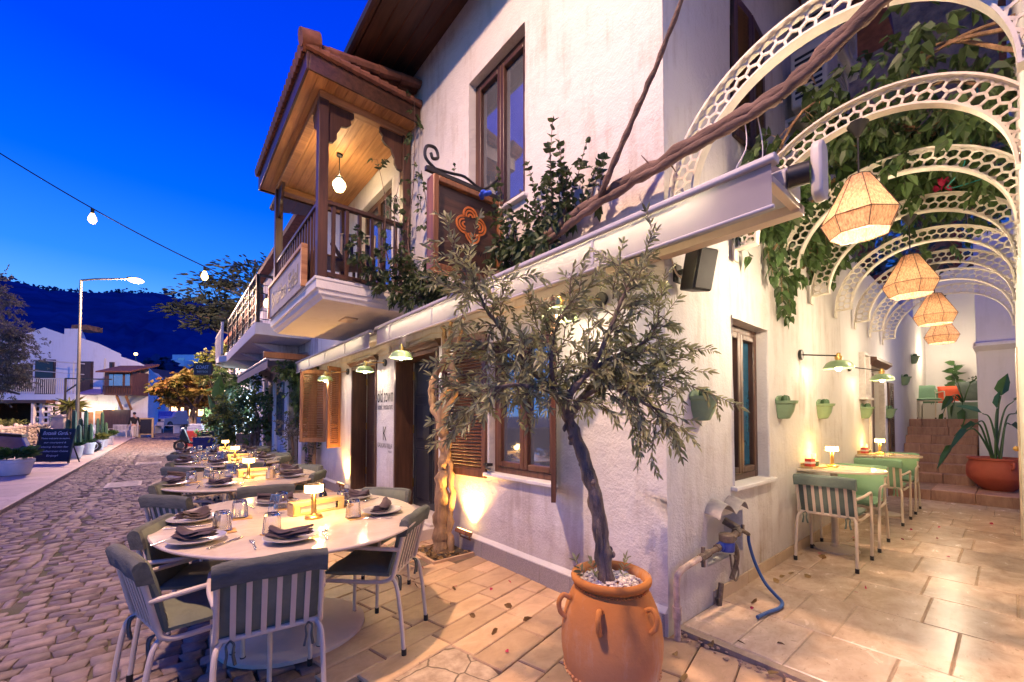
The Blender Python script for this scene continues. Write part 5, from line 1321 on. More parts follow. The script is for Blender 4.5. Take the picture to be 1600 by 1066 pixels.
# ------------------------------------------------------------------ carved sign over the awning
hs = T('hanging_sign', 'carved brown wooden sign with orange interlaced emblem hanging above the awning', 'sign', (-.36,1.72,2.68))
m = MB(); m.box(-.70,-.05,1.715,1.765,2.72,3.43); m.build('board', M['dwoodx'], hs, W=True)
m = MB()
for bx in ((-.755,-.70,2.67,3.48),(-.05,.0-.002,2.67,3.48),(-.70,-.05,3.43,3.48),(-.70,-.05,2.67,2.72)): m.box(bx[0],bx[1],1.675,1.80,bx[2],bx[3])
m.build('sign_frame', M['shutter2'], hs, W=True, bevel=.008)
m = MB(); m.beam((-.80,1.735,3.53),(0,1.735,3.53),.035,.035); m.tube(curve([(-.70,1.735,3.55),(-.80,1.735,3.62),(-.79,1.735,3.72),(-.71,1.735,3.74),(-.68,1.735,3.67),(-.73,1.735,3.64),(-.75,1.735,3.68)],5), .014, 8)
m.tube(curve([(-.78,1.735,3.55),(-.55,1.735,3.58),(-.40,1.735,3.60),(-.2,1.735,3.56),(-.02,1.735,3.72)],5), .012, 8)
for x in (-.6,-.15): m.tube([(x,1.735,3.53),(x,1.735,3.48)], .006, 6)
m.box(-.02,.0,1.70,1.77,2.7,3.6); m.build('iron_bracket', M['black'], hs, W=True)
em = MB(); cx_, cz_ = -.345, 3.16
def band(cx, cz, rot, R0, wd, k0=0.0):
    """one U-shaped petal band of the emblem"""
    vs = []; n = 18
    for i in range(n+1):
        a = R(-100+200*i/n)
        for rr in (R0-wd/2, R0+wd/2):
            u, v = rr*math.sin(a), rr*math.cos(a)*1.05
            x = u*math.cos(rot)-v*math.sin(rot)+cx; z = u*math.sin(rot)+v*math.cos(rot)+cz
            for y in (1.7145,1.706): vs.append((x,y,z))
    em.add(vs, [(i*4+1,i*4+3,i*4+7,i*4+5) for i in range(n)]+[(i*4+0,i*4+1,i*4+5,i*4+4) for i in range(n)]+[(i*4+2,i*4+6,i*4+7,i*4+3) for i in range(n)])
for k in range(4):
    rot = pi/2*k+R(8); ox, oz = -.082*math.sin(rot), .082*math.cos(rot)
    band(cx_+ox, cz_+oz, rot, .074, .016); band(cx_+ox, cz_+oz, rot, .047, .014); band(cx_+ox*.9, cz_+oz*.9, rot, .022, .014)
em.build('emblem', M['orangecarve'], hs, W=True, smooth=0)
fit_text('sign_lettering', 'old town', .34, M['text'], (-.35,1.713,2.93), (1,0,0), (0,0,1), hs, high=.075)
fit_text('sign_lettering', 'suites', .20, M['text'], (-.37,1.713,2.82), (1,0,0), (0,0,1), hs, high=.05)
# ------------------------------------------------------------------ balcony fittings
t = T('hanging_lantern', 'small white globe lantern hanging from the pine balcony ceiling', 'lantern', (-.60,4.75,4.6))
m = MB(); m.tube([(-.60,4.75,5.225),(-.60,4.75,4.86)], .006, 6); m.lathe([(.0,.0),(.04,-.005),(.045,-.03),(.0,-.04)], (-.60,4.75,5.232), 14); m.build('chain', M['black'], t, W=True)
m = MB(); m.lathe([(.0,.09),(.04,.085),(.085,.03),(.092,-.01),(.075,-.055),(.06,-.06),(.055,-.085),(.0,-.09)], (-.60,4.75,4.78), 20); m.build('globe', glow('lantern_glow', (1,.80,.50), 5), t, W=True)
m = MB(); m.lathe([(.02,.13),(.05,.11),(.055,.09),(.0,.09)], (-.60,4.75,4.78), 16); m.build('cap', M['black'], t, W=True)
Wp(point('lantern_light', (-.60,4.75,4.63), 14, (1,.70,.36), .07), t); Wp(point('lantern_light', (-.60,4.75,4.95), 9, (1,.70,.36), .06), t)
bc = T('balcony_chair', 'dark wooden slatted chair standing on the balcony behind the railing', 'chair', (-.55,4.25,3.02), R(150))
m = MB()
for x in (-.22,.22):
    m.beam((x,-.2,0),(x,-.30,1.0),.04,.04); m.beam((x,.2,0),(x,.2,.62),.04,.04); m.beam((x,.24,.63),(x,-.26,.63),.05,.03)
m.build('frame', M['dwood'], bc, bevel=.004)
m = MB(); m.box(-.22,.22,-.2,.22,.42,.45); m.build('seat', M['dwood'], bc)
m = MB()
for k in range(5): m.beam((-.16+.08*k,-.235,.47),(-.16+.08*k,-.295,.96),.035,.015)
m.beam((-.24,-.30,.98),(.24,-.30,.98),.06,.025); m.build('back_slats', M['dwood'], bc)
bt = T('balcony_table', 'small dark wooden table on the balcony', 'table', (-.6,5.1,3.02)); m = MB(); m.box(-.3,.3,-.3,.3,.70,.73); m.build('table_top', M['dwood'], bt, bevel=.004)
for sx_ in (-1,1):
    for sy_ in (-1,1): m = MB(); m.box(sx_*.25-.02,sx_*.25+.02,sy_*.25-.02,sy_*.25+.02,0,.70); m.build('leg', M['dwood'], bt)
# speaker, camera-like bracket
sp_ = T('loudspeaker', 'black loudspeaker on a bracket at the corner below the awning', 'loudspeaker', (.20,-.12,2.25))
mm = Matrix.Translation((.15,-.14,2.35)) @ Matrix.Rotation(R(-18),4,'Z') @ Matrix.Rotation(R(14),4,'X')
m = MB(); m.add([(-.08,-.07,-.13),(.08,-.07,-.13),(.08,-.07,.13),(-.08,-.07,.13),(-.055,.075,-.13),(.055,.075,-.13),(.055,.075,.13),(-.055,.075,.13)], [(0,1,2,3),(7,6,5,4),(0,4,5,1),(1,5,6,2),(2,6,7,3),(3,7,4,0)], mm); m.build('cabinet', M['blackp'], sp_, W=True, smooth=0, bevel=.012)
m = MB(); m.box(-.07,.07,-.078,-.069,-.12,.12,mm); m.build('grille', M['black'], sp_, W=True, bevel=.004)
m = MB(); m.box(.10,.19,-.014,0,2.30,2.42); m.build('wall_plate', M['black'], sp_, W=True); m = MB(); m.tube([(.14,-.005,2.36),(.15,-.08,2.37)], .018, 8); m.build('bracket', M['black'], sp_, W=True)
m = MB(); m.tube(curve([(.16,-.08,2.30),(.10,-.03,2.34),(.06,-.02,2.42),(.02,-.02,2.50)],5), .006, 6); m.build('cable', M['cream'], sp_, W=True)
# water meter, pipes, hose and the plastic hood
wm = T('water_meter', 'old water pipes with a blue-capped meter below the small window', 'water meter', (.6,-.08,.03))
m = MB()
m.tube(curve([(.02,-.05,.0),(.02,-.05,.20),(.02,-.05,.38),(.045,-.06,.43),(.10,-.06,.445),(.30,-.07,.47)],5), .020, 10); m.tube([(.02,-.05,.14),(.02,-.05,.22)], .028, 10); m.build('riser_pipe', M['pipe'], wm, W=True)
m = MB(); m.tube([(.28,-.07,.465),(.40,-.075,.48)], .026, 8); m.tube([(.33,-.07,.40),(.33,-.07,.53)], .014, 8); m.tube([(.36,-.075,.475),(.52,-.08,.49)], .018, 10); m.tube([(.50,-.08,.49),(.56,-.08,.495)], .026, 6)
m.tube([(.68,-.08,.51),(.80,-.08,.53),(.92,-.06,.55)], .022, 10); m.tube([(.74,-.08,.52),(.78,-.08,.525)], .032, 6); m.tube([(.84,-.07,.535),(.88,-.07,.54)], .034, 6); m.tube([(.92,-.06,.55),(.90,.04,.60)], .03, 10); m.tube([(.92,-.06,.55),(1.06,-.055,.50),(1.13,-.05,.47)], .016, 8); m.tube([(1.0,-.06,.53),(1.0,-.06,.57)], .012,6)
m.tube(curve([(.76,-.07,.50),(.90,-.05,.40),(.95,-.03,.28),(.90,-.01,.16)],5), .018, 8); m.tube([(.62,-.03,.10),(.62,-.035,-.0),(.66,-.04,.20)], .02, 8); m.build('pipe_fittings', M['rust'], wm, W=True, smooth=40)
m = MB(); m.lathe([(.0,0),(.048,.0),(.052,.01),(.052,.065),(.0,.066)], (.62,-.10,.455), 20); m.tube([(.54,-.08,.49),(.70,-.08,.51)], .03, 12); m.build('meter_body', M['blue'], wm, W=True)
m = MB(); m.lathe([(.0,.066),(.050,.067),(.052,.075),(.052,.115),(.045,.122),(.0,.122)], (.62,-.10,.455), 20); m.build('meter_lid', M['rust'], wm, W=True)
m = MB(); m.tube(curve([(.60,-.13,.44),(.62,-.135,.33),(.68,-.13,.24),(.76,-.12,.28),(.74,-.10,.40)],6), .007, 6); m.build('seal_wire', M['rust'], wm, W=True)
m = MB(); m.tube(curve([(1.13,-.05,.46),(1.13,-.055,.40),(1.14,-.09,.26),(1.10,-.17,.14),(1.04,-.26,.09),(.97,-.33,.073),(.86,-.345,.069),(.74,-.32,.069),(.60,-.30,.069)],8), .012, 12); tag(m.build('hose', M['hose'], smooth=60), 'blue rubber hose curling from the wall tap onto the floor', 'hose')
cw_ = curve([(.50,0,.69),(.54,0,.745),(.61,0,.775),(.68,0,.755),(.74,0,.71),(.775,0,.695),(.83,0,.735),(.90,0,.765),(.95,0,.745),(.98,0,.70)], 3)
m = MB(); n = len(cw_)-1; vs = []
for i in range(n+1):
    x, z = cw_[i].x, cw_[i].z
    for yy, dz in ((0,.03),(-.055,.02),(-.11,.0)):
        for th in (0,.006): vs.append((x, yy, z+dz+th))
m.add(vs, [(i*6+a,i*6+a+2,(i+1)*6+a+2,(i+1)*6+a) for i in range(n) for a in (0,2)]+[(i*6+a,(i+1)*6+a,(i+1)*6+a+2,i*6+a+2) for i in range(n) for a in (1,3)]+[(i*6+4,i*6+5,(i+1)*6+5,(i+1)*6+4) for i in range(n)]+[(0,1,3,5,4,2),tuple(n*6+k for k in (0,2,4,5,3,1))])
tag(m.build('rain_cowl', M['hood'], smooth=40), 'wavy stained plastic cowl above the water meter', 'cowl')
# framed white notice board by the alley door
t = T('wall_frame', 'narrow white wooden frame on the alley wall beside the door', 'frame', (5.50,-.02,1.68)); m = MB()
for bx in ((5.30,5.34,1.70,2.36),(5.64,5.68,1.70,2.36),(5.34,5.64,2.32,2.36),(5.34,5.64,1.70,1.74)): m.box(bx[0],bx[1],-.07,0,bx[2],bx[3])
m.build('frame', M['wplank'], t, W=True, bevel=.004); m = MB(); m.box(5.26,5.72,-.10,0,1.665,1.699); m.build('shelf', M['wplank'], t, W=True, bevel=.004)
m = MB(); m.box(5.34,5.64,-.02,-.002,1.74,2.32); m.build('back_panel', M['white2'], t, W=True)
# air conditioners
def aircon(x, z, label, w=.84, h=.58):
    t = T('air_conditioner', label, 'air conditioner', (x,-.02,z), 0, 'air conditioners on the alley wall')
    m = MB(); m.box(-w/2,w/2,-.36,-.06,.08,h+.08); b = m.build('casing', M['acwhite'], t, bevel=.02)
    m = MB(); m.lathe([(.23,0),(.24,.012),(.21,.012),(.205,0)], (0,0,0), 32, M=Matrix.Translation((.10,-.362,h/2+.08)) @ Matrix.Rotation(pi/2,4,'X'))
    for k in range(9): m.box(.10-.2,.10+.2,-.372,-.366,.14+k*.055,.148+k*.055)
    m.build('fan_grille', M['acwhite'], t)
    m = MB()
    for k in range(8): m.box(-w/2-.004,-w/2+.0,-.32,-.10,.16+k*.055,.185+k*.055)
    m.build('side_vents', M['blackp'], t)
    m = MB()
    for s in (-.3,.3): m.beam((s,-.40,.06),(s,.02,.06),.035,.035); m.beam((s,.01,.06),(s,.01,-.28),.035,.03); m.beam((s,-.34,.05),(s,.0,-.26),.02,.02)
    m.build('bracket', M['acwhite'], t); return t
aircon(2.65, 4.35, 'lower boxy air conditioner on brackets above the second arch'); aircon(3.05, 5.15, 'upper air conditioner on the alley wall, with slatted side', .9, .62)
m = MB(); m.box(2.2,2.9,-.16,0,3.95,4.12); tag(m.build('junction_box', M['acwhite'], bevel=.01), 'cream cover box under the lower air conditioner', 'box')

# ------------------------------------------------------------------ end of the alley: steps, planter jar, niche
ss = T('stone_steps', 'worn travertine steps climbing at the end of the alley', 'steps', (9,-.6,.03))
m_step = stone_floor('step_travertine', (.27,.13,.085), (.50,.29,.20), (.5,.75), .30, (.12,.06,.04), 1.6, .7)
def stepblocks(x0_, x1_, ya, yb, z0_, z1_, r_):
    m = MB(); y = ya
    while y < yb-.02:
        w_ = r_.uniform(.3,.55); b = min(yb, y+w_); e_ = r_.uniform(-.006,.006); m.box(x0_+e_, x1_, y+.003, b-.003, z0_, z1_+e_*.5); y = b
    return m
r = random.Random(17)
stepblocks(7.25, 8.3, -2.0, -.003, -.02, .215, r).build('landing', m_step, ss, W=True, bevel=.008)
stepblocks(8.3, 9.3, -2.4, -1.0, -.02, .213, r).build('landing', m_step, ss, W=True, bevel=.008)
for k in range(7): stepblocks(8.3+.25*k, 8.3+.25*(k+1) if k < 6 else 10.6, -1.0, -.003, .0, .215+.166*(k+1), r).build('step', m_step, ss, W=True, bevel=.010)
ew = T('alley_end_house', 'tall pink-white house wall with a ledge, closing the alley beside the steps', 'building', (9.4,-1.8,0))
m = MB(); m.box(9.0,13.0,-3.2,-1.02,-.1,4.9); m.build('wall', M['pinkwall'], ew, W=True, smooth=0, bevel=.02)
m = MB(); m.prism([(8.99,2.62),(8.86,2.70),(8.86,2.76),(8.99,2.80)], 1, -3.2, -1.0); m.box(8.86,10.2,-1.019,-.985,2.68,2.77); m.build('ledge', M['pinkwall'], ew, W=True, smooth=0)
ni = T('white_niche', 'white plastered seating niche at the top of the steps', 'alcove', (12.3,-.5,1.36))
m = MB(); m.box(13.0,13.2,-1.4,1.2,1.2,5.2); m.box(11.0,13.0,.02,.2,1.2,5.2); m.box(12.5,13.0,-1.02,.02,2.1,2.13); m.box(12.6,13.0,-1.02,.02,1.37,2.099); m.box(10.6,13,-1.02,.02,1.0,1.365); m.build('wall', M['white2'], ni, W=True, smooth=0)
m = MB(); m.box(12.0,12.59,-1.0,.0,1.37,1.76); m.box(11.6,12.0,-1.0,-.55,1.37,1.79); m.build('bench', M['white2'], ni, W=True, bevel=.01)
m = MB(); m.box(10.9,10.93,-1.019,-1.0,1.9,3.4); m.build('led_strip', M['ledw'], ni, W=True)
Wp(point('niche_light', (11.9,-.4,3.0), 30, (1,.80,.56), .2), ni)
def cushion(loc, rz, tilt, w_, h_, mt, label):
    m = MB(); M2 = Matrix.Translation(loc) @ Matrix.Rotation(rz,4,'Z') @ Matrix.Rotation(tilt,4,'X'); g = 10; vs = []; fs = []
    for s in (1,-1):
        for i in range(g+1):
            for j in range(g+1):
                u, v = 2*i/g-1, 2*j/g-1; k = (1-u*u)**.5*(1-v*v)**.5
                vs.append((u*w_/2*(1-.08*(1-v*v)*0-.05*(1-abs(v))), s*.075*k, (v*.5+.5)*h_))
    I = lambda s,i,j: s*(g+1)**2+i*(g+1)+j
    for i in range(g):
        for j in range(g): fs += [(I(0,i,j),I(0,i+1,j),I(0,i+1,j+1),I(0,i,j+1)),(I(1,i,j),I(1,i,j+1),I(1,i+1,j+1),I(1,i+1,j))]
    tag(m.add(vs, fs, M2).build('cushion', mt, smooth=60), label, 'cushion', 'cushions on the niche bench')
cushion((12.30,-.50,1.765), R(90), R(-14), .50, .42, M['cushion_o'], 'coral cushion on the white bench'); cushion((12.15,-.86,1.795), R(60), R(-24), .46, .50, M['greyfab'], 'dark green cushion leaning at the right end of the white bench'); cushion((12.38,-.12,1.765), R(90), R(-14), .36, .36, M['mint'], 'mint cushion left of the coral cushion')
c_ = copytree(cm_, (11.45,-.13,1.366), face(-110), 'mint green armchair with cream frame at the top of the steps')
t = T('niche_plant', 'young leafy plant standing on the niche shelf', 'plant', (12.75,-.52,2.13)); lv = Leaves(); r = random.Random(3); m = MB()
for k in range(9): z = .05+.07*k; a = k*2.4; lv.put((0,0,z),(math.cos(a),math.sin(a),.35)); lv.put((0,0,z),(math.cos(a+2),math.sin(a+2),.5))
m.tube([(0,0,0),(0,0,.7)], .008, 6); m.build('stem', M['palm'], t); lv.build('foliage', M['palm'], t, .22, .13, 'ovate', .2, 3)
t = T('niche_plant', 'small potted shrub at the right of the niche shelf', 'plant', (12.75,-.90,2.13)); lv = Leaves()
for k in range(70): lv.put((r.gauss(0,.05),r.gauss(0,.05),.05+.22*r.random()), rv(r))
m = MB(); m.lathe([(.05,0),(.06,.08),(0,.08)], (0,0,0), 14); m.build('pot', M['terra'], t); lv.build('foliage', M['leaf'], t, .06, .03, 'ovate', .2, 3)
t = T('planter', 'square green planter with broad leaves at the top of the steps', 'planter', (10.25,-.78,1.378)); m = MB(); m.prism([(-.21,0),(.21,0),(.23,.30),(.25,.31),(.25,.34),(-.25,.34),(-.25,.31),(-.23,.30)], 0, -.22, .22); m.build('box', M['potgreen'], t, smooth=0, bevel=.008)
lv = Leaves(); m = MB()
def bigleaf(m_, lv_, p, d, L_, drop): 
    c = curve([p, Vector(p)+Vector(d)*L_*.6+Vector((0,0,L_*.25)), Vector(p)+Vector(d)*L_+Vector((0,0,-drop))], 5); m_.tube(c, taper(len(c),.012,.006), 6); lv_.put(c[-1], (c[-1]-c[-3])+Vector((0,0,-.02)))
for (d, L_, dr) in (((-.6,.5,.5),.3,.0),((-.9,.3,.3),.4,.15),((-.3,-.3,.8),.35,-.1),((-.2,.2,1),.35,-.1),((-1,.0,.2),.36,.2),((-.7,.6,.1),.45,.25)): bigleaf(m, lv, (0,0,.33), d, L_, dr)
m.build('stalks', M['palm'], t); lv.build('foliage', M['palm'], t, .30, .13, 'ovate', .25, 6)
t = T('red_planter_jar', 'big round red jar with a bird-of-paradise plant beside the steps', 'potted plant', (8.05,-1.25,.215))
m = MB(); m.lathe([(.17,0),(.18,.01),(.24,.07),(.345,.20),(.350,.215),(.36,.28),(.352,.40),(.32,.475),(.32,.49),(.345,.50),(.345,.53),(.315,.53),(.30,.49),(0,.48)], (0,0,0), 40); jar = m.build('pot', M['terra2'], t, smooth=40)
for a in (R(205), R(-60)):
    o = Vector((math.cos(a),math.sin(a),0)); h = MB(); h.tube(curve([o*.335+Vector((0,0,.46)), o*.40+Vector((0,0,.46)), o*.40+Vector((0,0,.40)), o*.352+Vector((0,0,.37))],5), .018, 8); h.build('handle', M['terra2'], jar)
lv = Leaves(); m = MB(); r = random.Random(14)
for (rx_, uz, Lx) in ((-.95,.32,1),(-.62,.62,1),(-.30,.95,1),(.12,1.30,1),(.02,1.05,1),(.40,1.20,1),(.32,.72,1),(.42,.95,1),(-.45,.75,1)):
    b = Vector((r.uniform(-.06,.06), r.uniform(-.06,.06), .48)); e_ = Vector((RV.x*rx_*.75, RV.y*rx_*.75, .48+uz*.82)); mid = b.lerp(e_,.5)+Vector((0,0,.22+abs(rx_)*.18))
    c = curve([b, mid, e_], 7); m.tube(c, taper(len(c),.016,.007), 7); lv.put(c[-1], (c[-1]-c[-2]).normalized()+Vector((0,0,-.12)))
m.build('stalks', M['palm'], t); lv.build('foliage', M['palm'], t, .46, .17, 'ovate', .22, 8)
# right wall of the alley and the stone house uphill
rw = T('right_alley_house', 'white house forming the right side of the alley', 'building', (4,-3,0))
m = MB(); m.box(.0,6.9,-8,-1.47,-.1,6.5); w = m.build('wall', M['white2'], rw, W=True, smooth=0); rough_edges(w, 5, .004, .5)
m = MB(); m.box(4.9,5.7,-1.475,-1.455,.05,2.2); m.build('door_frame', M['cream'], rw, W=True, bevel=.004)
m = MB(); m.ball((4.95,-1.44,1.05), .03, 10, 8); m.tube([(4.95,-1.46,1.05),(4.95,-1.44,1.05)], .012, 8); m.build('handle', M['brass'], rw, W=True)
m = MB(); m.box(-.1,7.0,-8,-1.40,6.5,6.7); m.build('roof', M['tile'], rw, W=True)
uh = T('uphill_stone_house', 'old stone house with dark red window posts rising behind the pergola', 'building', (15,0,0))
m = MB(); m.box(13.4,20,-9,4.5,-.1,17); w = m.build('wall', M['brownstone'], uh, W=True, smooth=0)
for y in (-2.6,-1.1,.6,2.2):
    m = MB(); m.box(13.30,13.42,y-.55,y+.55,5.4,7.6); wn = m.build('window', M['redwood'], uh, W=True); m = MB(); m.box(13.27,13.31,y-.42,y+.42,5.55,7.45); m.build('pane', M['pane'], wn, W=True)
m = MB(); m.box(12.7,20.4,-9.3,4.8,17,17.3); m.build('roof', M['tile'], uh, W=True)
for y in (-3.2,1.4):
    m = MB(); m.beam((13.3,y,4.2),(13.3,y,9.5),.20,.20); m.build('timber_post', M['redwood'], uh, W=True)
t = T('drain_pipe', 'white drainpipe with elbows crossing above the farther arches', 'pipe', (9.5,-1.2,4)); m = MB(); m.tube([(8.95,-.75,4.1),(8.95,-1.0,4.35),(8.95,-1.25,4.42),(8.95,-2.2,5.0)], .05, 10); m.build('pipe', M['acwhite'], t, W=True)
tk_ = T('dark_tree', 'dark tree filling the gap behind the alley end wall', 'tree', (11.5,1.5,3.7)); lv = Leaves(); r = random.Random(9)
cloud(r, (0,-.8,3.0), (1.5,2.2,2.0), 2200, lv, 16, .35); lv.build('crown', M['darkleaf'], tk_, .16, .09, 'ovate', .2, 5); m = MB(); m.tube([(0,0,0),(0,-.2,1.5),(0,-.5,3.4)], [.16,.12,.05], 10); m.build('trunk', M['barkd'], tk_)
# ================================================================== the street beyond
# ---- stone neighbour with its metal balcony
nb = T('stone_house', 'old stone and plaster house next door with a metal-railed balcony on corbels', 'building', (0,12,0))
m = MB(); m.box(.06,5,8.13,15.5,-.1,6.2); w = m.build('wall', M['peel'], nb, W=True, smooth=0); rough_edges(w, 21, .02, .35)
for (a,b) in ((9.3,9.62),(10.9,11.25),(12.6,12.95),(14.4,14.8)): m = MB(); m.box(-.03,.059,a,b,0,2.75); m.build('pilaster', M['white2'], nb, W=True, bevel=.015)
m = MB(); m.box(-1.06,.055,8.9,14.6,3.20,3.46); sb_ = m.build('balcony_slab', M['white2'], nb, W=True, bevel=.01)
for y in (10.2,12.2,14.0):
    m = MB(); m.prism([(.05,3.19),(-.95,3.19),(-.8,3.12),(-.45,3.0),(-.2,2.75),(.05,2.6)], 1, y-.16, y+.16); m.build('corbel', M['peel'], nb, W=True, smooth=0, bevel=.015)
def metalrail(p, q, z0, z1, par):
    p, q = Vector((*p,0)), Vector((*q,0)); m = MB(); L_ = (q-p).length; n = max(1,int(L_/1.0))
    for z in (z1,): m.beam(p+Vector((0,0,z)), q+Vector((0,0,z)), .05, .05)
    for z in [z0+.08+(z1-z0-.1)*k/5 for k in range(5)]: m.beam(p+Vector((0,0,z)), q+Vector((0,0,z)), .014, .014)
    for k in range(n+1): t = p.lerp(q,k/n); m.box(t.x-.022,t.x+.022,t.y-.022,t.y+.022,z0,z1-.025)
    nn = int(L_/.34)
    for k in range(nn): t = p.lerp(q,(k+.5)/nn); m.box(t.x-.008,t.x+.008,t.y-.008,t.y+.008,z0,z1-.025)
    return m.build('balcony_railing', M['black'], par, W=True, smooth=0)
metalrail((-1.02,8.95),(-1.02,14.55),3.465,4.5,nb); metalrail((-.99,8.95),(.03,8.95),3.465,4.5,nb)
m = MB(); m.box(-.02,.058,9.75,10.75,0,2.45); m.build('door', M['panel'], nb, W=True); m = MB(); m.box(-.02,.058,11.5,12.4,.9,2.4); m.build('window', M['pane'], nb, W=True)
m = MB(); m.box(-.03,.056,12.98,13.7,0,2.4); m.build('shutter', M['dwood'], nb, W=True)
m = MB(); m.box(-.2,5.2,8.12,15.6,6.2,6.35); m.build('roof', M['tile'], nb, W=True)
t = T('awning', 'small slate-blue awning rolled out under the metal balcony next door', 'awning', (-.4,11.5,2.6), 0, 'awnings along the facade')
m = MB(); m.add([(.04,9.1,2.95),(.04,14.3,2.95),(-.78,14.3,2.72),(-.78,9.1,2.72)], [(0,1,2,3)]); m.build('canopy', mat('blue_grey_awning', (.30,.32,.42), .8, var=.1), t, W=True, smooth=0)
m = MB(); vs = []
for i in range(60): y = 9.1+5.2*i/59; vs += [(-.782,y,2.72),(-.785-.01*math.sin(y*9),y,2.50)]
m.add(vs, [(2*i,2*i+1,2*i+3,2*i+2) for i in range(59)]); m.build('valance', M['awn'], t, W=True)
m = MB(); m.tube([(-.78,9.1,2.725),(-.78,14.3,2.725)], .03, 8); m.beam((-.75,9.12,2.70),(.03,9.12,2.78),.06,.05); m.build('front_bar', M['awnmetal'], t, W=True)
t = T('wooden_beam', 'short brown wooden beam under the far end of the balcony', 'beam', (-.5,8.2,2.5)); m = MB(); m.box(-1.0,-.03,8.14,8.28,2.62,2.74); m.build('beam', M['shutter2'], t, W=True, bevel=.005)
# ivy between the two houses
iv = T('ivy', 'green ivy hanging over the peeling wall between the two houses', 'climber', (-.1,8.6,0)); lv = Leaves(); m = MB(); r = random.Random(41)
for k in range(5): 
    y = 7.75+.1*k; c = curve([(-.16+.03*k,y,0),(-.12,y+.05,.8),(-.14,y-.05,1.5),(-.10,y+.1,2.3),(-.08,y+.3,2.6)], 6); m.tube(c, taper(len(c),.045,.02), 8)
for i in range(420):
    p = Vector((-.04-.22*r.random(), r.uniform(8.05,9.25), 2.62-abs(r.gauss(0,.55)))); twig(lv, None, r, p, rv(r)+Vector((0,0,-.6)), r.uniform(.1,.22), .05, .8, .2)
for i in range(100):
    p = Vector((-.1-.5*r.random(), r.uniform(8.3,9.0), 2.62-.25*r.random())); twig(lv, None, r, p, rv(r)+Vector((0,0,-.3)), r.uniform(.1,.2), .05, .8, .2)
m.build('stems', M['barkv'], iv, W=True); lv.build('foliage', M['leafb'], iv, .085, .055, 'ovate', .3, 2, True)
t = T('potted_olive', 'small bushy olive in an orange pot against the peeling wall', 'potted tree', (-.34,8.75,0)); m = MB(); m.lathe([(.13,0),(.15,.04),(.18,.30),(.20,.31),(.20,.36),(.17,.36),(.16,.33),(0,.33)], (0,0,0), 24); m.build('pot', M['terra'], t)
m = MB(); m.tube(curve([(0,0,.33),(.02,.02,.7),(-.02,0,1.0)],4), [.03]*9, 8); m.build('trunk', M['bark'], t); lv = Leaves(); r = random.Random(6)
for i in range(130): p = Vector((r.gauss(0,.13),r.gauss(0,.13),1.15+r.gauss(0,.14))); twig(lv, None, r, p, rv(r)+Vector((0,0,.4)), .14, .03, .7, .0)
lv.build('foliage', M['olivef'], t, .05, .018, 'lance', .1, 3)
t = T('slender_shrub', 'dark slender shrub between the orange pot and the shutters', 'shrub', (-.35,7.75,0)); lv = Leaves(); m = MB()
for k in range(6): tw = twig(lv, m, r, (r.gauss(0,.05),r.gauss(0,.05),.02), (r.gauss(0,.25),r.gauss(0,.25),1), r.uniform(.7,1.3), .06, .8, 0, .008, .15)
m.build('stems', M['branch'], t); lv.build('foliage', M['leaf'], t, .09, .03, 'lance', .3, 3)
# ---- shop building farther on, lit from inside
sh = T('lit_shop_house', 'cream house down the street with a rounded balcony and a bright shop front', 'building', (.3,22,0))
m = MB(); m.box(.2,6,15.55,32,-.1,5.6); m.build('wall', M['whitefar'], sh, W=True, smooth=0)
m = MB(); m.box(.12,.198,18.5,23.5,.4,2.4); m.build('shop_window', glow('cool_shop_glow', (.62,.85,1), 5), sh, W=True)
m = MB()
for k in range(6): m.box(.09,.119,18.45+k,18.55+k,.3,2.5)
m.box(.09,.119,18.4,23.6,2.4,2.55); m.build('shop_mullion', M['planterw'], sh, W=True, smooth=0)
m = MB(); m.prism([(.2,17.2),(-.7,17.5),(-1.0,18.1),(-1.0,19.4),(-.7,20),(.2,20.3)], 2, 3.55, 3.8); m.build('balcony_slab', M['white2'], sh, W=True, smooth=0, bevel=.02)
m = MB()
for k in range(18): y = 17.5+k*.15; m.box(-.98,-.95,y,y+.03,3.81,4.75)
m.box(-1.0,-.92,17.4,17.48,3.8,5.0); m.box(-.99,-.94,17.5,20.1,4.72,4.78); m.build('balcony_railing', M['lattice'], sh, W=True, smooth=0)
m = MB(); m.box(-.02,.198,16.2,17.1,3.2,5.0); m.build('window', M['pane'], sh, W=True); m = MB(); m.box(-.1,6.2,15.54,32.2,5.6,5.8); m.build('roof', M['tile'], sh, W=True)
Wp(spot('shop_light', (-.3,20.5,2.2), (-1,.2,-.55), 800, (.80,.88,1), 110, .8, .3), sh)
t = T('shop_sign', 'dark brown projecting sign reading COAST terrace', 'sign', (-.9,13.0,2.9)); c = at(316,14.2,3.08)
mm = Matrix.Translation(c) @ Matrix.Rotation(FACE,4,'Z'); m = MB(); m.box(-.31,.31,-.03,.03,-.21,.21,mm); m.build('board', M['dwood'], t, W=True, smooth=0, bevel=.008)
t.location = c; 
for o in t.children: o.location = (0,0,0); o.data.transform(Matrix.Translation(Vector((-.9,13.0,2.9))-c))
def facing_text(nm, body, wd, mt, p, par, high=None): return fit_text(nm, body, wd, mt, p-FV*.034, (RV.x,RV.y,0), (0,0,1), par, high=high)
facing_text('sign_lettering', 'COAST', .44, M['chalk'], c+Vector((0,0,.06)), t, .11); facing_text('sign_lettering', 'terrace', .38, M['cup'], c+Vector((0,0,-.09)), t, .07)
m = MB(); m.beam(c+Vector((0,0,.24)), Vector((-.98,c.y+.5,3.35)), .03,.03); m.beam(c+Vector((0,0,.20)), c+Vector((0,0,.26)), .02,.02); m.build('sign_arm', M['black'], t, W=True)
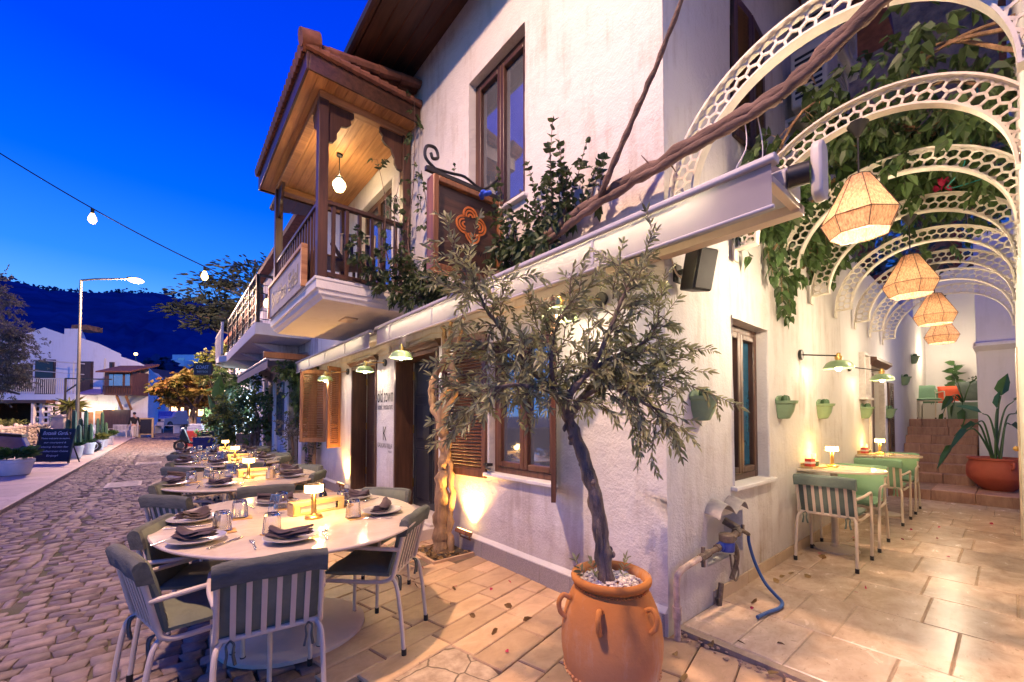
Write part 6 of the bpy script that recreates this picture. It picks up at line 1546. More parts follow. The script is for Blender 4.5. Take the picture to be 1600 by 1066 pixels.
# ---- big planting in front of it
def bush(px, D, h, rad, n, label, mt, Ln, Wd, name='shrub', planter=None, trunk=.05, zc=None, clumps=14, cs=.35, seed=1, z0=None):
    p = at(px, D); p.z = gz(p.y) if z0 is None else z0; t = T(name, label, 'tree' if 'tree' in name else 'shrub', p); r = random.Random(seed); lv = Leaves(); c = (0,0,zc if zc else h-rad[2])
    C = cloud(r, c, rad, n, lv, clumps, cs); m = MB()
    for q in [k_[0] for k_ in C[:9]]: m.tube(curve([(0,0,.05),(r.gauss(0,.06),r.gauss(0,.06),c[2]*.55),q],4), taper(9,trunk,trunk*.3), 7)
    m.build('trunk' if 'tree' in name else 'stems', M['barkd'], t); lv.build('crown' if 'tree' in name else 'foliage', mt, t, Ln, Wd, 'ovate', .2, seed)
    return t
bush(352, 15.5, 2.3, (.75,.75,.95), 1700, 'tall yellow-green shrub in front of the bright shop window', M['yleaf'], .13, .07, seed=2, clumps=22, cs=.3)
bush(398, 12.8, 2.7, (.65,.8,1.1), 1700, 'dark leafy shrub leaning against the stone house beside the small awning', M['leafb'], .13, .08, seed=3, clumps=20, cs=.3)
bush(378, 17.5, 3.2, (.9,.9,1.1), 1800, 'tall shrub with glimpses of white light behind the dining tables', M['leafb'], .15, .08, seed=4, clumps=22, cs=.28)
bush(332, 18.5, 1.9, (.6,.6,.8), 1000, 'rounded green shrub above the navy planter', M['leafb'], .13, .07, seed=5, clumps=16, cs=.3)
bush(302, 25.5, 4.6, (2.0,1.8,1.15), 4200, 'spreading orange and green bougainvillea tree arching over the street', M['oleaf'], .26, .17, 'flowering_tree', trunk=.10, zc=3.25, seed=6, clumps=44, cs=.2)
bush(340, 22, 5.2, (.9,.9,1.4), 1500, 'slim yellow-green tree rising behind the COAST sign', M['yleaf'], .22, .13, 'slim_tree', trunk=.07, seed=7, clumps=20, cs=.28)
bush(360, 20, 4.2, (.8,.8,1.0), 1100, 'green tree below the small rounded balcony', M['leafb'], .18, .12, 'small_tree', trunk=.06, seed=13, clumps=16, cs=.3)
t = T('banana_plant', 'banana plant with tall paddle leaves beside the navy planter', 'plant', at(338,16.6)); m = MB(); lv = Leaves()
for (dx, h) in ((-.15,2.2),(.05,2.9),(.25,2.5),(-.05,1.9),(.15,2.0)):
    c = curve([(0,0,.1),(dx*.4,0,h*.5),(dx,0,h*.72)],4); m.tube(c, taper(len(c),.04,.015), 8); lv.put(c[-1], (dx,0,.9))
m.build('stems', M['palm'], t); lv.build('foliage', M['palm'], t, .95, .34, 'ovate', .1, 4)
c = at(331,16.8); t = T('planter', 'navy blue square planter beside the parked scooter', 'planter', c, FACE); m = MB(); m.prism([(-.40,0),(.40,0),(.46,.62),(-.46,.62)], 1, -.42,.42); m.build('box', M['planterb'], t, smooth=0, bevel=.015)
m = MB(); m.box(-.43,.43,-.40,.40,.62,.64); m.build('soil', M['soil'], t)
# cedar silhouetted over the roofs
p = at(392,30); t = T('cedar_tree', 'dark cedar with flat spreading branches against the evening sky', 'tree', p); lv = Leaves(); m = MB(); r = random.Random(51)
m.tube([(0,0,0),(.1,0,5),(.2,.2,9),(.1,0,13)], [.32,.26,.18,.06], 10)
for (u, z, s) in ((-4.2,8.9,1.3),(-2.9,10.0,1.5),(-2.2,9.0,1.2),(-1.2,11.0,1.6),(.3,11.9,1.7),(1.6,10.6,1.5),(-3.3,8.0,1.1),(-1.0,9.3,1.5),(1.0,9.3,1.5),(-2.6,11.1,1.0),(-.2,8.2,1.4),(2.2,12.0,1.3),(-1.9,8.1,1.0),(-5.1,9.3,.8)):
    q = Vector((RV.x*u,RV.y*u,z)); c = curve([(.1,0,z-1.3),q*.5+Vector((0,0,(z-1.0)*.5)),q],5); m.tube(c, taper(len(c),.09,.03), 6)
    for i in range(int(230*s)):
        o = Vector((r.gauss(0,.62*s),r.gauss(0,.62*s),r.gauss(0,.14*s)+.1)); lv.put(q+o, (o.x+r.gauss(0,.3),o.y+r.gauss(0,.3),r.gauss(.1,.3)))
m.build('trunk', M['barkd'], t); lv.build('crown', M['darkleaf'], t, .42, .13, 'lance', .1, 7)
# ---- left side: silver olive, wall, houses
p = at(-38,12.5); t = T('olive_tree', 'big silvery olive tree leaning in from the left edge', 'tree', p); lv = Leaves(); m = MB(); r = random.Random(61)
m.tube(curve([(0,0,0),(.1,.1,1.0),(-.1,0,1.9),(.2,0,2.8)],5), taper(16,.20,.09), 10)
def lump(u, z, su, sz, n):
    u += .5
    for i in range(n):
        o = Vector((RV.x*r.gauss(0,su)+FV.x*r.gauss(0,su), RV.y*r.gauss(0,su)+FV.y*r.gauss(0,su), r.gauss(0,sz))); twig(lv, None, r, Vector((RV.x*u,RV.y*u,z))+o, rv(r)+Vector((.2,0,.1)), r.uniform(.14,.3), .045, .65, .05)
for (u, z, su, sz, n) in ((-.3,3.2,.34,.30,300),(.25,2.75,.25,.22,230),(.55,3.3,.22,.2,180),(.2,3.75,.32,.28,240),(-.4,4.1,.40,.3,240),(.65,3.9,.18,.14,90),(.0,2.35,.28,.14,130),(-.2,4.9,.22,.14,70),(.15,5.15,.14,.08,40),(-.1,5.6,.16,.12,50),(.3,4.75,.15,.08,40),(.55,2.6,.15,.12,90),(.42,5.0,.1,.06,22)): lump(u,z,su,sz,n)
for (u, z) in ((-.2,4.9),(.3,4.75),(.55,3.3),(.6,2.6),(-.4,4.1)): c = curve([(.2*0,0,2.3),(RV.x*u*.5,RV.y*u*.5,(2.4+z)/2),(RV.x*u,RV.y*u,z)],4); m.tube(c, taper(len(c),.07,.02), 7)
c = curve([(.1,0,2.2),(RV.x*.7,RV.y*.7,2.25),(RV.x*1.3,RV.y*1.3,2.12)],4); m.tube(c, taper(len(c),.07,.03), 7)
m.build('trunk', M['bark'], t); lv.build('crown', M['olivef'], t, .085, .026, 'lance', .12, 9)
# rubble garden wall
gw = T('garden_wall', 'low rubble stone wall along the left pavement', 'wall', (-7.7,24,0)); m = MB(); r = random.Random(71)
m.box(-7.95,-7.62,12,33,-.1,.92); m.build('core', M['soil'], gw, W=True, smooth=0); m = MB()
y = 12
while y < 33:
    z = .0
    while z < .95:
        s = r.uniform(.10,.17); m.ball((-7.62, y+r.uniform(-.08,.08), z+s*.6), 1, 7, 5, (.06+r.random()*.03, s*1.15, s*.72)); z += s*1.15
    y += .27
m.build('rubble_face', M['stonewall'], gw, W=True, smooth=0); m = MB(); m.box(-8.0,-7.55,12,33,.94,1.02); m.build('coping', m_pave, gw, W=True, bevel=.01)
lv = Leaves()
for i in range(2600): lv.put((r.uniform(-11,-8), r.uniform(16,34), .95+.25*r.random()), rv(r)+Vector((0,0,.7)))
v_, f_ = leaf_arrays(lv.P, lv.D, .28, .06, 3); tag(raw('ground_cover', v_, f_, M['yleaf'], base=(-9,25,.9)), 'straggly ground cover growing behind the rubble wall', 'ground cover', kind='stuff')
m = MB(); m.box(-11.5,-7.96,12,36,-.1,.95); struct(m.build('garden_bed', M['soil']))
# white timber booth in the garden
bo = T('garden_booth', 'dark garden booth with white painted posts behind the rubble wall', 'booth', at(20,21.5,.95), FACE)
m = MB(); m.box(-1.9,1.7,.0,1.8,1.22,1.38); m.build('roof', M['dwoodx'], bo, smooth=0); m = MB(); m.box(-1.9,1.7,1.7,1.8,0,1.22); m.box(-1.9,-1.8,0,1.7,0,1.22); m.build('back_panel', M['dwoodx'], bo, smooth=0)
for k, x in enumerate((-1.75,.98,1.30,1.62,1.9)):
    m = MB(); m.box(x-.07,x+.07,-.08+.1*k*(k > 0),.06+.1*k*(k > 0),0,1.30); m.build('post', M['wplank'], bo, smooth=0, bevel=.01)
m = MB()
for k in range(4): m.box(1.0,1.9,.14+.02*k,.18+.02*k,.12+.3*k,.22+.3*k)
m.build('slats', M['wplank'], bo, smooth=0)
# stone gatepost, iron bracket
t = T('stone_gatepost', 'grey stone gatepost between the booth and the street lamp', 'post', at(95,20.5), FACE); m = MB(); m.box(-.36,.36,-.2,.2,0,1.42); m.build('shaft', M['granite'], t, smooth=0, bevel=.03); m = MB(); m.prism([(-.40,1.42),(.40,1.42),(.36,1.5),(.15,1.56),(-.15,1.56),(-.36,1.5)], 1, -.22,.22); m.build('cap', M['granite'], t, bevel=.01)
t = T('sign_bracket', 'empty black iron sign bracket on a post behind the street lamp', 'post', at(101,21)); m = MB(); m.box(-.04,.04,-.04,.04,0,3.4); m.beam((0,0,3.4),(RV.x*2.35,RV.y*2.35,3.35),.06,.06); m.beam((0,0,2.7),(RV.x*.95,RV.y*.95,3.36),.05,.05); m.build('post_and_arm', M['black'], t, smooth=0)
t = T('palm_shrub', 'spiky palm beside the black iron post', 'palm', at(108,20)); lv = Leaves(); r = random.Random(5)
for k in range(60): a = r.uniform(0,2*pi); lv.put((0,0,1.95+r.uniform(-.1,.1)), (math.cos(a),math.sin(a),r.uniform(-.5,1.1)))
m = MB(); m.tube([(0,0,0),(0,0,1.95)], .09, 9); m.build('trunk', M['bark'], t); lv.build('fronds', M['yleaf'], t, .72, .06, 'lance', .15, 3)
# ---- houses, built square to the view at their own distance
def house(px, D, label): return T('white_house', label, 'building', at(px,D), FACE)
def loc(px, y, px0, D): return ((px-px0)/646.6*D, 1.4+(653-y)/646.6*D)
def shear(m, k): m.v = [(x+k*y,y,z) for x,y,z in m.v]   # side wall runs along the bending street
HA = house(100, 31, 'two-storey white house with a railed upper terrace and sloping parapets, left of the street'); f = lambda px,y: loc(px,y,100,31)
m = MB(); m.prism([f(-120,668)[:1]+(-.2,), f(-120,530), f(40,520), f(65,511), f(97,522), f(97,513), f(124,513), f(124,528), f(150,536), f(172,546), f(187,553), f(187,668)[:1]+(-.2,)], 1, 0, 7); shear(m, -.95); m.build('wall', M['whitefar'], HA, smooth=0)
a, b = f(99,513), f(124,505); m = MB(); m.box(a[0],b[0],.4,1.6,a[1],b[1]); m.build('chimney', M['brownstone'], HA, smooth=0)
for (x0_,x1_,ya,yb,mt) in ((55,84,563,617,M['panel']),(124,143,566,617,M['dwood']),(171,176,567,582,M['panel']),(20,48,570,612,M['dwood'])):
    a, b = f(x0_,yb), f(x1_,ya); m = MB(); m.box(a[0]-.06,b[0]+.06,-.05,.0,a[1],b[1]+.06); o = m.build('window', M['dwood'], HA, smooth=0); m = MB(); m.box(a[0]+.06,b[0]-.06,-.08,-.051,a[1],b[1]-.04); m.build('pane', mt, o, smooth=0)
a, b = f(-60,627), f(152,618); m = MB(); m.box(a[0],b[0],-1.6,-.003,a[1],b[1]); m.build('terrace_slab', M['whitefar'], HA, smooth=0)
a, b = f(-60,617), f(152,594); m = MB(); m.box(a[0],b[0],-1.56,-1.50,b[1]-.06,b[1]); x = a[0]
while x < b[0]: m.box(x,x+.035,-1.55,-1.52,a[1],b[1]-.06); x += .15
m.build('terrace_railing', M['lattice'], HA, smooth=0)
m = MB(); a, b = f(50,563), f(160,577)
m.tube([(a[0],-1.5,a[1]),(f(50,617)[0],-1.5,f(50,617)[1])], .05, 6); m.tube([(a[0],-1.5,a[1]),(f(158,572)[0],-1.3,f(158,572)[1])], .04, 6); m.tube([(f(50,580)[0],-1.4,f(50,580)[1]),(f(158,588)[0],-1.3,f(158,588)[1])], .025, 6); m.tube([(f(142,568)[0],-1.3,f(142,568)[1]),(f(142,617)[0],-1.3,f(142,617)[1])], .04,6); m.tube([(f(163,560)[0],-.06,f(163,560)[1]),(f(161,610)[0],-.06,f(161,610)[1])], .04, 6); m.build('pipe_frame', M['acwhite'], HA)
a, b = f(142,616), f(180,608); m = MB(); m.prism([(0,b[1]),(-1.1,a[1]),(-1.1,a[1]-.10),(0,a[1])], 0, a[0], b[0]); m.build('awning', mat('violet_awning', (.22,.16,.34), .8), HA, smooth=0)
for (x0_,x1_,ya,yb) in ((150,163,642,664),(136,146,644,664)): a, b = f(x0_,yb), f(x1_,ya); m = MB(); m.box(a[0],b[0],-.06,0,a[1],b[1]); m.build('door', M['ceilx'], HA, smooth=0)
for k, x in enumerate((137,153,164,181)):
    p = f(x,639); m = MB(); m.ball((p[0],-.22,p[1]), .085, 10, 8); m.build('porch_light', M['streetglow'], HA); point('porch_glow', (p[0],-.75,p[1]-.1), 16, WARM2, .08, HA)
HB = house(210, 30.4, 'house with a brown wooden bay window and tiled roof behind the bench'); f = lambda px,y: loc(px,y,210,30.4)
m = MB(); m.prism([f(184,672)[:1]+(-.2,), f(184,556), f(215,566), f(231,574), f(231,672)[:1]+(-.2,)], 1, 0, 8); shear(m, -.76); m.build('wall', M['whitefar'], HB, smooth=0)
a, b = f(189,619), f(231,584); m = MB(); m.box(a[0],b[0],-1.3,0,a[1],b[1]); bay = m.build('bay', M['shutter'], HB, smooth=0)
for (x0_,x1_) in ((197,203),(204,217),(221,228)): a2, b2 = f(x0_,606), f(x1_,588); m = MB(); m.box(a2[0],b2[0],-1.34,-1.301,a2[1],b2[1]); m.build('pane', M['pane'], bay, smooth=0)
m = MB(); a2, b2 = f(190,616), f(230,605); m.box(a2[0],b2[0],-1.45,-1.40,b2[1]-.06,b2[1]); x = a2[0]
while x < b2[0]: m.box(x,x+.05,-1.45,-1.41,a2[1],b2[1]-.06); x += .17
m.build('bay_railing', M['dwood'], HB, smooth=0)
m = MB(); a2, b2 = f(186,585), f(238,573); m.prism([(-1.8,a2[1]-.05),(-1.8,a2[1]+.05),(.5,b2[1]+.25),(.5,b2[1]+.1)], 0, a2[0], b2[0]); m.build('roof', M['tile'], HB, smooth=0)
for x in (192,206): m = MB(); p = f(x,640); q = f(x+14,620); m.beam((p[0],-.05,p[1]),(q[0],-1.2,q[1]),.12,.12); m.build('bay_strut', M['ceilx'], HB, smooth=0)
a, b = f(186,664), f(226,641); m = MB(); m.box(a[0],b[0],-1.2,-1.1,a[1]-.4,b[1]); m.build('board_fence', M['dwood'], HB, smooth=0)
for x in (187,196,203): p = f(x,637); m = MB(); m.ball((p[0],-1.5,p[1]), .07, 10, 8); m.build('porch_light', M['streetglow'], HB); 
point('porch_glow', (f(190,637)[0],-2.0,f(190,637)[1]), 25, WARM2, .08, HB)
HC = house(250, 52, 'blue-shaded house beyond the bay window with a sloping tiled roof'); f = lambda px,y: loc(px,y,250,52)
m = MB(); m.prism([f(226,668)[:1]+(-.2,), f(226,578), f(246,584), f(262,600), f(262,668)[:1]+(-.2,)], 1, 0, 9); shear(m, -.8); m.build('wall', M['whitefar'], HC, smooth=0)
m = MB(); a, b = f(232,584), f(264,598); m.add([(f(224,574)[0],-.6,f(224,574)[1]),(f(266,602)[0],-.6,f(266,602)[1]),(f(266,602)[0],8,f(266,602)[1]),(f(224,574)[0],8,f(224,574)[1])], [(0,1,2,3)]); m.build('roof', M['tile'], HC, smooth=0)
for x0_ in (232,250): a, b = f(x0_,628), f(x0_+7,610); m = MB(); m.box(a[0],b[0],-.05,0,a[1],b[1]); m.build('window', M['pane'], HC, smooth=0)
HD = house(272, 60, 'low tiled house at the far bend of the street with warm lit windows'); f = lambda px,y: loc(px,y,272,60)
m = MB(); m.prism([f(244,668)[:1]+(0,), f(244,612), f(262,600), f(300,606), f(330,616), f(330,668)[:1]+(0,)], 1, 0, 9); m.build('wall', M['brownstone'], HD, smooth=0)
for k, (x0_,x1_,ya,yb) in enumerate(((268,277,636,646),(283,287,637,650),(296,306,640,652),(310,318,640,650))): a, b = f(x0_,yb), f(x1_,ya); m = MB(); m.box(a[0],b[0],-.05,0,a[1],b[1]); m.build('window', glow('far_window_glow%d' % k, (1,.62,.28), 3.2), HD, smooth=0)
r = random.Random(91)
for k in range(11):
    px = r.uniform(252,336); D = r.uniform(170,230); y = 568-(px-290)*.06+r.uniform(-6,6); z = 1.4+(653-y)/646.6*D; w_ = r.uniform(3,5)
    t = T('hillside_house', 'tiny white house on the dark hillside, one of the scattered village houses', 'building', at(px,D,z), FACE, 'tiny white houses on the hillside'); m = MB(); m.box(-w_,w_,0,5,-9,3); m.build('wall', M['whitefar'], t, smooth=0)
    m = MB(); m.box(-w_*.5,w_*.1,-.1,0,.5,1.6); m.build('window', M['lampglow'] if k % 3 == 0 else M['pane'], t, smooth=0)
for k, (px, y, D) in enumerate(((210,553,70),(254,590,75),(257,597,80),(251,582,72))):
    z = 1.4+(653-y)/646.6*D; lab = ('lamp on a mast above the bay-window house roof','second of the small lamps up the lane under the hill','lowest of the small lamps up the lane under the hill','topmost of the small lamps up the lane under the hill')[k]
    t = T('distant_lamp', lab, 'lamp', at(px,D,0), 0, 'distant lamps below the hill'); m = MB(); m.tube([(0,0,0),(0,0,z)], .08, 6); m.build('pole', M['post'], t); m = MB(); m.ball((0,0,z), .26, 8, 6); m.build('lamp', M['streetglow'], t)
# dark wooded shoulder under the hill
lv = Leaves(); r = random.Random(15)
for i in range(2600): px = r.uniform(195,330); D = r.uniform(95,135); y = 575+12*math.sin(px*.07)+abs(r.gauss(0,12)); lv.put(at(px,D,1.4+(653-y)/646.6*D), rv(r))
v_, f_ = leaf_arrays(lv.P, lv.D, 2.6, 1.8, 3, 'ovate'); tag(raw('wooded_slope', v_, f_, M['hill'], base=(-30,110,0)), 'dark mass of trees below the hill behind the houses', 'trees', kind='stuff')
m = MB(); pts = [at(px,140,0) for px in (150,200,260,330,400)]
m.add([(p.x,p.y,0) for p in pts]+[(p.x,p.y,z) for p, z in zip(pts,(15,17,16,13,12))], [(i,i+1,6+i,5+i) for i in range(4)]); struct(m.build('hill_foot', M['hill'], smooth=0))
# ---- pavement furniture on the left
p = at(82,12.2); cbd = T('chalkboard_sign', 'black chalkboard sign headed Botanik Garden on the left pavement', 'sign', (p.x,p.y,.06), FACE+R(6))
tl = Matrix.Rotation(R(-12),4,'X'); m = MB(); m.box(-.45,.45,-.02,.0,.08,1.0,tl); m.build('board', M['boardblk'], cbd, smooth=0, bevel=.006)
m = MB()
for bx in ((-.48,-.45,-.03,.012,0,1.03),(.45,.48,-.03,.012,0,1.03),(-.45,.45,-.03,.012,1.0,1.03),(-.45,.45,-.03,.012,.05,.08)): m.box(*bx[:6],tl)
m.beam((-.40,.02,.98),(-.40,.42,0),.03,.02); m.beam((.40,.02,.98),(.40,.42,0),.03,.02); m.build('frame', M['black'], cbd, smooth=0)
for body, wd, z, hh in (('Botanik Garden', .74, .90, .11),('Please welcome to explore',.78,.735,.06),('our courtyard &',.60,.61,.06),('relaxing Garden Bar',.76,.48,.06),('of Mediterranean Cuisine',.80,.36,.055),('Enjoy!',.30,.22,.07)):
    o = text('tmp', body, .1, M['chalk'], Matrix.Identity(4), None, .0005); vs = [v.co for v in o.data.vertices]; x0_, x1_ = min(v.x for v in vs), max(v.x for v in vs); y0_, y1_ = min(v.y for v in vs), max(v.y for v in vs)
    o.data.transform(Matrix.Translation((-(x0_+x1_)/2,-(y0_+y1_)/2,0))); o.data.transform(Matrix.Diagonal((wd/(x1_-x0_),hh/(y1_-y0_),1,1))); o.data.transform(Matrix(((1,.18,0,0),(0,1,0,0),(0,0,1,0),(0,0,0,1)))); o.data.transform(frameM((0,-.0225,z),(1,0,0),(0,0,1))); o.data.transform(tl); o.parent = cbd; o.name = 'chalk_lettering'
def tub(px, D, rad, h, label, plant, seed, sq=False, mt=None):
    p = at(px, D); t = T('planter', label, 'planter', (p.x,p.y,.06), 0, 'white planters along the left pavement'); mt = mt or M['planterw']; r = random.Random(seed)
    m = MB()
    if sq: m.prism([(-rad*.8,0),(rad*.8,0),(rad,h),(-rad,h)], 1, -rad*.9, rad*.9)
    else: m.lathe([(rad*.74,0),(rad*.78,.02),(rad*.94,h*.8),(rad,h*.82),(rad,h),(rad*.9,h),(0,h*.92)], (0,0,0), 28)
    m.build('pot', mt, t, smooth=40, bevel=.01 if sq else 0); m = MB(); lv = Leaves()
    if plant == 'cactus':
        for (x, hh) in ((0,1.25),(-.14,.95),(.13,.75)):
            m.lathe([(.0,0),(.05,.01),(.062,.1),(.062,hh*.5),(.055,hh*.9),(.03,hh*.98),(0,hh)], (x,r.uniform(-.05,.05),h*.9), 18, flute=.10, nf=7)
        m.build('cactus', M['cactus'], t)
        for k in range(140): a = r.uniform(0,6.28); lv.put((math.cos(a)*rad*.7*r.random(),math.sin(a)*rad*.7*r.random(),h), (math.cos(a),math.sin(a),1))
    else:
        for k in range(260): a = r.uniform(0,6.28); q = rad*.85*r.random()**.5; lv.put((math.cos(a)*q,math.sin(a)*q,h+r.uniform(0,.18)), (math.cos(a)*.8,math.sin(a)*.8,r.uniform(.3,1.4)))
    lv.build('foliage', M['palm'] if plant != 'dry' else M['yleaf'], t, .24, .07, 'lance', .3, seed); return t
tub(25,9.8,.33,.36,'big round white planter with bright green foliage at the left edge','leaf',1)
tub(116,13.9,.26,.40,'white planter with tall cactus right beside the chalkboard','cactus',2); tub(135,15.4,.28,.42,'white planter with tall cactus, second along the pavement','cactus',3)
tub(150,17.2,.28,.40,'white planter with reddish shrub between the cactus planters','dry',4,True); tub(160,18.9,.24,.42,'pale blue-white planter with branching cactus, fourth along the pavement','cactus',5); tub(169,20.6,.26,.44,'farthest white planter of the row before the bench','leaf',6)
t = T('garden_bench', 'white slatted wooden bench on the pavement beyond the planters', 'bench', at(184,28.5), FACE); m = MB()
for k in range(4): m.box(-.62,.62,-.05+.11*k,.04+.11*k,.42,.45)
m.build('seat', M['wplank'], t, smooth=0); m = MB(); m.box(-.65,.65,.36,.40,.86,.93); m.box(-.62,.62,.365,.395,.50,.56)
for k in range(13): m.box(-.60+.097*k,-.55+.097*k,.37,.39,.56,.86)
m.build('backrest', M['wplank'], t, smooth=0)
for sx_ in (-1,1):
    for yy in (-.04,.36): m = MB(); m.box(sx_*.63-.03,sx_*.63+.03,yy,yy+.05,0,.62 if yy < 0 else .93); m.build('leg', M['wplank'], t, smooth=0)
    m = MB(); m.box(sx_*.63-.035,sx_*.63+.035,-.06,.38,.621,.66); m.build('armrest', M['wplank'], t, smooth=0)
t = T('menu_board', 'wood-framed blackboard on legs beside the walking man', 'sign', at(229,29.2), FACE-R(4)); m = MB(); m.box(-.44,.44,-.02,.02,.28,1.30); m.build('board', M['boardblk'], t, smooth=0)
m = MB()
for bx in ((-.54,-.44,0,1.4),(.44,.54,0,1.4),(-.44,.44,1.30,1.4),(-.44,.44,.20,.28)): m.box(bx[0],bx[1],-.035,.035,bx[2],bx[3])
m.build('frame', M['boxwood'], t, smooth=0)
t = T('cafe_chair', 'pale chair beside the wood-framed blackboard', 'chair', at(247,37,.0), FACE); m = MB(); m.box(-.3,.3,-.3,.3,.42,.5); m.box(-.3,.3,.24,.3,.5,1.0); m.build('seat', M['paper'], t, smooth=0, bevel=.02); m = MB()
for a in (-.27,.27):
    for b in (-.27,.27): m = MB(); m.box(a-.025,a+.025,b-.025,b+.025,0,.42); m.build('leg', M['wplank'], t, smooth=0)
t = T('cafe_table', 'white trestle table in front of the parked pickup', 'table', at(262,36), FACE); m = MB(); m.box(-.9,.9,-.35,.35,.70,.75); m.build('table_top', M['wplank'], t, smooth=0); m = MB()
for a in (-.8,.8): m = MB(); m.box(a-.04,a+.04,-.3,.3,0,.70); m.build('trestle', M['wplank'], t, smooth=0)
# pickup parked up the street
c = at(254,40); cr_ = T('parked_pickup', 'silver-blue pickup parked facing down the street', 'car', (c.x,c.y,.35), FACE+R(3)); B = MB()
prof = [(-1.0,.35),(-1.0,.95),(-.94,1.02),(.0,1.12),(.55,1.72),(1.9,1.76),(2.1,1.15),(4.0,1.1),(4.0,.4)]
B.prism(prof, 0, -.93, .93); B.build('body', M['ccar'], cr_, smooth=20, bevel=.05)
m = MB(); m.add([(-.78,.08,1.16),(.78,.08,1.16),(.70,.53,1.66),(-.70,.53,1.66)], [(0,1,2,3)]); m.v = [(x,y-.025,z+.02) for x,y,z in m.v]; m.build('windscreen', M['pane'], cr_)
m = MB(); m.box(-.6,.6,-1.04,-.99,.72,.92); m.build('grille', M['black'], cr_, smooth=0); m = MB(); m.box(-.95,.95,-1.10,-.98,.40,.62); m.build('bumper', M['ccar'], cr_, bevel=.04)
for s in (-1,1):
    m = MB(); m.box(s*.78-.13,s*.78+.13,-1.035,-.98,.74,.92); m.build('headlight', M['paper'], cr_, bevel=.03); m = MB(); m.ball((s*1.08,.1,1.15),1,10,6,(.12,.06,.09)); m.build('mirror', M['ccar'], cr_)
    for yy in (-.3,3.0):
        m = MB(); m.tube([(s*.72,yy,.36),(s*.95,yy,.36)], .36, 20); w_ = m.build('wheel', M['blackp'], cr_); m = MB(); m.tube([(s*.951,yy,.36),(s*.965,yy,.36)], .2, 16); m.build('rim', M['chrome'], w_)
m = MB(); m.box(-.25,.25,-1.12,-1.101,.46,.57); m.build('number_plate', M['paper'], cr_, smooth=0)
# scooters
def scooter(p, rz, label, mt):
    t = T('motor_scooter', label, 'scooter', p, rz, 'scooters parked along the street')
    for y in (-.62,.62):
        m = MB(); n = 20
        for k in range(n): a, b = 2*pi*k/n, 2*pi*(k+1)/n; m.tube([(0,y+.2*math.cos(a),.25+.2*math.sin(a)),(0,y+.2*math.cos(b),.25+.2*math.sin(b))], .05, 7, cap=False)
        w_ = m.build('wheel', M['blackp'], t); m = MB(); m.tube([(-.03,y,.25),(.03,y,.25)], .13, 16); m.build('rim', M['post'], w_)
    m = MB(); m.prism([(.55,.42),(.30,.30),(-.30,.28),(-.75,.45),(-.90,.72),(-.80,.80),(-.10,.70),(.02,.40),(.30,.38),(.48,.95),(.56,.95),(.66,.60)], 0, -.12, .12); m.build('body', mt, t, smooth=30, bevel=.05)
    m = MB(); m.prism([(-.80,.80),(-.70,.86),(-.35,.82),(-.10,.80),(-.08,.72),(-.80,.78)], 0, -.14,.14); m.build('seat', M['blackp'], t, bevel=.03)
    m = MB(); m.tube([(0,.62,.25),(0,.48,.98)], .03, 8); m.tube([(-.32,.38,1.06),(0,.46,1.0),(.32,.38,1.06)], .018, 8); m.build('handlebar', M['black'], t)
    m = MB(); m.ball((0,.56,.90),1,12,8,(.11,.08,.09)); m.build('headlight', M['paper'], t)
    for s in (-1,1): m = MB(); m.tube([(s*.25,.40,1.05),(s*.30,.36,1.28)], .008, 5); m.ball((s*.30,.36,1.30),1,8,6,(.06,.015,.045)); m.build('mirror', M['black'], t)
    m = MB(); m.prism([(.40,.50),(.62,.52),(.86,.38),(.84,.34),(.62,.46),(.42,.44)], 0, -.07,.07); m.build('front_mudguard', mt, t, bevel=.02)
    return t
p = at(312,17.6); scooter((p.x,p.y,.0), FACE+R(120), 'dark scooter parked against the navy planter on the right side of the street', M['black'])
p = at(46,13.6); scooter((p.x,p.y,.06), FACE+R(-70), 'violet-grey scooter parked left of the chalkboard', M['scoot']); p = at(112,15.8); scooter((p.x,p.y,.06), FACE+R(-60), 'violet-grey scooter parked right behind the chalkboard and the cactus planters', M['scoot'])
# white stand with stacked trays
t = T('display_stand', 'white display stand with red cloth under the shrubs', 'stand', at(311,20.5), FACE); m = MB(); m.box(-.45,.45,-.3,.3,.0,.75); m.build('table', M['mat_red'], t, smooth=0, bevel=.01); m = MB()
for k in range(3): m.box(-.40+.04*k,.40-.04*k,-.26,.26,.751+.12*k,.86+.12*k)
m.build('trays', M['planterw'], t, smooth=0, bevel=.02)
t = T('cane_chair', 'brown woven chair at the foot of the stone house', 'chair', at(392,13.4), FACE+R(160)); m = MB(); m.box(-.28,.28,-.28,.28,.38,.46); m.box(-.28,.28,.22,.28,.46,.92); m.build('seat', M['shutter2'], t, bevel=.03); m = MB()
for a in (-.24,.24):
    for b in (-.24,.24): m = MB(); m.box(a-.025,a+.025,b-.025,b+.025,0,.38); m.build('leg', M['dwood'], t)
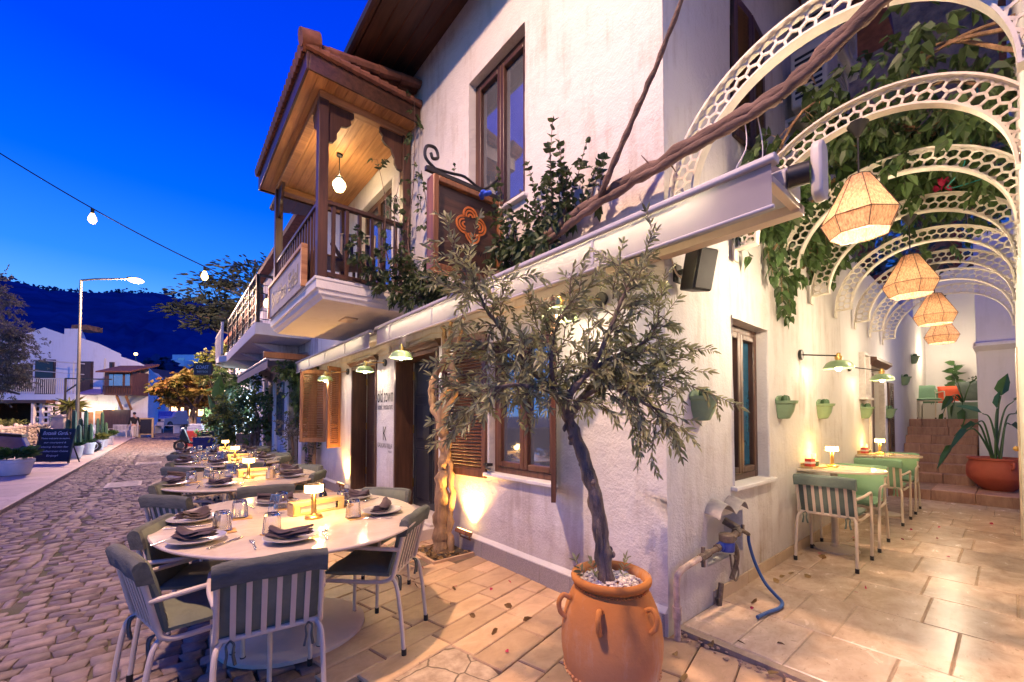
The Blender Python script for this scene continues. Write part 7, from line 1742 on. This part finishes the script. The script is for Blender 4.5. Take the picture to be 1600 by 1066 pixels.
# ---- people
def skinmesh(name, verts, edges, mt, parent, sub=1):
    me = bpy.data.meshes.new(name); me.from_pydata([v[:3] for v in verts], edges, []); o = bpy.data.objects.new(name, me); COL.objects.link(o)
    k = o.modifiers.new('skin', 'SKIN'); k.use_smooth_shade = True
    for i, v in enumerate(verts):
        sv = me.skin_vertices[0].data[i]; rr = v[3] if isinstance(v[3], tuple) else (v[3],v[3]); sv.radius = rr; sv.use_root = (i == 0)
    s = o.modifiers.new('sub', 'SUBSURF'); s.levels = sub; s.render_levels = sub
    bpy.context.view_layer.update(); nm = bpy.data.meshes.new_from_object(o.evaluated_get(bpy.context.evaluated_depsgraph_get()))
    bpy.data.objects.remove(o); o = bpy.data.objects.new(name, nm); nm.materials.clear(); nm.materials.append(mt); COL.objects.link(o); o.parent = parent; return o
def person(p, rz, label, top, trou, stride, hands):
    t = T('person', label, 'person', p, rz)
    V = [(0,0,.92,(.10,.07)),(0,0,1.15,(.10,.07)),(0,0,1.38,(.11,.07)),(0,0,1.49,.06),(0,.01,1.56,.058),(0,.02,1.64,(.078,.092)),(0,.015,1.72,(.07,.085)),(0,.11,1.635,.018)]
    E = [(0,1),(1,2),(2,3),(3,4),(4,5),(5,6),(5,7)]
    for s in (-1,1):
        n = len(V); st_ = stride*s; V += [(s*.10,0,.86,.095),(s*.10,st_*.35+.02,.47,.062),(s*.10,st_*.85-.02,.09,.045),(s*.10,st_*.85+.14,.045,.04)]; E += [(0,n),(n,n+1),(n+1,n+2),(n+2,n+3)]
        n = len(V); hx, hy, hz = hands[0 if s < 0 else 1]; V += [(s*.20,0,1.40,.062),(s*.245,-.04+hy*.25,1.12,.045),(s*hx,hy,hz,.032),(s*hx,hy+.07,hz-.05,.030)]; E += [(2,n),(n,n+1),(n+1,n+2),(n+2,n+3)]
        k = n+3
        for q in range(5):
            a = len(V); V += [(s*(hx-.03+.015*q),hy+.11,hz-.075-.004*(q%3),.009),(s*(hx-.03+.015*q),hy+.135+.01*(q in (1,2,3)),hz-.105,.008)]; E += [(k,a),(a,a+1)]
    skinmesh('body', V, E, M['skin'], t)
    J = [(0,0,.90,(.165,.115)),(0,0,1.15,(.16,.11)),(0,0,1.38,(.185,.115)),(0,0,1.46,.075)]; E = [(0,1),(1,2),(2,3)]
    for s in (-1,1): n = len(J); hx, hy, hz = hands[0 if s < 0 else 1]; J += [(s*.205,0,1.40,.074),(s*.25,-.04+hy*.25,1.12,.056),(s*hx,hy-.02,hz+.02,.044)]; E += [(2,n),(n,n+1),(n+1,n+2)]
    skinmesh('jacket', J, E, top, t)
    J = [(0,0,.97,(.155,.11)),(0,0,.90,(.165,.12))]; E = [(0,1)]
    for s in (-1,1): n = len(J); st_ = stride*s; J += [(s*.10,0,.84,.108),(s*.10,st_*.35+.02,.47,.078),(s*.10,st_*.85-.02,.10,.062)]; E += [(1,n),(n,n+1),(n+1,n+2)]
    skinmesh('trousers', J, E, trou, t)
    m = MB(); m.ball((0,-.005,1.70),1,14,10,(.088,.105,.088)); m.v = [(x,y-(.03 if z < 1.70 else 0),max(z,1.615)) for x,y,z in m.v]; m.build('hair', M['hair'], t)
    for s in (-1,1): m = MB(); m.ball((s*.10,stride*s*.85+.05,.04),1,10,6,(.05,.14,.045)); m.build('shoe', M['planterw'] if stride else M['blackp'], t)
    return t
p = at(210,28.2); person((p.x,p.y,.0), FACE+R(60), 'man in a black jacket and pale trousers walking past the white bench', M['jacket'], M['trous'], .22, ((.28,.10,.92),(.28,-.05,.86)))
p = at(290,47); person((p.x,p.y,gz(p.y)), FACE+R(50), 'person all in black standing in the distance in the middle of the street', M['jacket'], M['trousd'], 0, ((.20,.22,1.12),(.20,.22,1.12)))
# wiring under the awning
t = T('wall_wiring', 'thin cables and small boxes pinned to the wall under the awnings', 'wiring', (-.02,3.5,2.3)); r = random.Random(12)
for z, y0_, y1_ in ((2.42,.25,6.9),(2.36,2.95,5.9),(2.40,3.3,4.8)):
    m = MB(); n = int((y1_-y0_)/.25); m.tube([(-.012,y0_+(y1_-y0_)*k/n,z+r.uniform(-.02,.02)-.03*(k%4 == 2)) for k in range(n+1)], .006, 5); m.build('cable', M['cream'], t, W=True)
for y, z in ((4.95,2.33),(4.28,2.38),(3.72,2.36),(.18,2.36)): m = MB(); m.box(-.05,-.001,y-.04,y+.04,z-.05,z+.05); m.build('junction_box', M['acwhite'], t, W=True, bevel=.004)
m = MB(); m.tube(curve([(-.015,1.0,2.42),(-.02,.98,2.30),(-.02,1.02,2.2),(-.012,.9,2.28),(-.01,.62,2.29)],5), .004, 5); m.build('cable', M['black'], t, W=True)
# fallen petals and leaves on the paving
def litter(name, pts, mt, sz, label, seed):
    r = random.Random(seed); lv = Leaves()
    for (x, y, z) in pts: lv.put((x,y,z+.008), (r.gauss(0,1),r.gauss(0,1),.12))
    v_, f_ = leaf_arrays(lv.P, lv.D, sz, sz*.75, seed, 'ovate', .0); tag(raw(name, v_, f_, mt), label, 'litter', kind='stuff')
r = random.Random(23)
litter('fallen_petals', [(r.uniform(.6,6),-r.uniform(.1,1.3),.052) for i in range(12)]+[(r.uniform(-1.2,-.2),r.uniform(.3,3),.016) for i in range(6)]+[(r.uniform(-3.4,-1.4),r.uniform(.6,3.5),.0) for i in range(12)], M['petal'], .035, 'fallen magenta bougainvillea petals scattered over the paving', 3)
litter('fallen_leaves', [(r.uniform(.0,.5),-r.uniform(.1,1.2),.03) for i in range(14)]+[(r.uniform(.5,4),-r.uniform(.02,.3),.052) for i in range(14)]+[(r.uniform(-1.0,-.1),r.uniform(-.3,2),.016) for i in range(10)], M['dryleaf'], .055, 'dry leaves scattered by the wall and the threshold', 4)
